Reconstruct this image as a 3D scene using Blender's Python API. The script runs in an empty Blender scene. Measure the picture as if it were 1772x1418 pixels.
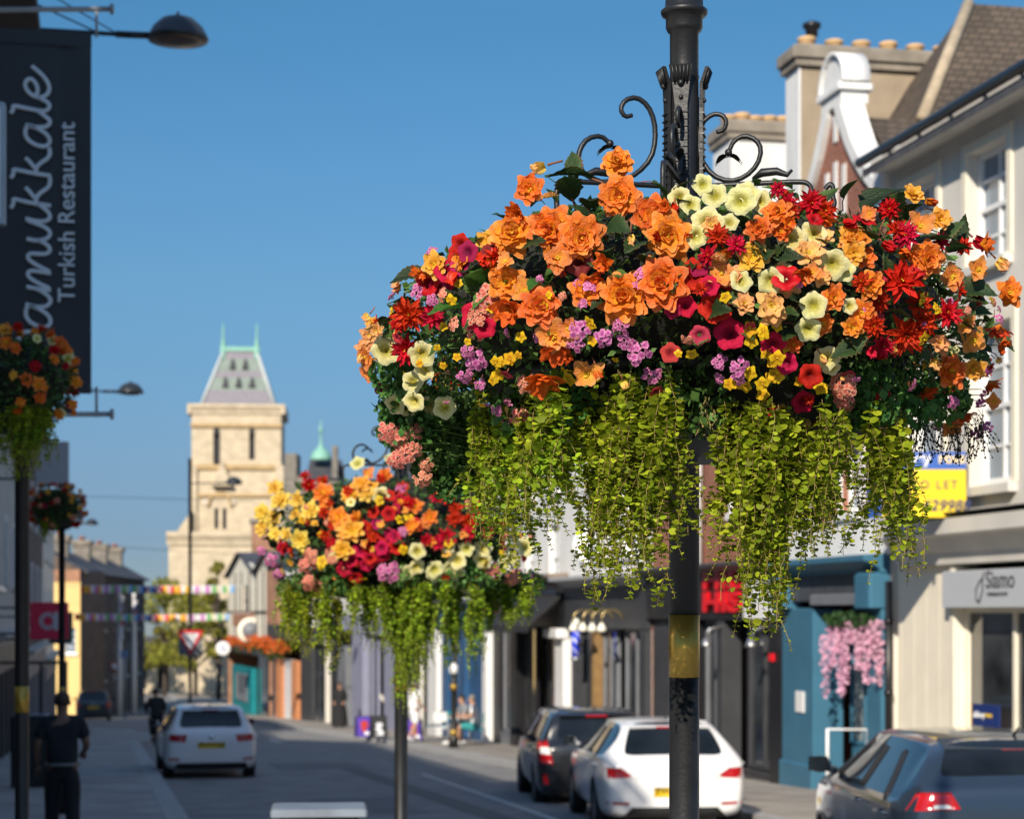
import bpy, bmesh, math, random
from mathutils import Vector, Matrix, Euler
from mathutils.bvhtree import BVHTree
R_ = math.radians
rnd = random.Random(11)
S = bpy.context.scene
COL = S.collection

# ------------------------------------------------------------------ camera
FPX, CX, HY, CAMH = 3445.0, 886.0, 1060.0, 1.67        # focal length in photo pixels, optical centre, horizon
YAW = math.atan((886 - 180) / FPX)
camd = bpy.data.cameras.new('camera'); cam = bpy.data.objects.new('camera', camd); COL.objects.link(cam)
cam.location = (0, 0, CAMH); cam.rotation_euler = (R_(90), 0, -YAW)
camd.sensor_width = 36; camd.lens = 36 * FPX / 1772; camd.shift_y = (HY - 709) / 1772
camd.clip_start = .1; camd.clip_end = 3000
camd.dof.use_dof = True; camd.dof.focus_distance = 4.75; camd.dof.aperture_fstop = 5.2; camd.dof.aperture_blades = 9
S.camera = cam
# ------------------------------------------------------------------ light
SUN_EL, SUN_AZ = 29.0, 29.0                             # light travels along (sin az, cos az)
w = bpy.data.worlds.new('World'); S.world = w; w.use_nodes = True
wn = w.node_tree.nodes; bg = wn['Background']
sky = wn.new('ShaderNodeTexSky'); sky.sky_type = 'NISHITA'; sky.sun_disc = False
sky.sun_elevation = R_(SUN_EL); sky.sun_rotation = R_(180 + SUN_AZ)
sky.air_density = 1.0; sky.dust_density = .0; sky.ozone_density = 5.0; sky.altitude = 0
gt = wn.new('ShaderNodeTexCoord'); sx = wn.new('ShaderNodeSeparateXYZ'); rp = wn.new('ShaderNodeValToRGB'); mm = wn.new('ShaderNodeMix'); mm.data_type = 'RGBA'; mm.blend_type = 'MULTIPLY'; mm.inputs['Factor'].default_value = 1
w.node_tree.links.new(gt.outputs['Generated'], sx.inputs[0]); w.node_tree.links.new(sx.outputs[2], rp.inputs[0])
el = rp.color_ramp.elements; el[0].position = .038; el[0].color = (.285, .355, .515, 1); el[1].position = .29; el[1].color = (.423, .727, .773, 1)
for ps, c in ((.075, (.36, .428, .538)), (.16, (.47, .63, .663)), (.215, (.47, .69, .745)), (.45, (1.1, 1.05, 1.0)), (.7, (2.5, 2.2, 1.85))): e = el.new(ps); e.color = (*c, 1)   # deeper blue towards the horizon; unseen upper sky brightened to lift the shade
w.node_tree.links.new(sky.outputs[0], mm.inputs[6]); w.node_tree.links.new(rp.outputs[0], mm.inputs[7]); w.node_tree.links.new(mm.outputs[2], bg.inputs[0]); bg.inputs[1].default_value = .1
sd = bpy.data.lights.new('sun', 'SUN'); sun = bpy.data.objects.new('sun', sd); COL.objects.link(sun)
sd.energy = 5.0; sd.angle = R_(.53); sd.color = (1, .9, .76)
dv = Vector((math.sin(R_(SUN_AZ)) * math.cos(R_(SUN_EL)), math.cos(R_(SUN_AZ)) * math.cos(R_(SUN_EL)), -math.sin(R_(SUN_EL))))
sun.rotation_euler = dv.to_track_quat('-Z', 'Y').to_euler(); sun.location = (-20, -40, 40)
S.view_settings.view_transform = 'Standard'; S.view_settings.look = 'None'; S.view_settings.exposure = .27; S.view_settings.gamma = 1
S.render.engine = 'CYCLES'
S.cycles.use_denoising = True; S.cycles.max_bounces = 8; S.cycles.transparent_max_bounces = 12
S.cycles.sample_clamp_indirect = 6

# ------------------------------------------------------------------ measuring: photo pixel -> point in the place
FW = Vector((math.sin(YAW), math.cos(YAW), 0)); RT = Vector((math.cos(YAW), -math.sin(YAW), 0))
CAM = Vector((0, 0, CAMH))
def ray(px, py): return FW + RT * ((px - CX) / FPX) + Vector((0, 0, -(py - HY) / FPX))
def at(px, py, D): return CAM + ray(px, py) * D
def gz(y):                                              # the street runs downhill away from the camera
    if y < 125: return -.037 * y
    return -.037 * 125 - .012 * min(y - 125, 60)

# ------------------------------------------------------------------ materials
MATS = {}
def ntree(name):
    m = bpy.data.materials.new(name); m.use_nodes = True
    return m, m.node_tree.nodes, m.node_tree.links, m.node_tree.nodes['Principled BSDF']
def M(name, col, rough=.6, var=.12, scale=6, bump=0, metal=0, coat=0, spec=.5, bscale=None, stretch=None):
    if name in MATS: return MATS[name]
    m, n, l, b = ntree(name)
    tc = n.new('ShaderNodeTexCoord'); nz = n.new('ShaderNodeTexNoise')
    nz.inputs['Scale'].default_value = scale; nz.inputs['Detail'].default_value = 6
    src = tc.outputs['Object']
    if stretch:
        mp = n.new('ShaderNodeMapping'); mp.inputs['Scale'].default_value = stretch
        l.new(src, mp.inputs[0]); src = mp.outputs[0]
    l.new(src, nz.inputs['Vector'])
    mr = n.new('ShaderNodeMapRange'); mr.inputs[1].default_value = .3; mr.inputs[2].default_value = .7
    mr.inputs[3].default_value = 1 - var; mr.inputs[4].default_value = 1 + var
    l.new(nz.outputs['Fac'], mr.inputs[0])
    hv = n.new('ShaderNodeHueSaturation'); hv.inputs['Color'].default_value = (*col, 1)
    l.new(mr.outputs[0], hv.inputs['Value']); l.new(hv.outputs[0], b.inputs['Base Color'])
    b.inputs['Roughness'].default_value = rough; b.inputs['Metallic'].default_value = metal
    b.inputs['Coat Weight'].default_value = coat; b.inputs['Coat Roughness'].default_value = .04
    b.inputs['Specular IOR Level'].default_value = spec
    if bump:
        bz = n.new('ShaderNodeTexNoise'); bz.inputs['Scale'].default_value = bscale or scale * 6; bz.inputs['Detail'].default_value = 5
        l.new(src, bz.inputs['Vector'])
        bp = n.new('ShaderNodeBump'); bp.inputs['Strength'].default_value = bump; bp.inputs['Distance'].default_value = .02
        l.new(bz.outputs['Fac'], bp.inputs['Height']); l.new(bp.outputs[0], b.inputs['Normal'])
    MATS[name] = m; return m
def Mbrick(name, c1, c2, mortar, bw=.23, bh=.075, ms=.012, rough=.85, off=.5, bump=.5, axis='xz', nv=1.0):
    if name in MATS: return MATS[name]
    m, n, l, b = ntree(name)
    tc = n.new('ShaderNodeTexCoord'); sp = n.new('ShaderNodeSeparateXYZ'); cb = n.new('ShaderNodeCombineXYZ'); ad = n.new('ShaderNodeMath')
    l.new(tc.outputs['Object'], sp.inputs[0]); l.new(sp.outputs[0], ad.inputs[0]); l.new(sp.outputs[1], ad.inputs[1])
    l.new(ad.outputs[0], cb.inputs[0]); l.new(sp.outputs[2 if axis == 'xz' else 1], cb.inputs[1])
    br = n.new('ShaderNodeTexBrick'); br.offset = off
    br.inputs['Scale'].default_value = 1; br.inputs['Brick Width'].default_value = bw; br.inputs['Row Height'].default_value = bh
    br.inputs['Mortar Size'].default_value = ms; br.inputs['Color1'].default_value = (*c1, 1); br.inputs['Color2'].default_value = (*c2, 1); br.inputs['Mortar'].default_value = (*mortar, 1)
    l.new(cb.outputs[0], br.inputs['Vector'])
    nz = n.new('ShaderNodeTexNoise'); nz.inputs['Scale'].default_value = 1.2; nz.inputs['Detail'].default_value = 6; l.new(tc.outputs['Object'], nz.inputs['Vector'])
    mr = n.new('ShaderNodeMapRange'); mr.inputs[1].default_value = .3; mr.inputs[2].default_value = .7; mr.inputs[3].default_value = 1 - .28 * nv; mr.inputs[4].default_value = 1 + .25 * nv
    l.new(nz.outputs['Fac'], mr.inputs[0])
    hv = n.new('ShaderNodeHueSaturation'); l.new(br.outputs['Color'], hv.inputs['Color']); l.new(mr.outputs[0], hv.inputs['Value'])
    l.new(hv.outputs[0], b.inputs['Base Color']); b.inputs['Roughness'].default_value = rough
    bp = n.new('ShaderNodeBump'); bp.inputs['Strength'].default_value = bump; bp.inputs['Distance'].default_value = .01; bp.invert = True
    l.new(br.outputs['Fac'], bp.inputs['Height']); l.new(bp.outputs[0], b.inputs['Normal'])
    MATS[name] = m; return m
def Mplant(name, c0, c1, trans=.3, rough=.55, mid=.5, rv=.1, hv_=.012, vein=0, spec=.22, c2=None, edge=.3):
    """petal or leaf: pigment runs from c0 at the base to c1 at the tip (attribute g), each object a little different"""
    if name in MATS: return MATS[name]
    m, n, l, b = ntree(name)
    at_ = n.new('ShaderNodeAttribute'); at_.attribute_name = 'g'
    cr = n.new('ShaderNodeValToRGB'); e = cr.color_ramp.elements
    e[0].position = max(0, mid - edge); e[0].color = (*c0, 1); e[1].position = min(1, mid + edge); e[1].color = (*c1, 1)
    if c2: q = e.new(.97); q.color = (*c2, 1)
    tc = n.new('ShaderNodeTexCoord'); vz = n.new('ShaderNodeTexNoise'); vz.inputs['Scale'].default_value = 7; vz.inputs['Detail'].default_value = 3; l.new(tc.outputs['Object'], vz.inputs['Vector'])
    ma = n.new('ShaderNodeMath'); ma.operation = 'MULTIPLY_ADD'; ma.inputs[1].default_value = .5; ma.inputs[2].default_value = -.25; l.new(vz.outputs['Fac'], ma.inputs[0])
    mg = n.new('ShaderNodeMath'); mg.operation = 'ADD'; l.new(at_.outputs['Fac'], mg.inputs[0]); l.new(ma.outputs[0], mg.inputs[1]); l.new(mg.outputs[0], cr.inputs[0])
    bz = n.new('ShaderNodeTexNoise'); bz.inputs['Scale'].default_value = 22; bz.inputs['Detail'].default_value = 3; l.new(tc.outputs['Object'], bz.inputs['Vector'])
    bp = n.new('ShaderNodeBump'); bp.inputs['Strength'].default_value = .35; bp.inputs['Distance'].default_value = .02; l.new(bz.outputs['Fac'], bp.inputs['Height']); l.new(bp.outputs[0], b.inputs['Normal'])
    oi = n.new('ShaderNodeObjectInfo'); ge = n.new('ShaderNodeNewGeometry')
    addr = n.new('ShaderNodeMath'); addr.operation = 'ADD'; l.new(oi.outputs['Random'], addr.inputs[0]); l.new(ge.outputs['Random Per Island'], addr.inputs[1])
    fr = n.new('ShaderNodeMath'); fr.operation = 'FRACT'; l.new(addr.outputs[0], fr.inputs[0])
    m1 = n.new('ShaderNodeMapRange'); m1.inputs[3].default_value = 1 - rv * 1.6; m1.inputs[4].default_value = 1 + rv; l.new(fr.outputs[0], m1.inputs[0])
    m2 = n.new('ShaderNodeMapRange'); m2.inputs[3].default_value = .5 - hv_; m2.inputs[4].default_value = .5 + hv_; l.new(oi.outputs['Random'], m2.inputs[0])
    hv = n.new('ShaderNodeHueSaturation'); l.new(cr.outputs[0], hv.inputs['Color']); l.new(m1.outputs[0], hv.inputs['Value']); l.new(m2.outputs[0], hv.inputs['Hue'])
    nz = n.new('ShaderNodeTexNoise'); nz.inputs['Scale'].default_value = 9; nz.inputs['Detail'].default_value = 4
    l.new(tc.outputs['Object'], nz.inputs['Vector'])
    m3 = n.new('ShaderNodeMapRange'); m3.inputs[1].default_value = .3; m3.inputs[2].default_value = .7; m3.inputs[3].default_value = .86; m3.inputs[4].default_value = 1.1; l.new(nz.outputs['Fac'], m3.inputs[0])
    mx = n.new('ShaderNodeMix'); mx.data_type = 'RGBA'; mx.blend_type = 'MULTIPLY'; mx.inputs['Factor'].default_value = 1
    l.new(hv.outputs[0], mx.inputs[6]); l.new(m3.outputs[0], mx.inputs[7])
    l.new(mx.outputs[2], b.inputs['Base Color']); b.inputs['Roughness'].default_value = rough; b.inputs['Specular IOR Level'].default_value = spec
    tr = n.new('ShaderNodeBsdfTranslucent'); l.new(mx.outputs[2], tr.inputs[0])
    ms = n.new('ShaderNodeMixShader'); ms.inputs[0].default_value = trans
    l.new(b.outputs[0], ms.inputs[1]); l.new(tr.outputs[0], ms.inputs[2]); l.new(ms.outputs[0], n['Material Output'].inputs[0])
    MATS[name] = m; return m
def Mglass(name, tint=(.02, .025, .03), rough=.04, spec=.8, var=.2):
    return M(name, tint, rough, var, 1.3, spec=spec, coat=.3)

# ------------------------------------------------------------------ mesh builder
class MB:
    def __init__(s): s.v = []; s.f = []; s.mi = []; s.g = []; s.fl = []
    def add(s, vs, fs, mi=0, g=0, flat=False):
        o = len(s.v); s.v += [tuple(p) for p in vs]
        s.g += list(g) if hasattr(g, '__len__') else [g] * len(vs)
        for f in fs: s.f.append(tuple(i + o for i in f)); s.mi.append(mi); s.fl.append(flat)
        return s
    def app(s, o, mat, mo=0):
        k = len(s.v); s.v += [tuple(mat @ Vector(p)) for p in o.v]; s.g += o.g
        s.f += [tuple(i + k for i in f) for f in o.f]; s.mi += [i + mo for i in o.mi]; s.fl += o.fl
    def quad(s, a, b, c, d, mi=0): return s.add([a, b, c, d], [(0, 1, 2, 3)], mi, flat=True)
    def box(s, x0, x1, y0, y1, z0, z1, mi=0, mat=None):
        vs = [(x, y, z) for z in (z0, z1) for y in (y0, y1) for x in (x0, x1)]
        if mat: vs = [mat @ Vector(v) for v in vs]
        return s.add(vs, [(0, 2, 3, 1), (4, 5, 7, 6), (0, 1, 5, 4), (2, 6, 7, 3), (0, 4, 6, 2), (1, 3, 7, 5)], mi, flat=True)
    def bev(s, x0, x1, y0, y1, z0, z1, c=.01, mi=0):
        """box with chamfered vertical and top edges"""
        pl = [(x0 + c, y0), (x1 - c, y0), (x1, y0 + c), (x1, y1 - c), (x1 - c, y1), (x0 + c, y1), (x0, y1 - c), (x0, y0 + c)]
        cx, cy = (x0 + x1) / 2, (y0 + y1) / 2
        ins = [(x + (c if x < cx else -c), y + (c if y < cy else -c)) for x, y in pl]
        vs = [(x, y, z0) for x, y in pl] + [(x, y, z1 - c) for x, y in pl] + [(x, y, z1) for x, y in ins]
        fs = [(i, (i + 1) % 8, 8 + (i + 1) % 8, 8 + i) for i in range(8)] + [(8 + i, 8 + (i + 1) % 8, 16 + (i + 1) % 8, 16 + i) for i in range(8)]
        return s.add(vs, fs + [tuple(range(16, 24)), tuple(range(7, -1, -1))], mi, flat=True)
    def prism(s, poly, a0, a1, plane='xz', mi=0):
        """polygon extruded between a0 and a1 along the axis left over"""
        def P(u, v, a): return {'xz': (u, a, v), 'xy': (u, v, a), 'yz': (a, u, v)}[plane]
        n = len(poly); vs = [P(u, v, a0) for u, v in poly] + [P(u, v, a1) for u, v in poly]
        return s.add(vs, [tuple(range(n)), tuple(range(2 * n - 1, n - 1, -1))] + [(i, n + i, n + (i + 1) % n, (i + 1) % n) for i in range(n)], mi, flat=True)
    def tube(s, pts, r, n=8, mi=0, g=0, cap=True, sq=None):
        pts = [Vector(p) for p in pts]; m = len(pts)
        if not hasattr(r, '__len__'): r = [r] * m
        vs = []; up = None
        for i, p in enumerate(pts):
            t = (pts[min(i + 1, m - 1)] - pts[max(i - 1, 0)]).normalized()
            if up is None: up = t.orthogonal().normalized() if sq is None else Vector(sq)
            a = t.cross(up)
            if a.length < 1e-5: a = t.orthogonal()
            a.normalize(); b = a.cross(t).normalized(); up = b
            for k in range(n):
                q = 2 * math.pi * (k + .5) / n; vs.append(p + (a * math.cos(q) + b * math.sin(q)) * r[i])
        fs = [(i * n + k, i * n + (k + 1) % n, (i + 1) * n + (k + 1) % n, (i + 1) * n + k) for i in range(m - 1) for k in range(n)]
        if cap: fs += [tuple(range(n - 1, -1, -1)), tuple((m - 1) * n + k for k in range(n))]
        return s.add(vs, fs, mi, g)
    def lathe(s, prof, n=24, c=(0, 0, 0), mi=0, cap=True, g=0, lobes=None):
        vs = []
        for r, z in prof:
            for k in range(n):
                q = 2 * math.pi * k / n; vs.append((c[0] + r * math.cos(q), c[1] + r * math.sin(q), c[2] + z))
        m = len(prof); fs = [(i * n + k, i * n + (k + 1) % n, (i + 1) * n + (k + 1) % n, (i + 1) * n + k) for i in range(m - 1) for k in range(n)]
        if cap: fs += [tuple(range(n - 1, -1, -1)), tuple((m - 1) * n + k for k in range(n))]
        return s.add(vs, fs, mi, g)
    def ball(s, c, r, n=10, mi=0, sc=(1, 1, 1), g=0):
        m = n // 2 + 1; vs = []; fs = []
        for i in range(m + 1):
            th = math.pi * i / m
            for k in range(n):
                q = 2 * math.pi * k / n
                vs.append((c[0] + r * sc[0] * math.sin(th) * math.cos(q), c[1] + r * sc[1] * math.sin(th) * math.sin(q), c[2] - r * sc[2] * math.cos(th)))
        fs = [(i * n + k, i * n + (k + 1) % n, (i + 1) * n + (k + 1) % n, (i + 1) * n + k) for i in range(m) for k in range(n)]
        return s.add(vs, fs, mi, g)
    def mesh(s, name, mats, smooth=True):
        me = bpy.data.meshes.new(name); me.from_pydata(s.v, [], s.f)
        mats = mats if isinstance(mats, (list, tuple)) else [mats]
        for m in mats: me.materials.append(m)
        me.polygons.foreach_set('material_index', s.mi)
        me.polygons.foreach_set('use_smooth', [smooth and not f for f in s.fl])
        if any(s.g): at_ = me.attributes.new('g', 'FLOAT', 'POINT'); at_.data.foreach_set('value', s.g)
        me.update(); return me
    def build(s, name, mats, parent=None, loc=None, smooth=True):
        o = bpy.data.objects.new(name, s.mesh(name, mats, smooth)); COL.objects.link(o)
        if parent is not None: o.parent = parent
        if loc is not None: o.location = loc
        return o
def tag(o, label=None, cat=None, group=None, kind=None):
    if label: o['label'] = label
    if cat: o['category'] = cat
    if group: o['group'] = group
    if kind: o['kind'] = kind
    return o
def thing(name, label, cat, loc=(0, 0, 0), rz=0, group=None):
    o = bpy.data.objects.new(name, None); COL.objects.link(o); o.empty_display_size = .2
    o.location = loc; o.rotation_euler = (0, 0, rz)
    return tag(o, label, cat, group)
def inst(name, me, parent, mat=None, loc=None, rot=None, sc=None):
    o = bpy.data.objects.new(name, me); COL.objects.link(o)
    if parent is not None: o.parent = parent
    if mat is not None: o.matrix_basis = mat
    if loc is not None: o.location = loc
    if rot is not None: o.rotation_euler = rot
    if sc is not None: o.scale = (sc,) * 3 if not hasattr(sc, '__len__') else sc
    return o
def copy_tree(o, parent=None):
    c = o.copy(); COL.objects.link(c)
    if parent is not None: c.parent = parent
    for ch in list(o.children): copy_tree(ch, c)
    return c
def textmesh(name, s, size, mat, parent, mtx, extrude=.004, shear=0, align='LEFT', space=1.0, bold=0):
    cu = bpy.data.curves.new('lettering', 'FONT'); cu.body = s; cu.size = size; cu.extrude = extrude; cu.shear = shear
    cu.align_x = align; cu.align_y = 'BOTTOM'; cu.space_character = space; cu.offset = bold
    t = bpy.data.objects.new('lettering', cu); COL.objects.link(t)
    dg = bpy.context.evaluated_depsgraph_get(); me = bpy.data.meshes.new_from_object(t.evaluated_get(dg))
    bpy.data.objects.remove(t); me.materials.clear(); me.materials.append(mat)
    o = bpy.data.objects.new(name, me); COL.objects.link(o); o.parent = parent; o.matrix_basis = mtx
    return o
def frame(o, x, y): # matrix from origin and two axes
    x = Vector(x).normalized(); y = Vector(y).normalized(); z = x.cross(y)
    m = Matrix((x, y, z)).transposed().to_4x4(); m.translation = Vector(o); return m
# ------------------------------------------------------------------ ground, road, pavements (structure)
asphalt = M('asphalt', (.215, .21, .205), .85, .25, 1.5, .4, bscale=60)
asphalt_old = M('patched asphalt', (.15, .15, .15), .85, .2, 2, .4, bscale=60)
paving = Mbrick('paving slabs', (.34, .335, .325), (.29, .285, .275), (.19, .19, .185), .6, .45, .01, .85, axis='xy', bump=.3)
granite = M('granite kerb', (.34, .34, .34), .8, .2, 9, .3)
earth = M('ground', (.1, .1, .095), .9, .2, .3)
paint_w = M('road paint', (.55, .55, .53), .7, .15, 6)
YS = [-30] + list(range(-10, 125, 5)) + [125, 135, 150, 170, 185, 260, 600]
def strip(name, xl, xr, mat, dz, kind='structure', ys=None, thick=0):
    """a sheet between two edges given as functions of y, following the fall of the street"""
    mb = MB(); ys = ys or YS; n = len(ys); vs = []
    for y in ys: vs += [(xl(y), y, gz(y) + dz), (xr(y), y, gz(y) + dz)]
    fs = [(2 * i, 2 * i + 1, 2 * i + 3, 2 * i + 2) for i in range(n - 1)]
    if thick:
        for y in ys: vs += [(xl(y), y, gz(y) + dz - thick), (xr(y), y, gz(y) + dz - thick)]
        k = 2 * n
        for i in range(n - 1):
            fs += [(2 * i, 2 * i + 2, k + 2 * i + 2, k + 2 * i), (2 * i + 1, k + 2 * i + 1, k + 2 * i + 3, 2 * i + 3)]
        fs += [(0, k, k + 1, 1), (2 * n - 2, 2 * n - 1, k + 2 * n - 1, k + 2 * n - 2)]
    o = mb.add(vs, fs, flat=True).build(name, mat); tag(o, kind=kind); return o
def pl(pts):
    def f(y):
        if y <= pts[0][0]: return pts[0][1]
        for (a, p), (b, q) in zip(pts, pts[1:]):
            if y <= b: return p + (q - p) * (y - a) / (b - a)
        return pts[-1][1]
    return f
strip('ground', lambda y: -400, lambda y: 400, earth, -.16)
LK = pl([(18, 2.6), (23, 1.0), (62, 1.0), (65, 3.5), (71, 3.5), (74, 1.2), (78, 1.0), (86, -1.3), (125, -1.5)])
RK = pl([(8, 7.3), (25, 8.15), (40, 8.6), (58, 8.55), (82, 7.6), (128, 5.7), (200, 5.0)])
RF = pl([(60, 10.9), (128, 8.0), (200, 6)])
Y2 = sorted(set(YS[1:-3] + [18, 23, 62, 65, 71, 74, 78, 86, 58, 82, 128]))
road = strip('road', lambda y: LK(y) - .05, lambda y: RK(y) - .1, asphalt, -.1, ys=Y2)
strip('pavement', lambda y: -9, lambda y: LK(y) - .25, paving, .02, ys=Y2, thick=.12)
strip('kerb', lambda y: LK(y) - .25, lambda y: LK(y) + .04, granite, .024, ys=Y2, thick=.15)
paving_w = Mbrick('warm paving slabs', (.33, .295, .25), (.28, .25, .215), (.16, .145, .125), .6, .45, .01, .85, axis='xy', bump=.3)
strip('pavement', lambda y: RK(y) + .05, lambda y: RF(y) + 1, paving_w, .02, ys=Y2, thick=.12)
strip('kerb', lambda y: RK(y) - .16, lambda y: RK(y) + .05, granite, .024, ys=Y2, thick=.15)
strip('road_marking', lambda y: 2.6 + .02 * y, lambda y: 2.9 + .02 * y, paint_w, -.093, ys=[58, 60, 62])
strip('road_marking', lambda y: 5.3, lambda y: 5.42, paint_w, -.093, ys=[62, 66])
strip('road_marking', lambda y: 5.3, lambda y: 5.42, paint_w, -.093, ys=[72, 76])
strip('road_marking', lambda y: RK(y) - 2.45, lambda y: RK(y) - 2.36, paint_w, -.094, ys=[21, 27, 33, 39])
strip('road_patch', lambda y: 3.1, lambda y: 4.4, asphalt_old, -.0955, ys=[27, 31])
strip('road_patch', lambda y: 3.6, lambda y: 5.5, asphalt_old, -.0955, ys=[42, 45.5])
strip('road_patch', lambda y: 4.9, lambda y: 5.3, M('tar seam', (.07, .07, .07), .7, .1), -.0952, ys=[22, 30, 41.9])

# ------------------------------------------------------------------ buildings
white_r = M('white render', (.74, .735, .71), .8, .12, 2.2, .15, bscale=40, stretch=(1, 1, .3))
cream_r = M('cream paint', (.84, .77, .62), .6, .05, 2)
grey_r = M('grey cream render', (.64, .61, .55), .85, .09, 1.6, .12, bscale=40, stretch=(1, 1, .35))
cream_w = M('cream surround', (.78, .72, .58), .6, .05, 3)
white_p = M('white gloss paint', (.8, .8, .79), .35, .04, 3)
slate = Mbrick('roof slates', (.06, .062, .07), (.085, .085, .092), (.03, .03, .035), .28, .22, .01, .7, bump=1)
tiles_b = Mbrick('brown clay tiles', (.125, .092, .066), (.085, .064, .047), (.035, .028, .022), .2, .12, .012, .85, bump=1)
tiles_r = Mbrick('red clay tiles', (.14, .06, .04), (.09, .045, .035), (.04, .02, .02), .2, .12, .012, .85, bump=1)
brick_r = Mbrick('red brick', (.34, .1, .05), (.27, .075, .04), (.3, .2, .15))
brick_o = Mbrick('orange brick', (.42, .17, .08), (.34, .13, .06), (.35, .25, .18))
brick_b = Mbrick('brown brick', (.14, .09, .065), (.1, .065, .05), (.15, .12, .1))
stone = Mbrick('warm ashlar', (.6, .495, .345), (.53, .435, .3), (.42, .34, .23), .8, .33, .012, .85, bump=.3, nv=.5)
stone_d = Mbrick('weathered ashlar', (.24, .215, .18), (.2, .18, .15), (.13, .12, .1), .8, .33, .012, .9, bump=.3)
black_p = M('black gloss paint', (.012, .012, .014), .35, .15, 3)
char_p = M('charcoal paint', (.045, .047, .052), .45, .15, 2)
grey_p = M('grey paint', (.17, .18, .2), .5, .1, 2)
blue_p = M('petrol blue paint', (.045, .15, .235), .45, .08, 2)
navy_p = M('deep blue paint', (.022, .085, .2), .45, .1, 2)
lav_p = M('lavender grey paint', (.25, .26, .36), .5, .08, 2)
teal_p = M('teal paint', (.005, .2, .23), .45, .1, 2)
metal_g = M('galvanised steel', (.33, .34, .35), .4, .1, 5, metal=.7)
iron = M('black iron', (.010, .0105, .0115), .45, .3, 14, .07, bscale=90)
glass_d = Mglass('shop glass', (.035, .04, .044), .05, .8, .85); glass_s = Mglass('sash glass', (.1, .16, .23), .03, 1)  # sash tint has the blue of reflected sky put into its colour
concrete = M('weathered cement', (.25, .215, .17), .9, .25, 2.5, .3)
cement_b = M('brown cement render', (.33, .26, .18), .9, .15, 2, .25)
terra = M('buff terracotta', (.62, .4, .2), .8, .15, 5); terra_r = M('red terracotta', (.4, .12, .07), .8, .15, 5)
lead = M('dark lead', (.05, .052, .06), .6, .15, 4)
timber = M('dark timber', (.04, .028, .02), .7, .25, 5)

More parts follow.
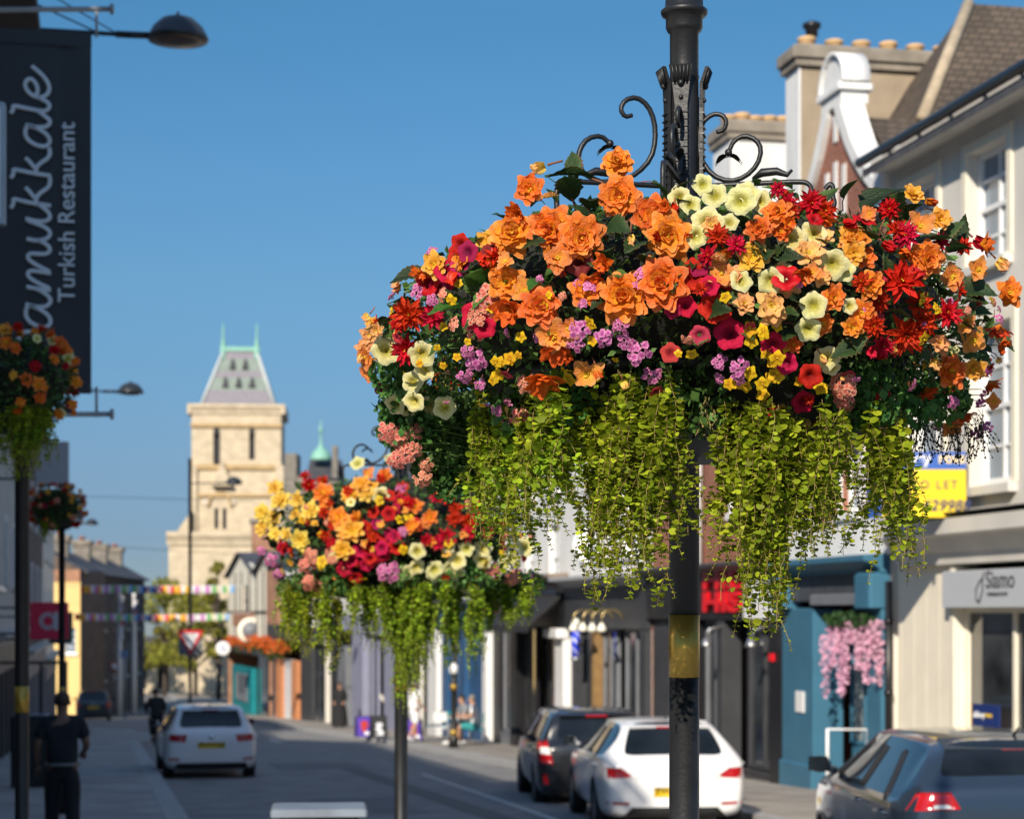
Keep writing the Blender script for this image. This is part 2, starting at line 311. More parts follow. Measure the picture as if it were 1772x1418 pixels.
class B:
    """a building: local x runs along its front from A to B, local y out of the front, z up"""
    def __init__(s, name, label, cat, A, Bp, group=None, base=None):
        s.A = Vector(A); s.d = (Vector(Bp) - s.A); s.L = s.d.length; s.d.normalize(); s.n = Vector((-s.d.y, s.d.x))
        s.zb = (min(gz(A[1]), gz(Bp[1])) - .12) if base is None else base
        s.o = thing(name, label, cat, (A[0], A[1], s.zb), math.atan2(s.d.y, s.d.x), group)
    def px(s, px, py, n=0):
        r = ray(px, py); a = s.A + s.n * n
        t = (a.dot(s.n)) / Vector((r.x, r.y)).dot(s.n); p = CAM + r * t
        return (Vector((p.x, p.y)) - s.A).dot(s.d), p.z - s.zb
    def u(s, px, n=0): return s.px(px, HY, n)[0]
    def z(s, px, py, n=0): return s.px(px, py, n)[1]
    def z2(s, zw): return zw - s.zb
    def wall(s, u0, u1, z0, z1, mat, holes=(), name='wall', n=0, rev=.2):
        mb = MB(); us = sorted({u0, u1, *[h[0] for h in holes], *[h[1] for h in holes]}); zs = sorted({z0, z1, *[h[2] for h in holes], *[h[3] for h in holes]})
        for a, b in zip(us, us[1:]):
            for c, d in zip(zs, zs[1:]):
                if any(h[0] <= (a + b) / 2 <= h[1] and h[2] <= (c + d) / 2 <= h[3] for h in holes): continue
                mb.quad((a, n, c), (a, n, d), (b, n, d), (b, n, c))
        for a, b, c, d in holes:
            mb.quad((a, n, c), (a, n - rev, c), (a, n - rev, d), (a, n, d)); mb.quad((b, n, c), (b, n, d), (b, n - rev, d), (b, n - rev, c))
            mb.quad((a, n, d), (a, n - rev, d), (b, n - rev, d), (b, n, d)); mb.quad((a, n, c), (b, n, c), (b, n - rev, c), (a, n - rev, c))
        return mb.build(name, mat, s.o)
    def shell(s, u0, u1, z1, depth, mat, z0=0):
        mb = MB()
        mb.quad((u0, -.001, z0), (u0, -depth, z0), (u0, -depth, z1), (u0, -.001, z1)); mb.quad((u1, -.001, z0), (u1, -.001, z1), (u1, -depth, z1), (u1, -depth, z0))
        mb.quad((u0, -depth, z0), (u1, -depth, z0), (u1, -depth, z1), (u0, -depth, z1))
        mb.quad((u0, -depth, z1 - .02), (u1, -depth, z1 - .02), (u1, -.25, z1 - .02), (u0, -.25, z1 - .02))
        return mb.build('side_wall', mat, s.o)
    def box(s, name, u0, u1, n0, n1, z0, z1, mat, parent=None, c=0):
        mb = MB(); (mb.bev(u0, u1, n0, n1, z0, z1, c) if c else mb.box(u0, u1, n0, n1, z0, z1)); return mb.build(name, mat, parent or s.o)
    def roof(s, u0, u1, z, depth, rise, mat, over=.35, thick=.12, name='roof', ends=None):
        h = depth / 2; mb = MB(); k = rise / h
        pr = [(over, z - k * over), (-h, z + rise), (-depth - over, z - k * over), (-depth - over, z - k * over - thick), (-h, z + rise - thick), (over, z - k * over - thick)]
        mb.prism(pr, u0, u1, 'yz')
        o = mb.build(name, mat, s.o)
        if ends is not None:
            MB().prism([(0, z), (-h, z + rise - thick), (-depth, z)], u0 + .02, u0 + .3, 'yz').prism([(0, z), (-h, z + rise - thick), (-depth, z)], u1 - .3, u1 - .02, 'yz').build('gable_end', ends, s.o)
        return o
    def gutter(s, u0, u1, z, n=.4, mat=None, r=.07):
        mb = MB(); mb.tube([(u0, n, z), (u1, n, z)], r, 10)
        x = u0 + .5
        while x < u1: mb.box(x, x + .04, .0, n, z - .03, z + .03); x += 1
        return mb.build('gutter', mat or black_p, s.o)
    def sash(s, h, cols=2, rows=(2, 2), frame_m=None, n=-.12, glass=None, sill=None, sur=None, t=.05, bar=.03):
        u0, u1, z0, z1 = h; fm = frame_m or white_p
        f = MB(); f.box(u0, u0 + t, n - .06, n + .03, z0, z1); f.box(u1 - t, u1, n - .06, n + .03, z0, z1)
        f.box(u0 + t, u1 - t, n - .06, n + .03, z1 - t, z1); f.box(u0 + t, u1 - t, n - .06, n + .03, z0, z0 + t * 1.4)
        zm = z0 + (z1 - z0) * .5; f.box(u0 + t, u1 - t, n - .06, n + .026, zm - .03, zm + .03)
        for i in range(1, cols):
            x = u0 + t + (u1 - u0 - 2 * t) * i / cols; f.box(x - bar / 2, x + bar / 2, n - .05, n + .012, z0 + t, z1 - t)
        for (a, b), k in zip(((z0, zm), (zm, z1)), rows):
            for i in range(1, k):
                z = a + (b - a) * i / k; f.box(u0 + t, u1 - t, n - .05, n + .009, z - bar / 2, z + bar / 2)
        o = f.build('window', fm, s.o)
        MB().box(u0 + t * .5, u1 - t * .5, n - .045, n - .03, z0 + t * .5, z1 - t * .5).build('pane', glass or glass_s, o)
        if sill: MB().bev(u0 - .12, u1 + .12, n, .12, z0 - .12, z0 + .001, .012).build('sill', sill, o)
        if sur:
            q = MB(); q.box(u0 - .13, u0 - .003, -.02, .035, z0, z1 + .13); q.box(u1 + .003, u1 + .13, -.02, .035, z0, z1 + .13); q.box(u0 - .003, u1 + .003, -.02, .03, z1 + .003, z1 + .13)
            q.build('surround', sur, o)
        return o
    def cornice(s, u0, u1, z0, z1, out, mat, name='cornice', n0=0):
        h = z1 - z0; pr = [(n0 - .1, z0), (n0 + out * .35, z0), (n0 + out * .4, z0 + h * .25), (n0 + out * .8, z0 + h * .6), (n0 + out, z0 + h * .66), (n0 + out, z1), (n0 - .1, z1 + .03)]
        return MB().prism(pr, u0, u1, 'yz').build(name, mat, s.o)
    def pane(s, u0, u1, z0, z1, n=-.12, fm=None, t=.06, cols=1, name='shop_window', glass=None):
        f = MB(); fm = fm or char_p
        f.box(u0, u0 + t, n - .05, n + .05, z0, z1); f.box(u1 - t, u1, n - .05, n + .05, z0, z1)
        f.box(u0 + t, u1 - t, n - .05, n + .05, z1 - t, z1); f.box(u0 + t, u1 - t, n - .05, n + .05, z0, z0 + t)
        for i in range(1, cols):
            x = u0 + (u1 - u0) * i / cols; f.box(x - t / 2, x + t / 2, n - .04, n + .04, z0 + t, z1 - t)
        o = f.build(name, fm, s.o); MB().box(u0 + t * .6, u1 - t * .6, n - .02, n, z0 + t * .6, z1 - t * .6).build('pane', glass or glass_d, o); return o
    def door(s, u0, u1, z0, z1, mat, n=-.35, glazed=True, fm=None):
        o = MB().box(u0, u1, n - .05, n, z0, z1).build('door', mat, s.o); t = (u1 - u0) * .2; m = z0 + (z1 - z0) * .42
        if glazed: MB().box(u0 + t, u1 - t, n - .03, n + .008, m, z1 - t).build('pane', glass_d, o)
        q = MB(); q.bev(u0 + t, u1 - t, n - .01, n + .025, z0 + .12, m - .12, .02); q.build('panel', mat, o)
        MB().tube([(u0 + .09, n + .01, m), (u0 + .09, n + .06, m), (u0 + .09, n + .06, m + .18), (u0 + .09, n + .01, m + .18)], .012, 6).build('handle', metal_g, o)
        return o
    def chimney(s, u0, u1, n0, n1, z0, z1, mat, pots, pmat, cap=None, along='n', endmat=None, seed=1, oversail=.14):
        q = random.Random(seed); o = MB().box(u0, u1, n0, n1, z0, z1).build('chimney', mat, s.o)
        if endmat: MB().box(u0 - .012, u1 + .012, n1 - .02, n1 + .012, z0, z1 - .01).build('painted_end', endmat, o)
        e = oversail
        c = MB(); c.box(u0 - e * .6, u1 + e * .6, n0 - e * .6, n1 + e * .6, z1, z1 + .12); c.bev(u0 - e, u1 + e, n0 - e, n1 + e, z1 + .12, z1 + .34, .05); c.build('chimney_cap', cap or concrete, o)
        um, nm = (u0 + u1) / 2, (n0 + n1) / 2
        for k in range(pots):
            f = (k + .5) / pots; x, y = (um, n0 + (n1 - n0) * f) if along == 'n' else (u0 + (u1 - u0) * f, nm)
            hgt = q.uniform(.2, .26)
            MB().lathe([(.14, 0), (.135, hgt * .7), (.155, hgt * .75), (.155, hgt * .92), (.125, hgt), (.1, hgt - .02), (.1, hgt * .5)], 14, (x, y, z1 + .33)).build('chimney_pot', pmat, o)
        return o
# ------------------------------------------------------------------ right-hand side of the street
XR = 10.8
def Bpx(px, X=XR):                                       # where the ray of a photo column meets the right-hand fronts
    r = ray(px, HY); return X / r.x * r.y
# --- grey rendered building with the shop sign "Siamo"
b = B('rendered_building', 'grey cream rendered building with white sash windows and black gutter above a cream shopfront', 'building', (XR, 14), (XR, Bpx(1541)))
ZE = b.z2(7.98); UF = b.L
w2u = (b.u(1745), b.u(1675)); z2t = b.z(1675, 269); z2b = b.z(1743, 440)
ww = w2u[1] - w2u[0]; w2b = (b.u(1622), b.u(1622) + ww)
zc0, zc1 = b.z(1610, 980), b.z(1579, 910)
w1u = (b.u(1753), b.u(1753) + ww); z1b = b.z(1700, 842); z1t = z1b + 2.0
w1b = (b.u(1632), b.u(1632) + ww)
holes = [(w2u[0], w2u[1], z2b, z2t), (w2b[0], w2b[1], z2b, z2t), (w1u[0], w1u[1], z1b, z1t), (w1b[0], w1b[1], z1b, z1t)]
for k in (1, 2):
    q = w2u[0] - 2.75 * k; holes += [(q, q + ww, z2b, z2t), (q, q + ww, z1b, z1t)]
b.wall(0, UF, zc1 - .3, ZE, grey_r, holes, rev=.26)
for h in holes: b.sash(h, 2, (2, 2), sill=grey_r, sur=cream_w, n=-.17, t=.07, bar=.035)
b.shell(0, UF, ZE, 8, grey_r)
b.box('eaves_board', 0, UF, 0, .3, ZE - .16, ZE - .02, grey_r)
b.roof(0, UF, ZE + .12, 3.4, 1.0, slate, over=.42)
b.gutter(0, UF + .05, ZE - .02, .45)
b.cornice(0, UF - .55, zc0, zc1, .42, grey_r, 'cornice')
b.cornice(-.01, UF - .54, zc1 + .034, zc1 + .07, .46, lead, 'lead_flashing')
zg = .12
ups, upe = b.u(1655), b.u(1560)
pb = MB(); x = ups
while x < upe - .02:
    e = min(x + .42, upe); pb.bev(x + .001, e - .001, -.12, .045, zg, zc0, .003); x = e
pb.build('boarded_panel', cream_r, b.o)
b.box('panel_backing', ups, UF, -.3, -.1, zg, zc0, cream_r)
b.box('pilaster', ups - .14, ups, -.12, .1, zg, zc0 - .02, cream_w, c=.015)
zs0, zs1 = b.z(1656, 1052), b.z(1654, 990)
sg = b.box('fascia_sign', .3, ups - .002, -.1, .2, zs0, zs1, M('pale grey sign', (.5, .52, .55), .4, .03, 2), c=.01)
txt_m = M('dark grey lettering', (.07, .075, .085), .5, .05); 
us_ = b.u(1755, .2); hs = zs1 - zs0
# viewer stands at small u: text runs from large u (left in the view) to small u
mt = frame((b.u(1706, .2), .204, zs0 + hs * .38), (-1, 0, 0), (0, 0, 1)); tm_ = textmesh('lettering', 'Siamo', .3, txt_m, sg, mt, bold=.002); tm_.scale.x = (b.u(1706, .2) - b.u(1756, .2)) / max(v.co.x for v in tm_.data.vertices)
mt = frame((b.u(1708, .2), .204, zs0 + hs * .26), (-1, 0, 0), (0, 0, 1)); tm_ = textmesh('lettering', 'restaurant', .09, MATS['dark lead'], sg, mt); tm_.scale.x = (b.u(1708, .2) - b.u(1744, .2)) / max(v.co.x for v in tm_.data.vertices)
lf = MB(); uu = b.u(1700, .2)
lf.tube([(uu - .08, .206, zs1 - .03), (uu - .01, .206, zs1 - .1), (uu - .02, .206, zs0 + .2), (uu + .08, .206, zs0 + .06), (uu + .17, .206, zs0 + .1), (uu + .17, .206, zs0 + .22), (uu + .06, .206, zs1 - .14), (uu - .04, .206, zs1 - .1)], .012, 6); lf.build('leaf_emblem', txt_m, sg)
b.box('stallriser', 0, ups - .14, -.15, .03, zg, zg + .45, cream_w)
b.pane(b.u(1772) - 1.0, ups - .15, zg + .45, zs0, -.1, cream_w, .07, 2)
b.pane(2.6, b.u(1772) - 1.02, zg + .45, zs0, -.1, cream_w, .07, 1)
b.door(1.2, 2.2, zg, zs0, cream_w); b.box('door_surround', 0, 1.18, -.2, .04, zg, zs0, cream_w)
# estate agent's board lying against the shop window
ab = thing('window_board', 'small dark blue lettered board standing in the cream shop window', 'sign', (b.o.location.x - .02, b.o.location.y, b.zb))
p0 = at(1682, 1256, 24.6); p1 = at(1729, 1256, 24.0)
ab.location = p0; dirv = Vector((p1.x - p0.x, p1.y - p0.y, 0)); ab.rotation_euler = (0, 0, math.atan2(dirv.y, dirv.x)); wd = dirv.length; hb = .27
MB().bev(0, wd, 0, .02, 0, hb, .003).build('board', M('navy board', (.012, .03, .14), .4, .04), ab)
MB().box(-.03, .0, 0, .02, 0, hb).build('edge_strip', M('amber strip', (.6, .35, .03), .5, .05), ab)
y_let = M('yellow lettering', (.75, .5, .04), .5, .03); w_let = M('white lettering', (.8, .8, .8), .5, .03)
textmesh('lettering', 'abbey', .115, w_let, ab, frame((.03, -.004, .08), (1, 0, 0), (0, 0, 1))); textmesh('lettering', 'ross', .1, y_let, ab, frame((.3, -.004, .095), (1, 0, 0), (0, 0, 1)))
# rainwater pipe between the two shops
dp = MB(); dp.tube([(10.72, Bpx(1547), gz(26) + .02), (10.72, Bpx(1547), 2.1)], .05, 10)
for z in (-.4, .5, 1.5): dp.tube([(10.72, Bpx(1547), z), (10.72, Bpx(1547), z + .08)], .065, 10)
tag(dp.build('drainpipe', black_p), 'black rainwater pipe between the cream panel and the blue shop', 'pipe')
# To Let board standing out from the wall
bt = at(1672, 896, 25.05); bl = at(1527, 896, 25.05)
tl = thing('letting_board', 'blue and yellow to let board fixed out from the grey wall', 'sign', bl); dv_ = bt - bl; wd = dv_.length; tl.rotation_euler = (0, 0, math.atan2(dv_.y, dv_.x)); hb = (896 - 782) / FPX * 25.05
yl = M('letting yellow', (.85, .6, .015), .45, .04, 2); bl_m = M('letting blue', (.04, .12, .45), .45, .04, 2)
MB().bev(0, wd, 0, .018, 0, hb * .73, .002).build('panel', yl, tl); MB().bev(0, wd, 0, .02, hb * .73, hb, .002).build('header', bl_m, tl)
MB().quad((-.004, 0, 0), (-.14, .35, 0), (-.14, .35, hb), (-.004, 0, hb)).quad((.006, .012, 0), (.006, .012, hb), (-.13, .362, hb), (-.13, .362, 0)).build('second_face', bl_m, tl)
textmesh('lettering', 'abbey', .2, w_let, tl, frame((.14, -.005, hb * .78), (1, 0, 0), (0, 0, 1)), bold=.006); textmesh('lettering', 'ross', .2, M('pale amber lettering', (.8, .65, .35), .5), tl, frame((.7, -.005, hb * .78), (1, 0, 0), (0, 0, 1)), bold=.006)
dk = M('navy lettering', (.03, .04, .12), .5)
textmesh('lettering', 'TO LET', .15, dk, tl, frame((.36, -.005, hb * .4), (1, 0, 0), (0, 0, 1)), space=1.25); textmesh('lettering', '629988', .19, dk, tl, frame((.5, -.005, hb * .06), (1, 0, 0), (0, 0, 1)), shear=.25, space=1.05, bold=.004)
bx = MB(); bx.tube([(wd * .5, .03, -.1), (wd * .5, .03, hb)], .025, 6); bx.build('post', white_p, tl)

# --- brick building with a curved gable and the blue shopfront
Y0 = Bpx(1541) + .02; Y1 = Bpx(1362)
b = B('gabled_building', 'red brick building with a curved white Dutch gable over a blue shopfront', 'building', (XR, Y0), (XR, Y1)); L = b.L
zf1 = b.z(1352, 974); zf0 = b.z(1352, 1042); ztop = b.z2(7.5)
uc = b.u(1447); wh = (b.u(1492), b.u(1458), b.z(1475, 886), b.z(1475, 770))
b.wall(0, L, zf1, ztop, brick_r, [wh, (wh[0] + 1.9, wh[1] + 1.9, wh[2], wh[3]), (uc - .5, uc + .5, b.z2(5.4), b.z2(6.9))])
for h in (wh, (wh[0] + 1.9, wh[1] + 1.9, wh[2], wh[3]), (uc - .5, uc + .5, b.z2(5.4), b.z2(6.9))): b.sash(h, 2, (2, 2), sill=white_r, sur=white_r)
b.shell(0, L, ztop, 2.7, brick_r)
b.box('render_band', -.01, L * .99, -.02, .06, zf1, zf1 + .55, white_r)
hw = [(7.45, 1.95), (7.75, 1.8), (8.0, 1.45), (8.3, 1.1), (8.6, .82), (8.9, .6), (9.15, .44), (9.25, .4)]
zz = [b.z2(z) for z, _ in hw]
out = [(uc - w_, b.z2(z)) for z, w_ in hw] + [(uc + w_, b.z2(z)) for z, w_ in reversed(hw)]
ins = [(uc - max(.04, w_ - .26), b.z2(z)) for z, w_ in hw] + [(uc + max(.04, w_ - .26), b.z2(z)) for z, w_ in reversed(hw)]
MB().prism(ins, -.3, .0, 'xz').build('gable', brick_r, b.o)
cp = MB()
for sgn in (-1, 1):
    for (za, wa), (zb_, wb) in zip(hw, hw[1:]):
        cp.prism([(uc + sgn * wa, b.z2(za)), (uc + sgn * wb, b.z2(zb_)), (uc + sgn * max(.02, wb - .27), b.z2(zb_)), (uc + sgn * max(.02, wa - .27), b.z2(za))], -.3, .09, 'xz')
cp.box(uc - .42, uc + .42, -.34, .08, b.z2(9.25), b.z2(9.56)); cp.bev(uc - .5, uc + .5, -.4, .14, b.z2(9.44), b.z2(9.56), .03)
pz = b.z2(9.56); pd = [(uc - .44, pz)] + [(uc + .44 * math.cos(a), pz + .44 * math.sin(a)) for a in [math.pi * k / 12 for k in range(11, 0, -1)]] + [(uc + .44, pz)]
cp.prism(pd, -.3, .05, 'xz')
rim = [(uc + .47 * math.cos(a), pz + .47 * math.sin(a)) for a in [math.pi * k / 16 for k in range(17)]]
cp.add([(x * 1, y_, z) for y_ in (.1, -.34) for x, z in rim] + [(uc + (x - uc) * 1.13, y_, pz + (z - pz) * 1.13) for y_ in (.1, -.34) for x, z in rim], [(i, i + 1, 17 + i + 1, 17 + i) for i in range(16)] + [(34 + i, 51 + i, 51 + i + 1, 34 + i + 1) for i in range(16)] + [(i, 34 + i, 34 + i + 1, i + 1) for i in range(16)] + [(17 + i, 17 + i + 1, 51 + i + 1, 51 + i) for i in range(16)])
for sgn in (-1, 1): cp.bev(uc + sgn * 1.9 - .2, uc + sgn * 1.9 + .2, -.45, .12, b.z2(7.3), b.z2(7.95), .05); cp.lathe([(.16, 0), (.2, .1), (.13, .2), (.05, .34)], 14, (uc + sgn * 1.9, -.17, b.z2(7.95)))
cp.build('gable_coping', white_r, b.o)
vs_ = MB()
for du, z0_, z1_ in ((0, 8.75, 9.15), (-.35, 7.6, 8.35), (0, 7.6, 8.45), (.35, 7.6, 8.35)): vs_.box(uc + du - .07, uc + du + .07, -.05, .025, b.z2(z0_), b.z2(z1_))
vs_.build('gable_dressings', white_r, b.o)
# roof of the gable wing runs back from the street
rf = MB(); zr, ze = b.z2(9.15), b.z2(7.35)
for sgn in (-1, 1): rf.add([(uc, -.45, zr), (uc + sgn * 2.3, -.45, ze), (uc + sgn * 2.3, -2.8, ze), (uc, -2.8, zr), (uc, -.45, zr - .12), (uc + sgn * 2.3, -.45, ze - .12), (uc + sgn * 2.3, -2.8, ze - .12), (uc, -2.8, zr - .12)], [(0, 1, 2, 3), (4, 7, 6, 5), (0, 4, 5, 1), (1, 5, 6, 2)], flat=True)
rf.build('roof', tiles_b, b.o)
rp = MB(); rp.prism([(.25, ze - .1), (-2.6, b.z2(8.9)), (-2.6, ze - .1)], 0, max(.05, uc - 1.9), 'yz'); rp.prism([(.1, ze - .1), (-2.6, b.z2(9.5)), (-2.6, ze - .1)], uc + 1.92, L, 'yz'); rp.build('roof', tiles_b, b.o)
b.chimney(L - .3, L + .3, -2.9, -.1, b.z2(7), b.z2(10.42), cement_b, 6, terra, concrete, endmat=white_r, seed=4)
cw = MB(); cw.lathe([(.1, 0), (.1, .1), (.15, .14), (.15, .2), (.06, .24)], 14, (L + .0, -.42, b.z2(10.42) + .58)); cw.build('chimney_cowl', black_p, b.o)
MB().box(L - .38, L + .38, -.9, .02, b.z2(7), b.z2(8.3)).build('chimney_base', white_r, b.o)
# blue shopfront
b.cornice(0, L, zf1 - .25, zf1, .4, blue_p, 'shop_cornice'); b.box('fascia', .62, L - .5, -.1, .1, zf0, zf1 - .25, M('grey fascia', (.06, .065, .075), .5, .3, 3))
q = b.box('corbel', .0, .62, -.1, .3, zf1 - .75, zf1 - .25, blue_p, c=.04); b.box('corbel', L - .5, L, -.1, .3, zf1 - .75, zf1 - .25, blue_p, c=.04)
ua, ub = b.u(1513), b.u(1418)
b.box('pilaster', .02, ua, -.3, .12, .12, zf1 - .75, blue_p, c=.02); b.box('entrance_wall', ub, L - .02, -.4, .1, .12, zf1 - .75, blue_p, c=.02)
b.box('base_board', ub - .02, L, -.3, .14, .12, .55, blue_p, c=.02)
b.box('sunblind_box', ua, ub, -.2, .16, zf0 - .06, zf0 + .1, grey_p, c=.02)
lt = M('faded pale lettering', (.3, .31, .32), .6)
n_ = -.55; z9 = zf0 - .1
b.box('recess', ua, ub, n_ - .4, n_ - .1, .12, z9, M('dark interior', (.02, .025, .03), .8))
for a, c_ in ((1515, 1492), (1490, 1467), (1442, 1418)): b.pane(b.u(a), b.u(c_), .9, z9 - .5, n_, blue_p, .05, 1, glass=M('pale obscured glass', (.3, .34, .34), .15, .35, 2)); b.box('panel', b.u(a), b.u(c_), n_ - .05, n_ + .02, .12, .9, blue_p)
b.door(b.u(1466), b.u(1443), .12, z9 - .5, blue_p, n_)
b.pane(ua, ub, z9 - .45, z9, n_, blue_p, .05, 3, 'fanlight')
b.box('entry_panel', b.u(1403), b.u(1389), .1, .125, b.z(1395, 1233), b.z(1395, 1197), white_p, c=.005)
# pink wisteria garland hung over the door
gw = thing('flower_garland', 'garland of pink artificial wisteria over the blue shop door', 'garland', CAM + ray(1470, 1080) * (10.62 / ray(1470, 1080).x)); gq = random.Random(3)
pk = Mplant('pink blossom', (.85, .42, .6), (.88, .58, .72), .35); gl = Mplant('garland leaf', (.02, .06, .02), (.04, .1, .03), .2)
def cloud(mb, c, r, n, s, q, mi=0, drop=0, flat=.6):
    for _ in range(n):
        while True:
            p = Vector((q.uniform(-1, 1), q.uniform(-1, 1), q.uniform(-1, 1)))
            if p.length <= 1: break
        p = Vector((p.x * r[0], p.y * r[1], p.z * r[2])) + Vector(c)
        e = Euler((q.uniform(0, 6), q.uniform(0, 6), q.uniform(0, 6))).to_matrix(); k = s * q.uniform(.6, 1.3)
        vs = [p + e @ Vector(v) * k for v in ((-.5, 0, 0), (0, -flat / 2, .08), (.5, 0, 0), (0, flat / 2, .08))]
        mb.add(vs, [(0, 1, 2, 3)], mi, [.2, .6, .9, .6])
gf = MB(); cloud(gf, (0, 0, .05), (.12, 1.15, .12), 420, .1, gq); gf.build('leaves', gl, gw)
for (px_, y0, y1) in ((1428, 1100, 1195), (1440, 1080, 1150), (1452, 1085, 1125), (1463, 1080, 1170), (1475, 1080, 1110), (1488, 1080, 1150), (1500, 1090, 1170), (1512, 1080, 1130), (1520, 1085, 1170), (1458, 1120, 1195)):
    mb = MB(); p = CAM + ray(px_, y0) * (10.62 / ray(px_, y0).x) - gw.location; d_ = (y1 - y0) / FPX * 30
    for k in range(7): cloud(mb, (p.x, p.y, p.z - d_ * k / 6), (.08, .105 - .008 * k, d_ / 8), 26, .055, gq, flat=1)
    mb.build('blossom_strand', pk, gw)
# white hand rail
hr = MB(); a, c_ = at(1432, 1365, 29.3), at(1497, 1350, 29.3); zt = at(1432, 1263, 29.3).z
hr.tube([(a.x, a.y, gz(29)), (a.x, a.y, zt), (c_.x, c_.y - .1, zt), (c_.x, c_.y - .1, gz(29))], .03, 8, sq=(0, 1, .3))
tag(hr.build('hand_rail', white_p), 'white tubular hand rail outside the blue shop door', 'railing')

# --- tiled roof with a stone hip, standing behind the gable
pc = at(1604, 188, 30.2)
b = B('hipped_building', 'tall back building with a brown tiled hipped roof and pale hip line', 'building', (pc.x, pc.y), (pc.x, pc.y + 2.5), base=gz(30) - .1)
zc = pc.z - b.zb; b.shell(0, 2.5, zc, 14, brick_b); b.wall(0, 2.5, 0, zc, brick_b)
hp = MB(); T = (1.25, -1.25, zc + 2.05); T2 = (1.25, -13, zc + 2.05); C4 = [(-.14, .14, zc - .2), (2.64, .14, zc - .2), (2.64, -14, zc - .2), (-.14, -14, zc - .2)]
hp.add(C4 + [T, T2], [(0, 1, 4), (1, 2, 5, 4), (2, 3, 5), (3, 0, 4, 5), (3, 2, 1, 0)], flat=True); hp.build('roof', tiles_b, b.o)
hl = MB()
hl.tube([C4[0], T], .1, 8)
hl.build('hip_tiles', M('pale hip mortar', (.4, .32, .22), .9, .2), b.o)

# --- black shop with red lettering
Y0 = Y1 + .02; Y1 = Bpx(1128)
b = B('brick_shop', 'red brick building over a black shopfront with bold red letters', 'building', (XR, Y0), (XR, Y1)); L = b.L
zf1, zf0 = b.z(1300, 978), b.z(1300, 1074); ze = b.z2(7.6)
ups_ = [(b.u(1212), b.u(1180)), (b.u(1300), b.u(1268))]
holes = [(u0, u1, b.z2(zz_), b.z2(zz_) + 1.6) for u0, u1 in ups_ for zz_ in (3.4, 5.7)]
b.wall(0, L, zf1, ze, brick_r, holes)
for h in holes: b.sash(h, 2, (2, 2), sill=white_r, sur=white_r)
b.shell(0, L, ze, 8, brick_r); b.roof(0, L, ze + .1, 7, 2.6, tiles_r, ends=brick_r); b.gutter(0, L, ze - .05)
b.cornice(0, L, zf1 - .15, zf1 + .05, .4, char_p); b.box('fascia', 0, L, -.1, .12, zf0, zf1 - .15, black_p)
red_l = M('red acrylic letters', (.85, .01, .02), .3, .05)
us_ = b.u(1282, .2); hh = (zf1 - zf0)
for row, t in ((.52, 'HIE'), (.05, 'HIS')):
    textmesh('lettering', t, hh * .5, red_l, b.o, frame((b.u(1212, .2), .13, zf0 + hh * row * .9 + .02), (-1, 0, 0), (0, 0, 1)), extrude=.05, bold=.02).scale.x = (b.u(1212, .2) - us_) / (hh * .5 * 1.55)
b.box('light_panel', b.u(1344, .16), b.u(1286, .16), .1, .16, zf0 + .02, zf1 - .25, M('white sign panel', (.85, .85, .85), .4, .02), c=.01)
zr = .55
def bays(b, cols, z1, n=-.1):
    for a, c, kind, *m in cols:
        u0, u1 = b.u(a), b.u(c); m = m[0] if m else char_p
        if kind == 'p': b.box('pilaster', u0, u1, -.25, .12, .1, z1, m, c=.02)
        elif kind == 'w': b.box('stallriser', u0, u1, -.2, .02, .1, zr, m); b.box('stall_moulding', u0, u1, -.1, .05, zr - .06, zr, m); b.pane(u0, u1, zr, z1, n, m, .07, 2 if u1 - u0 > 1 else 1)
        elif kind == 'd': b.door(u0, u1, .1, z1 - .5, m, -.3); b.pane(u0, u1, z1 - .48, z1, -.3, m, .05, 1, 'fanlight')
        elif kind == 'k': b.box('wall_panel', u0, u1, -.2, .0, .1, z1, m, c=.01)
bays(b, [(1364, 1343, 'p', black_p), (1342, 1290, 'w', char_p), (1289, 1262, 'd', black_p), (1261, 1250, 'p', char_p), (1249, 1216, 'w', grey_p), (1215, 1205, 'p', black_p), (1204, 1160, 'w', char_p), (1159, 1130, 'k', char_p)], zf0 - .02)
MB().box(b.u(1352), b.u(1345), .12, .15, b.z(1349, 1145), b.z(1349, 1132)).build('alarm_box', red_l, b.o)
fl = MB()
for a in (1340, 1260): fl.tube([(b.u(a), .1, b.z(a, 1085)), (b.u(a), .35, b.z(a, 1090)), (b.u(a), .4, b.z(a, 1105))], .03, 8); fl.lathe([(.05, 0), (.1, -.12), (.1, -.14)], 12, (b.u(a), .4, b.z(a, 1105)))
fl.build('spot_light', metal_g, b.o)
dpx = MB(); dpx.tube([(b.u(1219), .1, zf1), (b.u(1219), .1, ze)], .06, 8); dpx.build('drainpipe', white_p, b.o)
# white party-wall stack
b2 = b; zt = 10.35
us0 = 33.8 - Y0; b2.chimney(us0 - .3, us0 + .7, -1.25, .02, b.z2(6.8), b.z2(zt) - .35, white_r, 5, terra, concrete, seed=9, oversail=.1)
b.box('rendered_return', us0 - .4, us0 + .8, -3.2, -.02, ze - .6, b.z2(8.6), white_r)

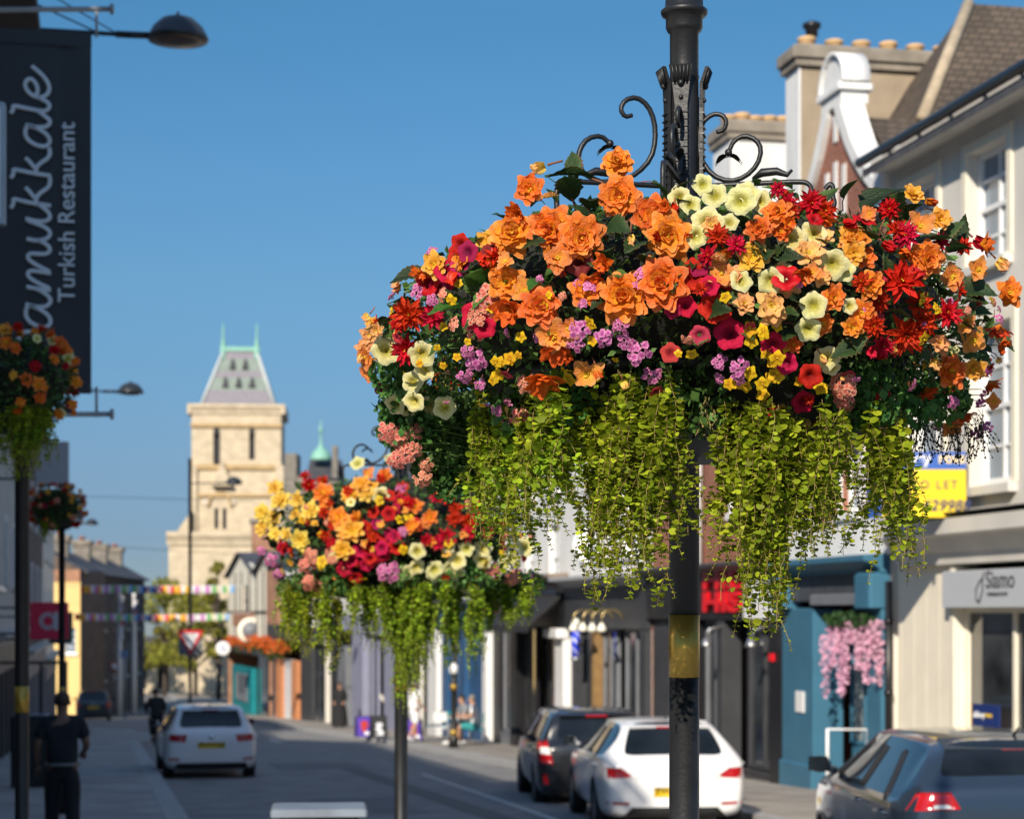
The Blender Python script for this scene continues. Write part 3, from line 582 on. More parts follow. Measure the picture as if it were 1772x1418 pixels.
# --- barber shop, grey
Y0 = Y1 + .02; Y1 = Bpx(984)
b = B('barber_shop', 'white rendered building over a charcoal barber shopfront with swan neck lamps', 'building', (XR, Y0), (XR, Y1)); L = b.L
zf1, zf0 = b.z(1110, 1000), b.z(1110, 1090); ze = b.z2(6.9)
holes = [(u0, u0 + 1, b.z2(2.9), b.z2(4.4)) for u0 in (1.2, 3.6)] + [(u0, u0 + 1, b.z2(5.1), b.z2(6.4)) for u0 in (1.2, 3.6)]
b.wall(0, L, zf1, ze, white_r, holes)
for h in holes: b.sash(h, 2, (1, 1), sill=white_r)
b.shell(0, L, ze, 8, white_r); b.roof(0, L, ze + .1, 7, 2.4, tiles_r, ends=white_r); b.gutter(0, L, ze - .05)
b.chimney(L - .8, L - .1, -3, -1.6, ze, b.z2(8.9), brick_r, 3, terra_r, concrete, seed=2)
b.cornice(0, L, zf1 - .15, zf1 + .1, .5, M('pale lead cornice', (.4, .4, .41), .7, .1), 'cornice'); b.box('fascia', 0, L, -.1, .1, zf0, zf1 - .15, char_p)
bays(b, [(1127, 1116, 'p'), (1115, 1078, 'w', grey_p), (1077, 1064, 'd', grey_p), (1063, 1040, 'w', grey_p), (1036, 1032, 'p', M('tan timber', (.24, .14, .05), .6, .2)), (1031, 1005, 'w'), (1004, 989, 'k')], zf0 - .02)
bm = M('satin brass', (.5, .38, .16), .3, .1, metal=.8); bulb = M('opal lamp glass', (.85, .83, .7), .3)
for px_ in (1033, 1050, 1067, 1084):
    u0 = b.u(px_); z0 = b.z(px_, 1072); pts = [(u0, .1, z0)] + [(u0, .1 + .22 * (1 - math.cos(a)), z0 + .2 * math.sin(a)) for a in [math.pi * k / 8 for k in range(1, 9)]] + [(u0, .54, z0 - .1)]
    lp = MB().tube(pts, .018, 8).build('swan_neck_lamp', bm, b.o); MB().lathe([(.03, 0), (.09, -.1), (.11, -.16), (.06, -.2)], 14, (u0, .54, z0 - .08)).build('lamp_shade', bulb, lp)
bp_ = thing('barber_pole', 'blue and white striped barber pole on the charcoal shopfront', 'barber pole', (XR - .32, Bpx(1020), at(1020, 1138, 45.5).z))
hp_ = .62; MB().lathe([(.1, 0), (.1, hp_)], 20).build('striped_tube', None, bp_)
m, n, l, pb_ = ntree('barber stripes'); tc = n.new('ShaderNodeTexCoord'); wv = n.new('ShaderNodeTexWave'); wv.inputs['Scale'].default_value = 2.2; mp = n.new('ShaderNodeMapping'); mp.inputs['Rotation'].default_value = (0, R_(40), 0)
l.new(tc.outputs['Object'], mp.inputs[0]); l.new(mp.outputs[0], wv.inputs['Vector']); cr = n.new('ShaderNodeValToRGB'); cr.color_ramp.interpolation = 'CONSTANT'; cr.color_ramp.elements[0].color = (.01, .03, .6, 1); cr.color_ramp.elements[1].color = (.35, .4, .8, 1); cr.color_ramp.elements[1].position = .6
l.new(wv.outputs['Fac'], cr.inputs[0]); l.new(cr.outputs[0], pb_.inputs['Base Color']); pb_.inputs['Roughness'].default_value = .2
bp_.children[0].data.materials.clear(); bp_.children[0].data.materials.append(m)
for z in (-.08, hp_): MB().lathe([(.08, 0), (.12, .02), (.12, .07), (.06, .12)], 16, (0, 0, z)).build('end_cap', metal_g, bp_)
MB().ball((0, 0, hp_ + .17), .1, 12).build('lamp_globe', bulb, bp_); MB().box(0, .3, -.02, .02, .25, .3).build('bracket', black_p, bp_)

# --- black shop with sloping sunblind, white upper floors
Y0 = Y1 + .02; Y1 = Bpx(851)
b = B('awning_shop', 'white painted building over a black shop with a sloping black sunblind', 'building', (XR, Y0), (XR, Y1)); L = b.L
zf1, zf0 = b.z(930, 1008), b.z(930, 1085); ze = b.z2(6.6)
holes = [(u0, u0 + 1.1, b.z2(2.2), b.z2(3.8)) for u0 in (1, 3.8, 6.4)] + [(u0, u0 + 1.1, b.z2(4.6), b.z2(6)) for u0 in (1, 3.8, 6.4)]
b.wall(0, L, zf1, ze, white_r, holes)
for h in holes: b.sash(h, 2, (1, 1), sill=grey_r)
b.shell(0, L, ze, 8, white_r); b.roof(0, L, ze + .1, 7, 2.4, slate, ends=white_r); b.gutter(0, L, ze - .05)
b.cornice(0, L, zf1 - .1, zf1 + .15, .5, M('brown cornice', (.22, .17, .13), .7, .1), 'cornice'); b.box('fascia', 0, L, -.1, .1, zf0, zf1 - .1, black_p)
aw = MB(); aw.prism([(.1, zf1 - .3), (1.0, zf0 + .05), (1.0, zf0 - .12), (.96, zf0 - .12), (.96, zf0 + .02), (.1, zf1 - .36)], b.u(982), b.u(905), 'yz'); awo = aw.build('sunblind', M('black canvas', (.02, .02, .022), .8, .2), b.o)
sl = Vector((0, .9, zf0 + .05 - zf1 + .3)).normalized()
tm = frame((b.u(915, .6), .42, zf0 + .32), (-1, 0, 0), -sl); tm.translation += tm.col[2].to_3d() * .015
ls = MB()
for k in range(9): ls.box(-.08, .02, 0, .5, 0, .006, 0, tm @ Matrix.Translation((.14 * k, 0, 0)))
ls.build('stripe_emblem', M('pale lettering', (.6, .6, .62), .6), awo)
bays(b, [(983, 968, 'p', white_p), (967, 945, 'w', black_p), (944, 925, 'd', black_p), (924, 902, 'w', black_p), (901, 890, 'p', black_p), (889, 868, 'w', grey_p), (867, 853, 'k', black_p)], zf0 - .02)
cb_ = MB(); cb_.bev(b.u(984), b.u(960), -.1, .3, zf0 - .25, zf0 - .02, .03); cb_.build('capital', white_p, b.o)
hs_ = thing('hanging_sign', 'black hanging sign with a pale roundel on the white wall', 'sign', at(954, 968, 49.5)); ws = 46 / FPX * 49.5; hh = 44 / FPX * 49.5
MB().bev(0, ws, -.03, .03, 0, hh, .01).build('board', black_p, hs_); rd = MB(); rd.lathe([(.19, 0), (.19, .008)], 24); ro = rd.build('roundel', M('pale sign paint', (.5, .5, .48), .5), hs_); ro.rotation_euler = (R_(90), 0, 0); ro.location = (ws * .45, -.03, hh * .55)
rr = MB(); rr.lathe([(.12, 0), (.12, .012)], 20); ro = rr.build('roundel_centre', black_p, hs_); ro.rotation_euler = (R_(90), 0, 0); ro.location = (ws * .45, -.03, hh * .55)
MB().tube([(-.1, 0, hh + .06), (ws + .9, 0, hh + .06)], .025, 8).build('bracket', black_p, hs_)
ds = thing('disc_sign', 'round white sign projecting from the white wall above the black sunblind', 'sign', at(1022, 945, 45.5)); ro = MB().lathe([(.36, -.04), (.42, -.03), (.42, .03), (.36, .04)], 28).build('disc', white_p, ds); ro.rotation_euler = (R_(90), 0, 0); MB().tube([(0, 0, .4), (.6, 0, .45), (1.1, .3, .45)], .02, 6).build('bracket', black_p, ds)

# --- deep blue shop with white columns
Y0 = Y1 + .02; Y1 = Bpx(742)
b = B('blue_shop', 'grey rendered building over a deep blue shopfront with slim white columns', 'building', (XR, Y0), (XR - .3, Y1)); L = b.L
zf1, zf0 = b.z(800, 1040), b.z(800, 1090); ze = b.z2(6.2)
b.wall(0, L, zf1, ze, grey_r, [(u0, u0 + 1.1, b.z2(2), b.z2(3.6)) for u0 in (1, 4.6, 8)])
for u0 in (1, 4.6, 8): b.sash((u0, u0 + 1.1, b.z2(2), b.z2(3.6)), sill=white_r)
b.shell(0, L, ze, 8, grey_r); b.roof(0, L, ze + .1, 7, 2.4, slate, ends=grey_r); b.cornice(0, L, zf1 - .1, zf1 + .1, .4, white_p); b.box('fascia', 0, L, -.1, .1, zf0, zf1 - .1, navy_p)
bays(b, [(849, 841, 'p', white_p), (840, 812, 'k', navy_p), (811, 803, 'p', navy_p), (802, 775, 'w', navy_p), (774, 764, 'k', navy_p), (762, 746, 'p', white_p)], zf0)
# --- lavender grey shop
Y0 = Y1 + .02; Y1 = Bpx(612)
b = B('lavender_shop', 'pale building over a lavender grey painted shopfront', 'building', (XR - .3, Y0), (9.6, 88)); L = b.L
zf1, zf0 = b.z(680, 1065), b.z(680, 1100); ze = b.z2(5.6)
b.wall(0, L, zf1, ze, grey_r, [(u0, u0 + 1.2, b.z2(1.6), b.z2(3.2)) for u0 in (2, 7, 12)])
for u0 in (2, 7, 12): b.sash((u0, u0 + 1.2, b.z2(1.6), b.z2(3.2)), sill=white_r)
b.shell(0, L, ze, 8, grey_r); b.roof(0, L, ze + .1, 7, 2.4, slate, ends=grey_r); b.box('fascia', 0, L, -.1, .15, zf0, zf1, lav_p)
bays(b, [(740, 722, 'w', char_p), (721, 690, 'k', char_p), (689, 664, 'k', lav_p), (663, 652, 'd', lav_p), (651, 634, 'w', lav_p), (633, 614, 'p', lav_p)], zf0)
# --- charcoal shop
b = B('charcoal_shop', 'dark brick building over a charcoal shopfront beside the orange columns', 'building', (9.6, 88.05), (8.75, 108)); L = b.L
zf1, zf0 = b.z(560, 1085), b.z(560, 1115); ze = b.z2(4.4)
b.wall(0, L, zf1, ze, white_r, [(u0, u0 + 1.2, b.z2(1), b.z2(2.6)) for u0 in (3, 9, 15)])
for u0 in (3, 9, 15): b.sash((u0, u0 + 1.2, b.z2(1), b.z2(2.6)), sill=white_r)
b.shell(0, L, ze, 8, brick_o); b.roof(0, L, ze + .1, 7, 2.8, slate, ends=brick_o); b.box('fascia', 0, L, -.1, .15, zf0, zf1, char_p)
bays(b, [(603, 590, 'p', grey_p), (589, 570, 'w'), (569, 560, 'd'), (559, 540, 'w'), (539, 520, 'k')], zf0)
# --- inn with teal doorway and flower boxes
b = B('old_inn', 'half timbered white and brick inn with teal doorway and orange columns', 'building', (8.75, 108.05), (7.75, 128)); L = b.L
def zz_(y): return b.z(450, y)
zmid = zz_(1125); ze = zz_(985)
b.wall(0, L, zmid, ze, cream_w, [(b.u(430), b.u(420), zz_(1070), zz_(1010)), (b.u(476), b.u(462), zz_(1070), zz_(1010))])
for h in ((b.u(430), b.u(420), zz_(1070), zz_(1010)), (b.u(476), b.u(462), zz_(1070), zz_(1010))): b.sash(h, 2, (1, 1), frame_m=timber)
b.box('brick_bay', 0, b.u(487), -.2, .15, zmid, ze + .2, brick_o); b.box('brick_band', b.u(440), b.u(405), -.1, .08, zz_(1085), zz_(1060), brick_o)
tb = MB()
for px_ in (408, 418, 432, 445, 456, 470, 484): tb.box(b.u(px_) - .1, b.u(px_) + .1, -.02, .05, zmid, ze)
tb.box(0, L, -.02, .06, zz_(1062), zz_(1058)); tb.build('timber_frame', timber, b.o)
b.shell(0, L, ze, 9, brick_o)
for ua_, ub_ in ((b.u(442), L), (b.u(487), b.u(443))):
    um = (ua_ + ub_) / 2; hw_ = (ub_ - ua_) / 2; q = MB()
    q.prism([(ua_, ze), (ub_, ze), (um, ze + hw_ * .14)], -.2, .0, 'xz'); q.build('gable', cream_w, b.o)
    q = MB()
    for sg_ in (-1, 1): q.add([(um, .3, ze + hw_ * .17), (um + sg_ * (hw_ + .3), .3, ze - .25), (um + sg_ * (hw_ + .3), -9, ze - .25), (um, -9, ze + hw_ * .17)], [(0, 1, 2, 3)], flat=True)
    q.build('roof', slate, b.o)
b.chimney(L - .9, L, -3, -1.5, ze, ze + 3.2, brick_o, 2, terra_r, concrete)
bays(b, [(518, 508, 'p', M('orange stone', (.55, .22, .09), .7, .1)), (507, 492, 'k', white_p), (491, 481, 'p', MATS['orange stone']), (480, 443, 'w', black_p)], zmid - .3)
b.box('ledge', 0, L, -.1, .5, zmid - .28, zmid, char_p)
b.box('teal_surround', b.u(441), b.u(407), -.2, .2, .1, zz_(1160), teal_p, c=.03); b.pane(b.u(434), b.u(416), zz_(1222), zz_(1172), .22, grey_p, .08, 1)
fb = MB(); fq = random.Random(8); ofl = Mplant('far orange blossom', (.6, .12, .02), (.7, .2, .03), .3); gfl = Mplant('far leaf', (.03, .06, .015), (.06, .1, .02), .2)
for px_ in range(404, 505, 5):
    u0 = b.u(px_); z0 = zmid + .35 + fq.uniform(-.15, .15); cloud(fb, (u0, .4, z0), (.7, .35, .35), 40, .2, fq, 0, flat=1); cloud(fb, (u0, .4, z0 - .25), (.7, .35, .3), 30, .2, fq, 1)
tag(fb.build('flower_box', [ofl, gfl]), 'long box of orange flowers above the teal doorway of the inn', 'flower box'); fo = COL.objects['flower_box']; fo.location = b.o.location; fo.rotation_euler = b.o.rotation_euler
ds = thing('disc_sign', 'round white sign with a blue letter hanging by the teal doorway', 'sign', at(386, 1123, 112)); ro = MB().lathe([(.36, -.05), (.4, -.04), (.4, .04), (.36, .05)], 24).build('disc', white_p, ds); ro.rotation_euler = (R_(90), 0, 0)
textmesh('lettering', 'G', .5, M('blue lettering', (.02, .06, .4), .5), ds, frame((-.18, -.06, -.22), (1, 0, 0), (0, 0, 1))); MB().tube([(.4, 0, .1), (1.6, 0, .1)], .04, 6).build('bracket', black_p, ds)
cl = thing('clock', 'round pale clock face projecting from the inn wall above the flower box', 'clock', at(434, 1092, 113)); ro = MB().lathe([(.6, -.1), (.75, -.08), (.75, .08), (.6, .1)], 28).build('dial', cream_w, cl); ro.rotation_euler = (R_(90), 0, 0); ro = MB().lathe([(.5, 0), (.5, .02)], 28, (0, 0, .1)).build('dial_centre', grey_p, cl); ro.rotation_euler = (R_(90), 0, 0)
MB().tube([(.7, 0, 0), (1.4, .3, 0)], .05, 6).build('bracket', black_p, cl)
# ------------------------------------------------------------------ left-hand side of the street (in shade)
XL = -2.4
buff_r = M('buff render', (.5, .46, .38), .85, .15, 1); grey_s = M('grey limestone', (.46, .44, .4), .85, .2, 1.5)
def left(name, label, y0, y1, zew, mat, depth=8, fas=char_p, wins=3, seed=1, sh=None, zs=3.0):
    q = random.Random(seed); b = B(name, label, 'building', (XL, y1), (XL, y0)); L = b.L; ze = b.z2(zew); g0 = -gz((y0 + y1) / 2) + gz(y1)
    zf = 3.1 + (gz(y0) - gz(y1)) * .5; hs_ = []
    step = L / wins
    for k in range(wins):
        u = step * (k + .5) - .55; z = zf + 1.3
        while z + 1.7 < ze - .3: hs_.append((u, u + 1.1, z, z + 1.6)); z += 2.9
    b.wall(0, L, zf, ze, mat, hs_)
    for h in hs_: b.sash(h, 2, (1, 1), sill=grey_s, sur=(white_r if seed % 2 else None))
    b.shell(0, L, ze, depth, mat); b.roof(0, L, ze + .05, depth, depth * .3, slate, ends=mat); b.gutter(0, L, ze - .05)
    b.cornice(0, L, zf - .12, zf + .18, .35, grey_s if seed % 2 else white_p); b.box('fascia', 0, L, -.1, .12, zf - .75, zf - .12, fas)
    n = max(2, int(L / 2.2)); d = L / n
    for k in range(n):
        b.box('pilaster', k * d, k * d + .3, -.25, .1, .1, zf - .75, fas, c=.02)
        if k % 3 == 1: b.door(k * d + .3, k * d + d * .6, .1, zf - .8, fas); b.box('wall_panel', k * d + d * .6, (k + 1) * d, -.2, .02, .1, zf - .75, fas)
        else: b.box('stallriser', k * d + .3, (k + 1) * d, -.2, .02, .1, .6, fas); b.pane(k * d + .3, (k + 1) * d, .6, zf - .75, -.1, fas)
    return b
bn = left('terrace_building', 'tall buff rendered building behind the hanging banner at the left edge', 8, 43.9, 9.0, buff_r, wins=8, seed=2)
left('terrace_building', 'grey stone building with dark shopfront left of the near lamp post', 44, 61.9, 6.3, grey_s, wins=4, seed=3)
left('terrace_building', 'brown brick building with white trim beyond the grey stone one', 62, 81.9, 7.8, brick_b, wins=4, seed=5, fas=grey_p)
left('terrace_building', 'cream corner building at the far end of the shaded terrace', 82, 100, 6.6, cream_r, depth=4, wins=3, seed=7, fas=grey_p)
# half timbered oriel high on the near building
oo = thing('oriel_bay', 'dark timbered oriel window bay high above the hanging banner', 'bay window', (-2.4, 17.4, 6.5))
MB().box(0, 1.75, -.8, .8, .35, 2.2).build('wall', M('brown stained boards', (.16, .09, .045), .6, .5, 3, stretch=(6, 6, .5)), oo)
q = MB()
for x in (.0, .62, 1.2, 1.72): q.box(x, x + .09, -.86, -.79, .3, 2.25)
q.box(0, 1.85, -.88, .85, .2, .36); q.build('timber_frame', timber, oo); MB().box(.95, 1.12, -.83, -.795, .5, 2.2).build('pale_shutter', cream_w, oo)
MB().prism([(0, 2.26), (1.9, 2.26), (1.5, 2.9), (0, 3.1)], -.95, .9, 'xz').build('roof', slate, oo)
# yellow and dark fronts at the bend
b = B('yellow_building', 'sunlit yellow painted house end closing the left side of the street', 'building', (-1.28, 112), (-2.75, 112.4)); L = b.L; ze = b.z2(4.0)
b.wall(0, L, 0, b.z2(3.35), M('yellow paint', (.75, .52, .2), .7, .06, 1), [(.25, .85, b.z2(-.6), b.z2(.8))]); b.sash((.25, .85, b.z2(-.6), b.z2(.8)), sill=white_p); b.box('brick_parapet', 0, L, -.4, .05, b.z2(3.35), ze, brick_o); b.shell(0, L, ze, 5, brick_b)
b = B('dark_terrace', 'long dark brown stone terrace with pale chimneys at the bend', 'building', (2.75, 140), (-1.25, 112.6), base=gz(140) - .2); L = b.L; ze = b.z2(4.1)
hs_ = [(u, u + 1.2, z, z + 1.9) for u in [3 + 5.2 * k for k in range(5)] for z in (2.6, 5.6)]
b.wall(0, L, 0, ze, Mbrick('dark brown stone', (.075, .05, .04), (.06, .042, .034), (.05, .04, .035), .6, .25), hs_)
for h in hs_: b.sash(h, 2, (1, 1), frame_m=grey_s, sill=grey_s, sur=stone_d)
b.shell(0, L, ze, 4, brick_b); b.roof(0, L, ze, 4, 1.1, slate, ends=brick_b)
for u in (2, 9, 16, 24): b.chimney(u, u + .9, -2.2, -1.2, ze + .4, ze + 1.6, stone_d, 3, terra_r, concrete, along='u', seed=int(u))
# banner on two wall arms
D = 16.2
def bpt(x, y): return at(x, y, D)
yb = bpt(80, 400).y
ba = thing('hanging_banner', 'long dark slate banner with pale script held between two grey wall arms', 'banner', (bpt(158, 400).x, yb, bpt(158, 678).z))
def L2(x, y, dy=0):                                     # photo column/row -> point on the banner's plane, local
    r = ray(x, y); p = CAM + r * ((yb + dy) / r.y); return Vector((p.x - ba.location.x, dy, p.z - ba.location.z))
cl_m = M('slate banner cloth', (.03, .034, .04), .7, .1, 2, .1); gr_l = M('grey banner print', (.62, .67, .71), .7, .05)
mb = MB(); nx, nz = 24, 40; vs = []; x0 = L2(-6, 400).x; z1 = L2(80, 56).z
for k in range(nz + 1):
    for i in range(nx + 1):
        f, g_ = i / nx, k / nz; x = x0 * (1 - f); wv_ = .012 * math.sin(f * 9 + g_ * 2.2) * (.3 + g_ * .7) * (1 if f > .65 else .25)
        vs.append((x, wv_, z1 * g_))
mb.add(vs, [(k * (nx + 1) + i, k * (nx + 1) + i + 1, (k + 1) * (nx + 1) + i + 1, (k + 1) * (nx + 1) + i) for k in range(nz) for i in range(nx)]); mb.build('cloth', cl_m, ba)
MB().bev(x0, 0.002, -.012, .012, z1 - .1, z1 + .02, .004).build('top_hem', cl_m, ba); MB().box(x0, .0, -.014, .012, -.01, .05).build('bottom_hem', cl_m, ba)
strokes = [
    [(62, 165), (66, 159), (63, 146), (55, 137), (47, 138), (43, 146), (45, 155), (54, 165), (66, 170), (76, 168), (83, 163), (86, 153), (82, 142), (73, 130), (55, 115)],
    [(19, 197), (23, 190), (22, 183), (40, 187), (60, 191), (76, 194), (84, 190), (86, 182), (80, 176), (66, 169)],
    [(45, 222), (43, 232), (48, 243), (60, 251), (74, 255), (84, 252), (87, 243), (80, 232), (65, 223), (50, 217), (45, 222)],
    [(44, 217), (60, 221), (78, 221), (85, 217), (87, 209), (78, 202), (66, 193)],
    [(19, 309), (24, 301), (22, 293), (40, 297), (60, 301), (88, 305)], [(44, 274), (52, 281), (62, 294)], [(62, 298), (64, 288), (73, 281), (83, 275), (87, 266), (85, 256)],
    [(19, 361), (24, 352), (22, 344), (40, 349), (60, 353), (88, 357)], [(44, 325), (52, 333), (62, 346)], [(62, 350), (64, 340), (73, 332), (83, 326), (87, 317), (86, 306)],
    [(44, 379), (62, 384), (80, 384), (87, 378), (85, 369), (76, 361), (66, 354)], [(46, 414), (66, 418), (82, 414), (88, 405), (82, 396), (64, 388), (47, 382)],
    [(46, 497), (66, 501), (88, 503)], [(86, 500), (60, 488), (47, 478), (50, 469), (64, 470), (88, 474)], [(86, 471), (60, 458), (47, 448), (50, 439), (64, 440), (80, 441), (88, 434), (82, 424), (66, 416)],
    [(45, 536), (44, 546), (50, 557), (62, 564), (76, 568), (86, 564), (88, 553), (80, 543), (65, 534), (50, 528), (45, 536)], [(44, 527), (60, 532), (78, 532), (86, 527), (88, 518), (78, 508), (64, 501)],
    [(68, 600), (65, 586), (53, 575), (40, 575), (32, 584), (31, 598), (36, 612)], [(20, 620), (45, 628), (88, 640)]]
def smooth_poly(p, it=2):
    for _ in range(it):
        q = [p[0]]
        for a, b_ in zip(p, p[1:]): q += [(a[0] * .75 + b_[0] * .25, a[1] * .75 + b_[1] * .25), (a[0] * .25 + b_[0] * .75, a[1] * .25 + b_[1] * .75)]
        p = q + [p[-1]]
    return p
tx = MB()
for s_ in strokes:
    pts = [L2(x, y) for x, y in smooth_poly(s_)]
    q = MB().tube(pts, .0175, 8, sq=(0, 1, 0)); tx.v and None; tx.app(q, Matrix.Translation((0, -.022, 0)) @ Matrix.Scale(.25, 4, (0, 1, 0)))
tx.build('script_lettering', gr_l, ba)
p = L2(137, 524, -.02); ln = L2(137, 212, -.02).z - p.z
to = textmesh('lettering', 'Turkish Restaurant', .19, gr_l, ba, frame(p, (0, 0, 1), (-1, 0, 0)), extrude=.004, bold=.0015); wdt = max(v.co.x for v in to.data.vertices); to.scale = (ln / wdt, 1, 1)
arm_m = M('grey painted arm', (.3, .31, .32), .45, .1, 5)
for y_, nm in ((15, 0), (717, 1)):
    a, c = L2(-330, y_ + 3, 0), L2(192, y_, 0); q = MB(); q.tube([a, c], .022, 10); q.lathe([(.02, 0), (.045, .006), (.045, .03), (.02, .036)], 14); n_ = len(q.v) - 14 * 4
    for i in range(n_, len(q.v)): v = q.v[i]; q.v[i] = (c.x + v[2] - .01, c.y + v[0], c.z + v[1])
    q.tube([L2(167, 12 if nm == 0 else 670, 0), L2(167, 64 if nm == 0 else 722, 0)], .012, 6); q.build('wall_arm', arm_m, ba)
MB().tube([L2(90, -8, .3), L2(212, 63, .3)], .006, 5).build('stay_wire', black_p, ba)
# white sign edge at the frame edge
r = ray(10, 300); p = CAM + r * (12.6 / r.y); sgn_ = thing('projecting_sign', 'pale grey framed sign projecting beside the banner at the left edge', 'sign', (p.x, 12.6, at(5, 410, 12.6).z)); hh = (410 - 205) / FPX * 12.6
MB().bev(-1.2, 0, -.05, .05, 0, hh, .01).build('frame', metal_g, sgn_); MB().box(-1.17, -.03, -.056, -.049, .04, hh - .04).build('sign_face', M('white perspex', (.7, .72, .74), .4, .03), sgn_); MB().tube([(-.1, 0, -.08), (-2, 0, -.08)], .03, 8).build('bracket', metal_g, sgn_)
def flat_sign(name, label, x0, y0, x1, y1, D, mat, frame_=None, wall=True, th=.06):
    p = at(x0, y1, D); t = thing(name, label, 'sign', p); wd = (x1 - x0) / FPX * D; hh = (y1 - y0) / FPX * D
    MB().bev(0, wd, -th / 2, th / 2, 0, hh, .01).build('panel', mat, t)
    if wall:
        q = MB()
        for z in (hh * .15, hh * .85): q.tube([(.02, 0, z), (XL - p.x + .02, 0, z)], .018, 6)
        q.build('bracket', black_p, t)
    return t, wd, hh
red_s = M('crimson sign', (.62, .01, .06), .4, .05, 2)
t, wd, hh = flat_sign('logo_sign', 'crimson square sign with a pale striped letter a projecting from the left wall', 52, 1043, 117, 1107, 32, red_s, th=.12)
wl = M('pale sign print', (.55, .55, .6), .5, .03); q = MB(); cx_, cz_ = wd * .47, hh * .49
for k, rr in enumerate((.135, .118, .101, .084)):
    q.tube([(cx_ + rr * math.cos(a), -.063, cz_ + rr * math.sin(a)) for a in [math.pi * 2 * i / 40 for i in range(41)]], .0065, 6, cap=False)
q.bev(cx_ + .1, cx_ + .155, -.068, -.06, cz_ - .15, cz_ + .15, .002); q.build('letter_emblem', wl, t)
flat_sign('projecting_sign', 'dark green and black sign behind the crimson letter sign', 85, 1060, 125, 1115, 44, M('dark green sign', (.02, .06, .05), .4, .1, 2))
flat_sign('projecting_sign', 'blank pale grey box sign under the near left flower basket', 62, 765, 118, 841, 31, M('pale grey box sign', (.34, .35, .37), .5, .05, 2), th=.3)
t = thing('sign_frame', 'empty square black bracket frame below the crimson letter sign', 'bracket', at(70, 1225, 40)); wd = 46 / FPX * 40; hh = 80 / FPX * 40
q = MB(); q.box(-.8, wd, -.03, .03, hh - .06, hh); q.box(wd - .06, wd, -.03, .03, 0, hh - .06); q.box(-.02, .04, -.03, .03, -.8, hh - .06); q.build('frame', black_p, t)
# cabinet and recycling box on the left pavement
c = at(56, 1335, 30); t = thing('street_cabinet', 'dark square cabinet standing against the left wall behind the man', 'cabinet', (c.x - .15, 34, gz(34) + .02)); MB().bev(-.3, .3, -.25, .25, 0, 1.2, .02).build('body', black_p, t); MB().box(-.27, .27, -.26, -.25, .1, 1.1).build('door', iron, t)
c = at(72, 1230, 46); t = thing('recycling_bin', 'blue and green recycling bin further along the left pavement', 'bin', (c.x, c.y, gz(c.y) + .02)); MB().bev(-.17, .17, -.2, .2, 0, .6, .02).build('body', M('bin green', (.03, .3, .06), .5), t); MB().bev(-.17, .17, -.2, .2, .6, 1.05, .03).build('upper_body', M('bin blue', (.05, .2, .45), .5), t)

# ------------------------------------------------------------------ the stone tower
T0 = 172
pa, pb2 = at(487, 900, T0), at(331, 900, T0)
b = B('clock_tower', 'pale stone tower with steep slate roof and green copper ridge', 'tower', (pa.x, pa.y + .3), (pb2.x, pb2.y - .3)); L = b.L
def uz(x, y): return b.px(x, y)
zp = b.z(410, 717); zt = b.z(410, 700)
hs_ = [(b.u(381), b.u(369), b.z(375, 806), b.z(375, 752)), (b.u(441), b.u(431), b.z(436, 796), b.z(436, 752)), (b.u(378), b.u(371), b.z(375, 916), b.z(375, 880)), (b.u(392), b.u(385), b.z(388, 916), b.z(388, 880))]
b.wall(0, L, 0, zp, stone, hs_, rev=.35)
dark_s = M('dark louvres', (.025, .025, .03), .8)
for h in hs_: b.box('louvre', h[0], h[1], -.5, -.33, h[2], h[3], dark_s)
for h in hs_[:2]:
    q = MB(); um = (h[0] + h[1]) / 2; q.prism([(h[0] - .02, h[3] - .01)] + [(um + (h[1] - h[0]) / 2 * math.cos(a), h[3] + .75 * math.sin(a)) for a in (2.4, 1.57, .75)] + [(h[1] + .02, h[3] - .01)], .0, .03, 'xz'); q.build('arch_head', dark_s, b.o)
b.shell(0, L, zp, 8, stone)
b.cornice(-.1, L + .1, zp, zt, .35, stone); MB().box(L + .0, L + .35, -8, .3, zp, zt).build('side_cornice', stone, b.o); MB().box(-.35, 0, -8, .3, zp, zt).build('side_cornice', stone, b.o)
for y_, th in ((737, .3), (809, .4), (858, .25)): z = b.z(410, y_); b.box('string_course', -.08, L + .08, -.1, .22, z - th / 2, z + th / 2, M('ochre stone band', (.45, .31, .15), .85, .15, 2))
for x_ in (334, 484): b.box('buttress', b.u(x_) - .35, b.u(x_) + .35, -.2, .3, 0, b.z(410, 806), stone)
# mansard roof
ru = [(b.u(475), b.u(347), zt), (b.u(458), b.u(360), b.z(410, 655)), (b.u(441), b.u(384), b.z(410, 600))]
rl0, rl1, rz0 = ru[0]; rt0, rt1, rz1 = ru[2]; din = (rt0 - rl0)
def ringp(f): u0 = rl0 + (rt0 - rl0) * f; u1 = rl1 + (rt1 - rl1) * f; dd = din * f; z = rz0 + (rz1 - rz0) * f; return [(u0, -.7 - dd, z), (u1, -.7 - dd, z), (u1, -7.3 + dd, z), (u0, -7.3 + dd, z)]
slp = M('purple slate', (.2, .185, .21), .6, .12, 3); cop = M('green copper slates', (.19, .24, .205), .6, .12, 3); copb = M('bright verdigris', (.22, .46, .36), .6, .1, 3)
for f0, f1, m_, nm in ((0, .27, slp, 'slate_tier'), (.27, .5, cop, 'copper_tier'), (.5, .62, slp, 'slate_tier'), (.62, .84, cop, 'copper_tier'), (.84, 1, slp, 'slate_tier')):
    q = MB(); q.add(ringp(f0) + ringp(f1), [(i, 4 + i, 4 + (i + 1) % 4, (i + 1) % 4) for i in range(4)] + ([(4, 7, 6, 5)] if f1 == 1 else []), flat=True); q.build(nm, m_, b.o)
q = MB(); A_, C_ = ringp(0), ringp(1)
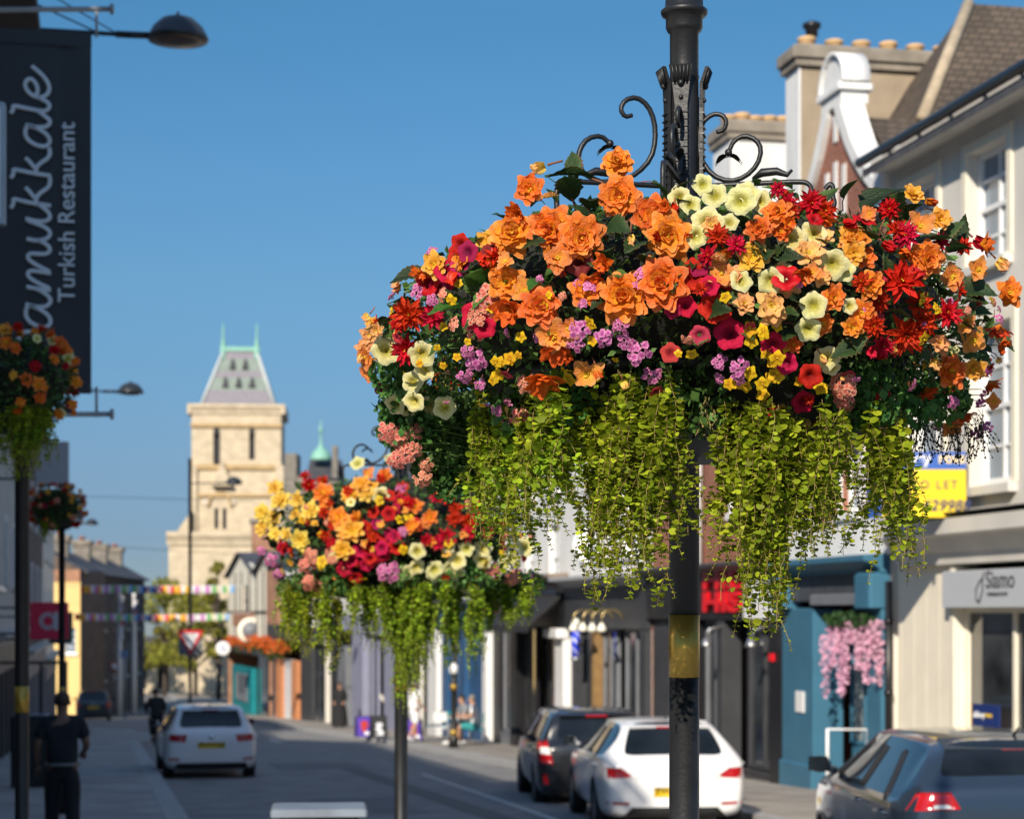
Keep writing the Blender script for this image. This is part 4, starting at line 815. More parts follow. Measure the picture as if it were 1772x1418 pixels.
for i in range(4): MB().tube([A_[i], C_[i]], .16, 6).build('hip_roll', M('pale lead roll', (.5, .53, .52), .6, .1), b.o)
q = MB(); q.box(rt0 - .3, rt1 + .3, C_[0][1] - .5, C_[0][1] + .15, rz1 - .1, rz1 + .28)
for uu in (rt0 - .05, rt1 + .05):
    q.lathe([(.34, -1.0), (.26, -.3), (.2, .5), (.1, 1.1), (.07, 2.0), (.03, 2.4)], 10, (uu, C_[0][1], rz1))
q.build('ridge_crest', copb, b.o)
for fs_, xs in ((.66, (-.55, .55)), (.33, (-1.15, 0, 1.15))):
    for x in xs:
        um = (rl0 + rl1) / 2 + x; d0 = -.7 - din * fs_; z = rz0 + (rz1 - rz0) * fs_; q = MB(); q.prism([(um - .28, z), (um + .28, z), (um, z + .95)], d0 - .6, d0 + .25, 'xz'); q.build('lucarne', slate, b.o)
# lower porch and wing
q = b.box('lower_stage', b.u(437), b.u(294), -.5, 1.2, 0, b.z(390, 945), stone); b.cornice(b.u(438), b.u(291), b.z(390, 945), b.z(390, 922), .5, stone, n0=1.2)
MB().prism([(b.u(333), b.z(390, 930)), (b.u(302), b.z(390, 930)), (b.u(333), b.z(390, 885))], -.5, .9, 'xz').build('raking_buttress', stone, b.o)
q = MB(); um = b.u(385); q.prism([(um - .9, b.z(385, 842)), (um + .9, b.z(385, 842)), (um, b.z(385, 798))], .0, .8, 'xz'); q.build('gablet', stone, b.o)
for x_ in (357, 403): q = MB(); q.lathe([(.32, 0), (.36, .05), (.3, .12)], 18); o_ = q.build('roundel', M('pale carved stone', (.6, .52, .4), .8), b.o); o_.rotation_euler = (R_(-90), 0, 0); o_.location = (b.u(x_), .02, b.z(x_, 870))
q = MB(); um = b.u(381); q.tube([(um + 1.0 * math.cos(a), .1, b.z(381, 878) + 1.2 * math.sin(a)) for a in [math.pi * k / 10 for k in range(11)]], .14, 6); q.build('arch_mould', MATS['ochre stone band'], b.o)
# range behind with a copper cupola
pa, pb2 = at(586, 830, 205), at(486, 830, 205)
b = B('stone_range', 'weathered stone range with green copper cupola and spirelet right of the tower', 'building', (pa.x, pa.y), (pb2.x, pb2.y)); L = b.L
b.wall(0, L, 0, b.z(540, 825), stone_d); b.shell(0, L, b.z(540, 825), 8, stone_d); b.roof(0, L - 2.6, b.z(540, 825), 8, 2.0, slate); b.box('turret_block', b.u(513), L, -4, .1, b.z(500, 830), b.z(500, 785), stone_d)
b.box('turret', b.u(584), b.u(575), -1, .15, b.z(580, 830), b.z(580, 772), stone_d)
um = b.u(552); zc = b.z(552, 792); q = MB(); q.lathe([(1.1, -.15), (1.1, 0), (1.05, .3), (.8, .75), (.45, 1.05), (.14, 1.5), (.1, 2.8), (.28, 3.0), (.1, 3.3), (.02, 4.1)], 18, (um, -2, zc)); q.build('cupola', copb, b.o)

# ------------------------------------------------------------------ trees
bark = M('bark', (.08, .06, .045), .9, .3, 6, .5); 
def tree(label, x, y, h, rx, seed, c0=(.11, .14, .02), c1=(.42, .38, .06), z0=.3, n=3200, s=.34, group='trees in front of the tower'):
    q = random.Random(seed); t = thing('street_tree', label, 'tree', (x, y, gz(y)), 0, group)
    tk = MB(); tk.tube([(0, 0, 0), (.05, .02, h * .2), (-.05, .05, h * .4), (.05, 0, h * .75)], [.22, .17, .13, .04], 8)
    lf = MB(); cl_ = []
    for k in range(22):
        a = q.uniform(0, 6.28); f = q.uniform(z0, 1); rr = rx * math.sin(min(1, (f - z0) / (1 - z0) * .9 + .12) * math.pi) ** .6 * q.uniform(.35, .95)
        p = Vector((rr * math.cos(a), rr * math.sin(a), h * (f * .93))); cl_.append((p, q.uniform(.5, 1.05) * rx * .36))
        st = Vector((0, 0, max(h * .2, p.z * .6))); tk.tube([st, st.lerp(p, .5) + Vector((0, 0, .2)), p], [.08, .05, .015], 5)
    tk.build('trunk', bark, t)
    for p, r_ in cl_:
        for _ in range(n // len(cl_)):
            v = Vector((q.gauss(0, 1), q.gauss(0, 1), q.gauss(0, 1))); v = v.normalized() * r_ * q.uniform(.3, 1.08) ** .7; v.z *= .75
            e = Euler((q.uniform(0, 6), q.uniform(0, 6), q.uniform(0, 6))).to_matrix(); k = s * q.uniform(.6, 1.3); u = q.random()
            lf.add([p + v + e @ Vector(w_) * k for w_ in ((-.5, 0, 0), (0, -.3, .05), (.5, 0, 0), (0, .3, .05))], [(0, 1, 2, 3)], 0, [.05 + .9 * u] * 4)
    lf.build('crown', Mplant('tree leaves', c0, c1, .3, mid=.5, edge=.5), t); return t
c = at(285, 1190, 160); tree('broad yellow green street tree below the lower bunting', c.x, c.y, 9.6, 3.6, 5)
c = at(240, 1190, 166); tree('small green street tree behind the white flag pole', c.x, c.y, 8.2, 2.6, 9)
c = at(338, 1190, 158); tree('dense green street tree directly behind the give way sign', c.x, c.y, 9.0, 3.2, 6)
c = at(378, 1190, 150); tree('taller slim street tree standing against the pale tower', c.x, c.y, 10.9, 2.0, 7, n=1800)
# screen of shrubs and dark openings beyond the trees
b = B('low_arcade', 'low pale stone arcade with dark arches behind the street trees', 'building', (at(440, 1150, 176).x, 174), (at(205, 1150, 176).x, 174)); L = b.L
hs_ = [(u, u + 1.3, .4, 3.0) for u in [.6 + 2.2 * k for k in range(5)]]; b.wall(0, L, 0, b.z(300, 1120), stone, hs_, rev=.4); b.shell(0, L, b.z(300, 1120), 3, stone)
for h in hs_: b.box('door', h[0], h[1], -.5, -.39, .3, h[3], dark_s)
b.roof(0, L, b.z(300, 1120), 3, .8, slate)
# ------------------------------------------------------------------ flowers: petals, blooms, leaves, trailing strands
PM = dict(
 BO=Mplant('orange begonia petal', (.92, .5, .03), (.85, .185, .016), .32, rv=.15, mid=.42, c2=(.88, .3, .08)), DO=Mplant('deep orange begonia petal', (.85, .3, .015), (.72, .1, .012), .3, rv=.1, mid=.4),
 SO=Mplant('apricot begonia petal', (.9, .42, .03), (.82, .27, .06), .32, rv=.1, mid=.35, c2=(.78, .3, .12)), PE=Mplant('peach begonia petal', (.9, .6, .12), (.86, .42, .17), .32, rv=.08, mid=.5),
 YB=Mplant('amber begonia petal', (.85, .45, .02), (.86, .42, .05), .3, rv=.06, c2=(.85, .5, .16)), YL=Mplant('yellow begonia petal', (.85, .52, .03), (.86, .62, .12), .3, rv=.06),
 RB=Mplant('scarlet begonia petal', (.62, .012, .008), (.58, .006, .008), .25, rv=.18, rough=.45), CP=Mplant('crimson petunia petal', (.14, .0, .01), (.52, .004, .028), .25, mid=.28, rv=.12),
 DP=Mplant('dusky rose petunia petal', (.2, .004, .03), (.5, .04, .07), .25, mid=.28, rv=.12), MG=Mplant('magenta petunia petal', (.12, .0, .03), (.42, .006, .075), .25, mid=.28, rv=.15),
 PY=Mplant('pale yellow petunia petal', (.42, .36, .03), (.78, .71, .27), .32, mid=.3, rv=.06, edge=.22, c2=(.8, .76, .42)), VP=Mplant('pink verbena floret', (.5, .08, .3), (.78, .3, .52), .28, rv=.15),
 VS=Mplant('salmon verbena floret', (.7, .14, .1), (.86, .42, .29), .3, rv=.1), BY=Mplant('yellow calibrachoa petal', (.5, .2, .005), (.82, .5, .012), .28, rv=.08, mid=.3), DK=Mplant('maroon faded petal', (.1, .005, .01), (.2, .02, .025), .2, rv=.15))
ST = Mplant('stamen yellow', (.8, .5, .02), (.85, .6, .05), .1); STM = Mplant('fleshy pink stem', (.3, .1, .06), (.34, .14, .08), .15); TAN = Mplant('tan runner stem', (.3, .22, .07), (.34, .25, .09), .15)
LJ = Mplant('lime round leaf', (.17, .27, .012), (.42, .49, .025), .36, rv=.42, hv_=.02, mid=.5, edge=.5); LB = Mplant('begonia leaf', (.022, .05, .012), (.045, .085, .02), .2, rv=.35, c2=(.13, .06, .025), rough=.5, spec=.35)
LBR = Mplant('bright leaf', (.05, .14, .02), (.07, .17, .03), .3, rv=.2, rough=.42); LF = Mplant('fine dark leaf', (.03, .068, .016), (.055, .115, .028), .22, rv=.4, hv_=.02); LM = Mplant('mid green leaf', (.06, .145, .03), (.1, .21, .045), .26, rv=.35, hv_=.02)
SOIL = M('mossy liner', (.012, .012, .007), .95, .4, 20, .5); TRAY = M('dark plastic planter', (.012, .013, .012), .6, .2, 8)
def Rz(a): return Matrix.Rotation(a, 4, 'Z')
def Ry(a): return Matrix.Rotation(a, 4, 'Y')
def petal(mb, M_, L, W, cup=.3, curl=0, q=rnd, shape='ob', nl=4, nw=4, mi=0, ruf=.05):
    vs = []; gs = []; ph = q.uniform(0, 6); cleft = q.uniform(-.05, .05)
    for i in range(nl + 1):
        t = i / nl
        if shape == 'ob': w_ = W * (.2 + .8 * math.sin(min(1, t / .7) * math.pi / 2)) if t < .72 else W * (1 - .3 * ((t - .72) / .28) ** 2)
        else: w_ = W * (max(.02, math.sin(math.pi * min(.985, t * .86 + .12)))) ** .9
        for j in range(nw + 1):
            s = 2 * j / nw - 1; rd = 1 - (.3 * abs(s) ** 2.2 * t ** 2.5 if shape == 'ob' else 0) - (cleft * (1 - abs(s)) * t ** 4)
            vs.append(M_ @ Vector((L * t * rd, s * w_, cup * W * s * s * (.5 + .3 * t) + curl * L * t * t + ruf * L * math.sin(4 * s + ph + 2 * t) * t))); gs.append(.02 + .95 * t)
    k = nw + 1; mb.add(vs, [(i * k + j, i * k + j + 1, (i + 1) * k + j + 1, (i + 1) * k + j) for i in range(nl) for j in range(nw)], mi, gs)
def stam(mb, q, n=10, r=.035, R=.07, z=.06, mi=1):
    for _ in range(n):
        a = q.uniform(0, 6.28); d = R * q.random() ** .5; c = (d * math.cos(a), d * math.sin(a), z + q.uniform(0, .05)); mb.ball(c, r * q.uniform(.5, .8), 6, mi, g=.6)
def f_double(q):
    mb = MB()
    for n, L, e, W, c in ((8, .5, 2, .19, .25), (7, .44, 22, .175, .35), (6, .35, 42, .15, .5), (5, .25, 60, .12, .7), (4, .17, 74, .09, .9)):
        o = q.uniform(0, 6)
        for k in range(n): petal(mb, Rz(o + k * 6.283 / n + q.uniform(-.12, .12)) @ Ry(-R_(e + q.uniform(-9, 9))) @ Matrix.Translation((.02, 0, .015)), L * q.uniform(.92, 1.06), W * q.uniform(.9, 1.15), c, q.uniform(-.22, .02), q)
    stam(mb, q, 4, .03, .03, .08); return mb
def f_single(q):
    mb = MB(); o = q.uniform(0, 6)
    for k in range(4): petal(mb, Rz(o + k * 1.571 + q.uniform(-.2, .2)) @ Ry(-R_(q.uniform(4, 38))), .5 * q.uniform(.8, 1.08), .2 * q.uniform(.8, 1.15), .35, q.uniform(-.25, .05), q)
    for k in range(4): petal(mb, Rz(o + .7 + k * 1.57) @ Ry(-R_(q.uniform(30, 48))), .36 * q.uniform(.85, 1.1), .15, .35, -.15, q)
    stam(mb, q, 14); return mb
def f_semi(q):
    mb = MB(); o = q.uniform(0, 6)
    for n, L, e, W in ((6, .5, 8, .2), (6, .42, 30, .17), (4, .28, 52, .12)):
        for k in range(n): petal(mb, Rz(o + k * 6.283 / n + q.uniform(-.2, .2)) @ Ry(-R_(e + q.uniform(-12, 12))), L * q.uniform(.85, 1.08), W, .35, q.uniform(-.25, .1), q)
        o += .5
    stam(mb, q, 8); return mb
def f_side(q):                                          # a bloom seen hanging, petals folded forward
    mb = MB(); o = q.uniform(0, 6)
    for n, L, e, W in ((6, .52, 38, .17), (6, .5, 55, .15), (5, .42, 70, .12)):
        for k in range(n): petal(mb, Rz(o + k * 6.283 / n + q.uniform(-.2, .2)) @ Ry(-R_(e + q.uniform(-10, 10))), L * q.uniform(.85, 1.1), W, .4, q.uniform(-.3, 0), q)
        o += .4
    return mb
def f_spiky(q):
    mb = MB()
    for n, L, e, W in ((9, .5, 4, .085), (9, .46, 24, .08), (8, .36, 44, .07), (6, .24, 62, .05)):
        o = q.uniform(0, 6)
        for k in range(n): petal(mb, Rz(o + k * 6.283 / n + q.uniform(-.15, .15)) @ Ry(-R_(e + q.uniform(-12, 12))), L * q.uniform(.85, 1.12), W, .5, q.uniform(-.2, .15), q, 'pt')
    stam(mb, q, 4, .03, .03, .08); return mb
def f_petunia(q):
    mb = MB(); nr, ns = 7, 30; vs = []; gs = []; p1, p2 = q.uniform(0, 6), q.uniform(0, 6)
    for i in range(nr + 1):
        t = i / nr
        for k in range(ns):
            a = 2 * math.pi * k / ns; lobe = math.cos(5 * a); r = .5 * (.09 + .91 * t) * (1 + .085 * lobe * t ** 2 + .03 * math.sin(11 * a + p1) * t ** 3)
            z = -.26 * (1 - t) ** 2.6 - .09 * t ** 3 * (.6 - .6 * lobe) + .05 * math.sin(5 * a + p2) * t * t + .025 * math.sin(13 * a + p1) * t ** 3
            vs.append((r * math.cos(a), r * math.sin(a), z)); gs.append(.02 + .95 * t)
    fs = [(i * ns + k, i * ns + (k + 1) % ns, (i + 1) * ns + (k + 1) % ns, (i + 1) * ns + k) for i in range(nr) for k in range(ns)] + [tuple(range(ns - 1, -1, -1))]
    mb.add(vs, fs, 0, gs); mb.tube([(0, 0, -.3), (0, 0, -.6)], [.06, .03], 6, 2, .5); return mb
def f_cluster(q, n=20, spread=.95, L=.15, W=.08, dome=.5):
    """a head of small five-petalled florets on short stalks"""
    mb = MB()
    for k in range(n):
        f = (k + .5) / n; th = math.acos(1 - f * spread); a = k * 2.4 + q.uniform(-.35, .35); d = Vector((math.sin(th) * math.cos(a), math.sin(th) * math.sin(a), math.cos(th) * dome)) * .42 * q.uniform(.85, 1.12)
        ax = (Vector((d.x * .9, d.y * .9, .45)) + Vector((q.uniform(-.2, .2), q.uniform(-.2, .2), 0))).normalized(); m = Matrix.Translation(d) @ ax.to_track_quat('Z', 'Y').to_matrix().to_4x4(); o = q.uniform(0, 6); s_ = q.uniform(.8, 1.12)
        for j in range(5): petal(mb, m @ Rz(o + j * 1.257) @ Ry(-R_(q.uniform(-8, 18))), L * s_, W * s_, .15, -.1, q, nl=2, nw=2)
        mb.ball(m @ Vector((0, 0, .012)), .016, 6, 0, g=.02); mb.tube([(0, 0, -.3), d * .6 - Vector((0, 0, .08)), d], .011, 4, 2, .3, cap=False)
    return mb
def f_small(q):
    mb = MB(); o = q.uniform(0, 6)
    for k in range(5): petal(mb, Rz(o + k * 1.257 + q.uniform(-.1, .1)) @ Ry(-R_(q.uniform(2, 22))), .5, .25, .3, -.25, q, nl=3, nw=3)
    stam(mb, q, 3, .06, .05, .02); return mb
def f_bud(q):
    mb = MB(); 
    for dx in (-.1, .12):
        for k in range(3): petal(mb, Matrix.Translation((dx, 0, 0)) @ Rz(k * 2.1 + dx * 9) @ Ry(-R_(82)), .62 * q.uniform(.85, 1), .2, .9, -.22, q, 'pt')
    mb.tube([(0, 0, -.1), (.02, .01, -.35), (.1, .03, -.7)], [.05, .04, .04], 6, 2, .4); return mb
def leafb(q, L=1, W=.27, ser=.16, lob=.1, n=14):        # pointed, toothed, folded leaf with sunken side veins
    mb = MB(); vs = []; gs = []; J = (-1, -.66, -.33, 0, .33, .66, 1)
    for i in range(n + 1):
        t = i / n; w_ = W * math.sin(math.pi * min(1, t * .88 + .1)) ** .8 * (1.12 - .45 * t); tooth = 1 + (ser if i % 2 else -ser * .5) * (t > .1); w_ = max(.004, w_ * (t < 1))
        for s in J:
            asym = 1 + lob * s * 2; e = tooth if abs(s) == 1 else 1
            vs.append((L * t + abs(s) * (.07 - .12 * t) * L * 1.2, s * w_ * asym * e, .42 * abs(s) * w_ - .26 * L * t * t + (.018 if i % 2 else -.012) * (1 - abs(s)) * (s != 0) + .015 * math.sin(8 * t + s * 4))); gs.append(min(.99, .06 + .5 * abs(s) + .42 * (abs(s) == 1) + .2 * t * (s != 0)))
    k = len(J); mb.add(vs, [(i * k + j, i * k + j + 1, (i + 1) * k + j + 1, (i + 1) * k + j) for i in range(n) for j in range(k - 1)], 0, gs); mb.tube([(-.35, 0, -.15), (-.1, 0, 0), (.1, 0, .0)], .02, 5, 2, .3); return mb
def strand(length, q, lr=.0125, dens=1.0):
    """a trailing runner of paired round leaves, hanging from its own origin"""
    mb = MB(); p = Vector((0, 0, 0)); pts = [p.copy()]; d = Vector((q.uniform(-.35, .35), q.uniform(-.35, .35), -.7)).normalized(); st = .0135; i = 0; nd = []
    while -p.z < length:
        d = (d + Vector((q.uniform(-.38, .38), q.uniform(-.38, .38), -.28))).normalized(); p = p + d * st * q.uniform(.8, 1.2); pts.append(p.copy()); nd.append((p.copy(), d.copy()))
        if len(pts) > 120: break
    mb.tube(pts[::2] + [pts[-1]], .0009, 4, 1, .5, cap=False)
    a0 = q.uniform(0, 6)
    def leaves(p, d, f, a):
        r = lr * (1.05 - .7 * f ** 1.6) * q.uniform(.5, 1.25)
        if q.random() > dens: return
        for sg in ((0, math.pi) if q.random() < .55 else (0, 2.1, 4.2)):
            aa = a + sg + q.uniform(-.5, .5); o_ = Vector((math.cos(aa), math.sin(aa), q.uniform(-.5, .25))).normalized(); nrm = (Vector((0, 0, 1)) * q.uniform(.2, .9) + Vector((q.uniform(-.8, .8), q.uniform(-.8, .8), 0)) + o_ * .2).normalized()
            t = nrm.cross(o_).normalized(); nrm = o_.cross(t)
            c = p + o_ * (r * 1.15); vs = [c]; gs = [.35]; u = q.uniform(.1, .9)
            for k in range(7):
                b_ = 2 * math.pi * k / 7; vs.append(c + o_ * (r * 1.02 * math.cos(b_)) + t * (r * .92 * math.sin(b_)) + nrm * (r * .16 * (math.cos(2 * b_)))); gs.append(u)
            gs[0] = max(.02, u - .2); mb.add(vs, [(0, 1 + k, 1 + (k + 1) % 7) for k in range(7)], 0, gs)
    for k, (p_, d_) in enumerate(nd): leaves(p_, d_, k / len(nd), a0 + k * 1.571)
    for _ in range(int(length * 7)):                     # side shoots
        k = q.randrange(0, max(1, len(nd) - 3)); p_ = nd[k][0]; d_ = Vector((q.uniform(-1, 1), q.uniform(-1, 1), -.6)).normalized(); sp = [p_]
        for j in range(q.randrange(3, 7)):
            d_ = (d_ + Vector((0, 0, -.35))).normalized(); p_ = p_ + d_ * .014; sp.append(p_.copy()); leaves(p_, d_, .2 + .1 * j, q.uniform(0, 6))
        mb.tube(sp, .0007, 3, 1, .5, cap=False)
    return mb
fq = random.Random(21)
SHAPES = dict(double=[f_double(fq) for _ in range(3)], single=[f_single(fq) for _ in range(3)], semi=[f_semi(fq) for _ in range(3)], side=[f_side(fq) for _ in range(2)], spiky=[f_spiky(fq) for _ in range(2)],
              petunia=[f_petunia(fq) for _ in range(3)], cluster=[f_cluster(fq, 24) for _ in range(3)], loose=[f_cluster(fq, 12, .75, .17, .1, .35) for _ in range(3)], small=[f_small(fq) for _ in range(2)], bud=[f_bud(fq) for _ in range(2)])
KIND = dict(BO=('double', 'begonia_bloom', 'BO'), DO=('side', 'begonia_bloom', 'DO'), SO=('single', 'begonia_bloom', 'SO'), PE=('semi', 'begonia_bloom', 'PE'), YB=('semi', 'begonia_bloom', 'YB'), YL=('semi', 'begonia_bloom', 'YL'), OS=('semi', 'begonia_bloom', 'BO'),
            RB=('spiky', 'scarlet_begonia_bloom', 'RB'), CP=('petunia', 'petunia_bloom', 'CP'), DP=('petunia', 'petunia_bloom', 'DP'), MG=('petunia', 'petunia_bloom', 'MG'), PY=('petunia', 'petunia_bloom', 'PY'), VP=('loose', 'verbena_cluster', 'VP'), VS=('cluster', 'verbena_cluster', 'VS'),
            BY=('small', 'calibrachoa_bloom', 'BY'), BU=('bud', 'begonia_bud', 'PE'), BR=('bud', 'begonia_bud', 'RB'), BD=('bud', 'begonia_bud', 'DO'), DK=('petunia', 'petunia_bloom', 'DK'), VR=('cluster', 'verbena_cluster', 'DO'))
_mc = {}
def bloom_mesh(kind, v):
    sh, nm, pm = KIND[kind]; sh_l = SHAPES[sh]; k = (sh, pm, v % len(sh_l))
    if k not in _mc: _mc[k] = sh_l[v % len(sh_l)].mesh(nm, [PM[pm], ST, STM])
    return _mc[k], nm
LEAVES = [leafb(fq, 1, .25 + .05 * k, lob=.12 * (k - 1)) for k in range(3)]
LEAFM = [l_.mesh('begonia_leaf', [LB, ST, STM]) for l_ in LEAVES] + [LEAVES[0].mesh('begonia_leaf', [LBR, ST, STM])]
SLEN = [.12, .2, .28, .36, .44, .52]
STR = {L: [strand(L, fq, lr_, dn_) for lr_, dn_ in ((.0102, 1), (.0082, .95), (.012, 1))] for L in SLEN}
STRM = {L: [s.mesh('trailing_strand', [LJ, TAN]) for s in STR[L]] for L in SLEN}
def orient(p, n, q, spin=None):
    m = n.to_track_quat('Z', 'Y').to_matrix().to_4x4() @ Rz(q.uniform(0, 6.28) if spin is None else spin); m.translation = p; return m
class Planter:
    """a mound of bedding plants round a post: C centre, R radius, H half height"""
    def __init__(s, label, group, C, R, H, seed, name='flower_planter'):
        s.q = random.Random(seed); s.C = Vector(C); s.R = R; s.H = H; s.t = thing(name, label, 'flower planter', (C[0], C[1], C[2] - H), 0, group); s.off = Vector((0, 0, H)); s.n = {}
        s.stuff = MB(); s.stalk = MB(); s.front = (CAM - s.C).normalized()
    P_ = 2.7
    def F(s, p): return (math.hypot(p.x, p.y) / s.R) ** s.P_ + abs(p.z / s.H) ** s.P_
    def nrm(s, p):
        r = max(1e-4, math.hypot(p.x, p.y)); a = (r / s.R) ** (s.P_ - 1) / s.R; return Vector((p.x / r * a, p.y / r * a, math.copysign(abs(p.z / s.H) ** (s.P_ - 1) / s.H, p.z))).normalized()
    def surf(s, x, y):                                   # photo point -> point on the mound, and its normal
        r = ray(x, y); o = CAM - s.C; D = -o.dot(FW); best = None
        for k in range(120):
            p = o + r * (D - 1.0 + k / 60); f = s.F(p)
            if f <= 1: best = p; break
            if best is None or f < bf: best, bf = p, f
        n = s.nrm(best); return best, n
    def put(s, kind, x, y, d, face=None):
        p, n = s.surf(x, y); s.bloom(kind, p, n, d, face)
        if s.F(p) > 1.02:                                # a stalk back into the mound
            a = Vector((p.x * .7, p.y * .7, min(p.z, s.H * .6) - .02)); m_ = p.lerp(a, .5) + Vector((0, 0, .02)); s.stalk.tube([p + s.off - n * .012, m_ + s.off, a + s.off], [.0012, .0018, .0022], 5, 0, .4)
    def bloom(s, kind, p, n, d, face=None, merge=False):
        q = s.q; tc = (CAM - s.C - p).normalized(); f = (n * (.75 if merge else .5) + tc * (.95 if not merge else 0) + Vector((0, 0, .12)) + Vector((q.uniform(-1, 1), q.uniform(-1, 1), q.uniform(-1, 1))) * .42)
        if kind in ('DO', 'BU', 'BR', 'BD'): f = n * .6 + Vector((q.uniform(-.7, .7), q.uniform(-.5, .5), q.uniform(-1.1, -.2)))
        m = orient(p + s.off + n * q.uniform(-.01, .03), f.normalized(), q) @ Matrix.Diagonal((d * q.uniform(.9, 1.08), d * q.uniform(.88, 1.08), d * q.uniform(.85, 1.25), 1)); v = q.randrange(3)
        me, nm = bloom_mesh(kind, v)
        if merge or s.n.get(nm, 0) >= 98: s.merge(kind, v, m); return
        s.n[nm] = s.n.get(nm, 0) + 1; inst(nm, me, s.t, mat=m)
    mats = None
    def merge(s, kind, v, m):
        sh, nm, pm = KIND[kind]
        if s.mats is None: s.mats = [ST, STM]; s.mk = {}
        if pm not in s.mk: s.mk[pm] = len(s.mats); s.mats.append(PM[pm])
        o = SHAPES[sh][v % len(SHAPES[sh])]; k = len(s.stuff.mi); s.stuff.app(o, m)
        for i in range(k, len(s.stuff.mi)): s.stuff.mi[i] = {0: s.mk[pm], 1: 0, 2: 1}[s.stuff.mi[i]]
    def rsurf(s, az=None, lo=-.8, hi=.95):
        q = s.q; a = q.uniform(0, 6.283) if az is None else az; th = math.asin(q.uniform(lo, hi)); c, z = math.cos(th), math.sin(th); k = (abs(c) ** s.P_ + abs(z) ** s.P_) ** (-1 / s.P_); p = Vector((s.R * c * k * math.cos(a), s.R * c * k * math.sin(a), s.H * z * k)); return p, s.nrm(p)
    def high(s, p): return p.z / s.H > .82 - .95 * (p.dot(RT) / s.R) ** 2   # above the sloping outline of the mound
    def leaf(s, p, n, L, bright=False, up=.4, merge=False):
        q = s.q; me = LEAFM[3 if bright else q.randrange(3)]; d = (n + Vector((q.uniform(-.9, .9), q.uniform(-.9, .9), q.uniform(-.5, .7)))).normalized(); z = (n * .8 + Vector((0, 0, .7)) + Vector((q.uniform(-.4, .4),) * 3)); y = z.cross(d).normalized(); z = d.cross(y)
        m = Matrix((d, y, z)).transposed().to_4x4(); m.translation = p + s.off - d * L * .4; m = m @ Matrix.Scale(L, 4)
        if s.n.get('begonia_leaf', 0) >= 99: return
        s.n['begonia_leaf'] = s.n.get('begonia_leaf', 0) + 1; inst('begonia_leaf', me, s.t, mat=m)
    def fill(s, n, size=.022, mids=.35):
        q = s.q; mb = MB()
        for _ in range(n):
            p, nn = s.rsurf(lo=-.98); p = p * (q.uniform(.7, .955) if p.z < 0 else q.uniform(.7, .955 - .16 * min(1, p.z / s.H * 1.3))); d = (nn * q.uniform(.2, 1) + Vector((q.uniform(-1, 1), q.uniform(-1, 1), q.uniform(-.8, .8)))).normalized(); z = (nn + Vector((q.uniform(-.7, .7), q.uniform(-.7, .7), q.uniform(0, 1)))); y = z.cross(d).normalized(); z = d.cross(y); L = size * q.uniform(.5, 1.4)
            a = p + s.off; w_ = L * q.uniform(.2, .36); mb.add([a, a + d * L * .5 + y * w_ + z * w_ * .3, a + d * L, a + d * L * .5 - y * w_ + z * w_ * .3, a + d * L * .5], [(0, 4, 1), (1, 4, 2), (2, 4, 3), (3, 4, 0)], 1 if q.random() < mids else 0, [.1, .6, .9, .6, .2])
        o = mb.build('foliage', [LF, LM], s.t); o['kind'] = 'stuff'
        c = MB(); c.ball((0, 0, 0), 1, 28, 0, (s.R * .82, s.R * .82, s.H * .8)); c.build('moss_liner', SOIL, s.t, loc=s.off)
    def tray(s, r, z0, z1):
        MB().lathe([(r * .55, z0), (r * .9, z0 + .03), (r, z0 + .08), (r, z1), (r + .025, z1), (r + .025, z1 + .03), (r * .9, z1 + .03), (.06, z1 + .02)], 40, (0, 0, s.H - s.C.z)).build('planter_tray', TRAY, s.t)
    def hang(s, p, L, merge=False, sc=1.0):
        q = s.q; l_ = min(SLEN, key=lambda a: abs(a - L)); k = q.randrange(3); m = Matrix.Translation(p + s.off) @ Rz(q.uniform(0, 6.28)) @ Matrix.Diagonal((sc, sc, sc * L / l_ if L > 0 else 1, 1))
        if merge or s.n.get('trailing_strand', 0) >= 100: s.trail.app(STR[l_][k], m); return
        s.n['trailing_strand'] = s.n.get('trailing_strand', 0) + 1; inst('trailing_strand', STRM[l_][k], s.t, mat=m)
    def finish(s):
        if s.stalk.v: s.stalk.build('flower_stalks', LM, s.t)['kind'] = 'stuff'
        if s.stuff.v: s.stuff.build('flower_mass', s.mats, s.t)['kind'] = 'stuff'
        if s.trail.v: s.trail.build('trailing_foliage', [LJ, TAN], s.t)['kind'] = 'stuff'
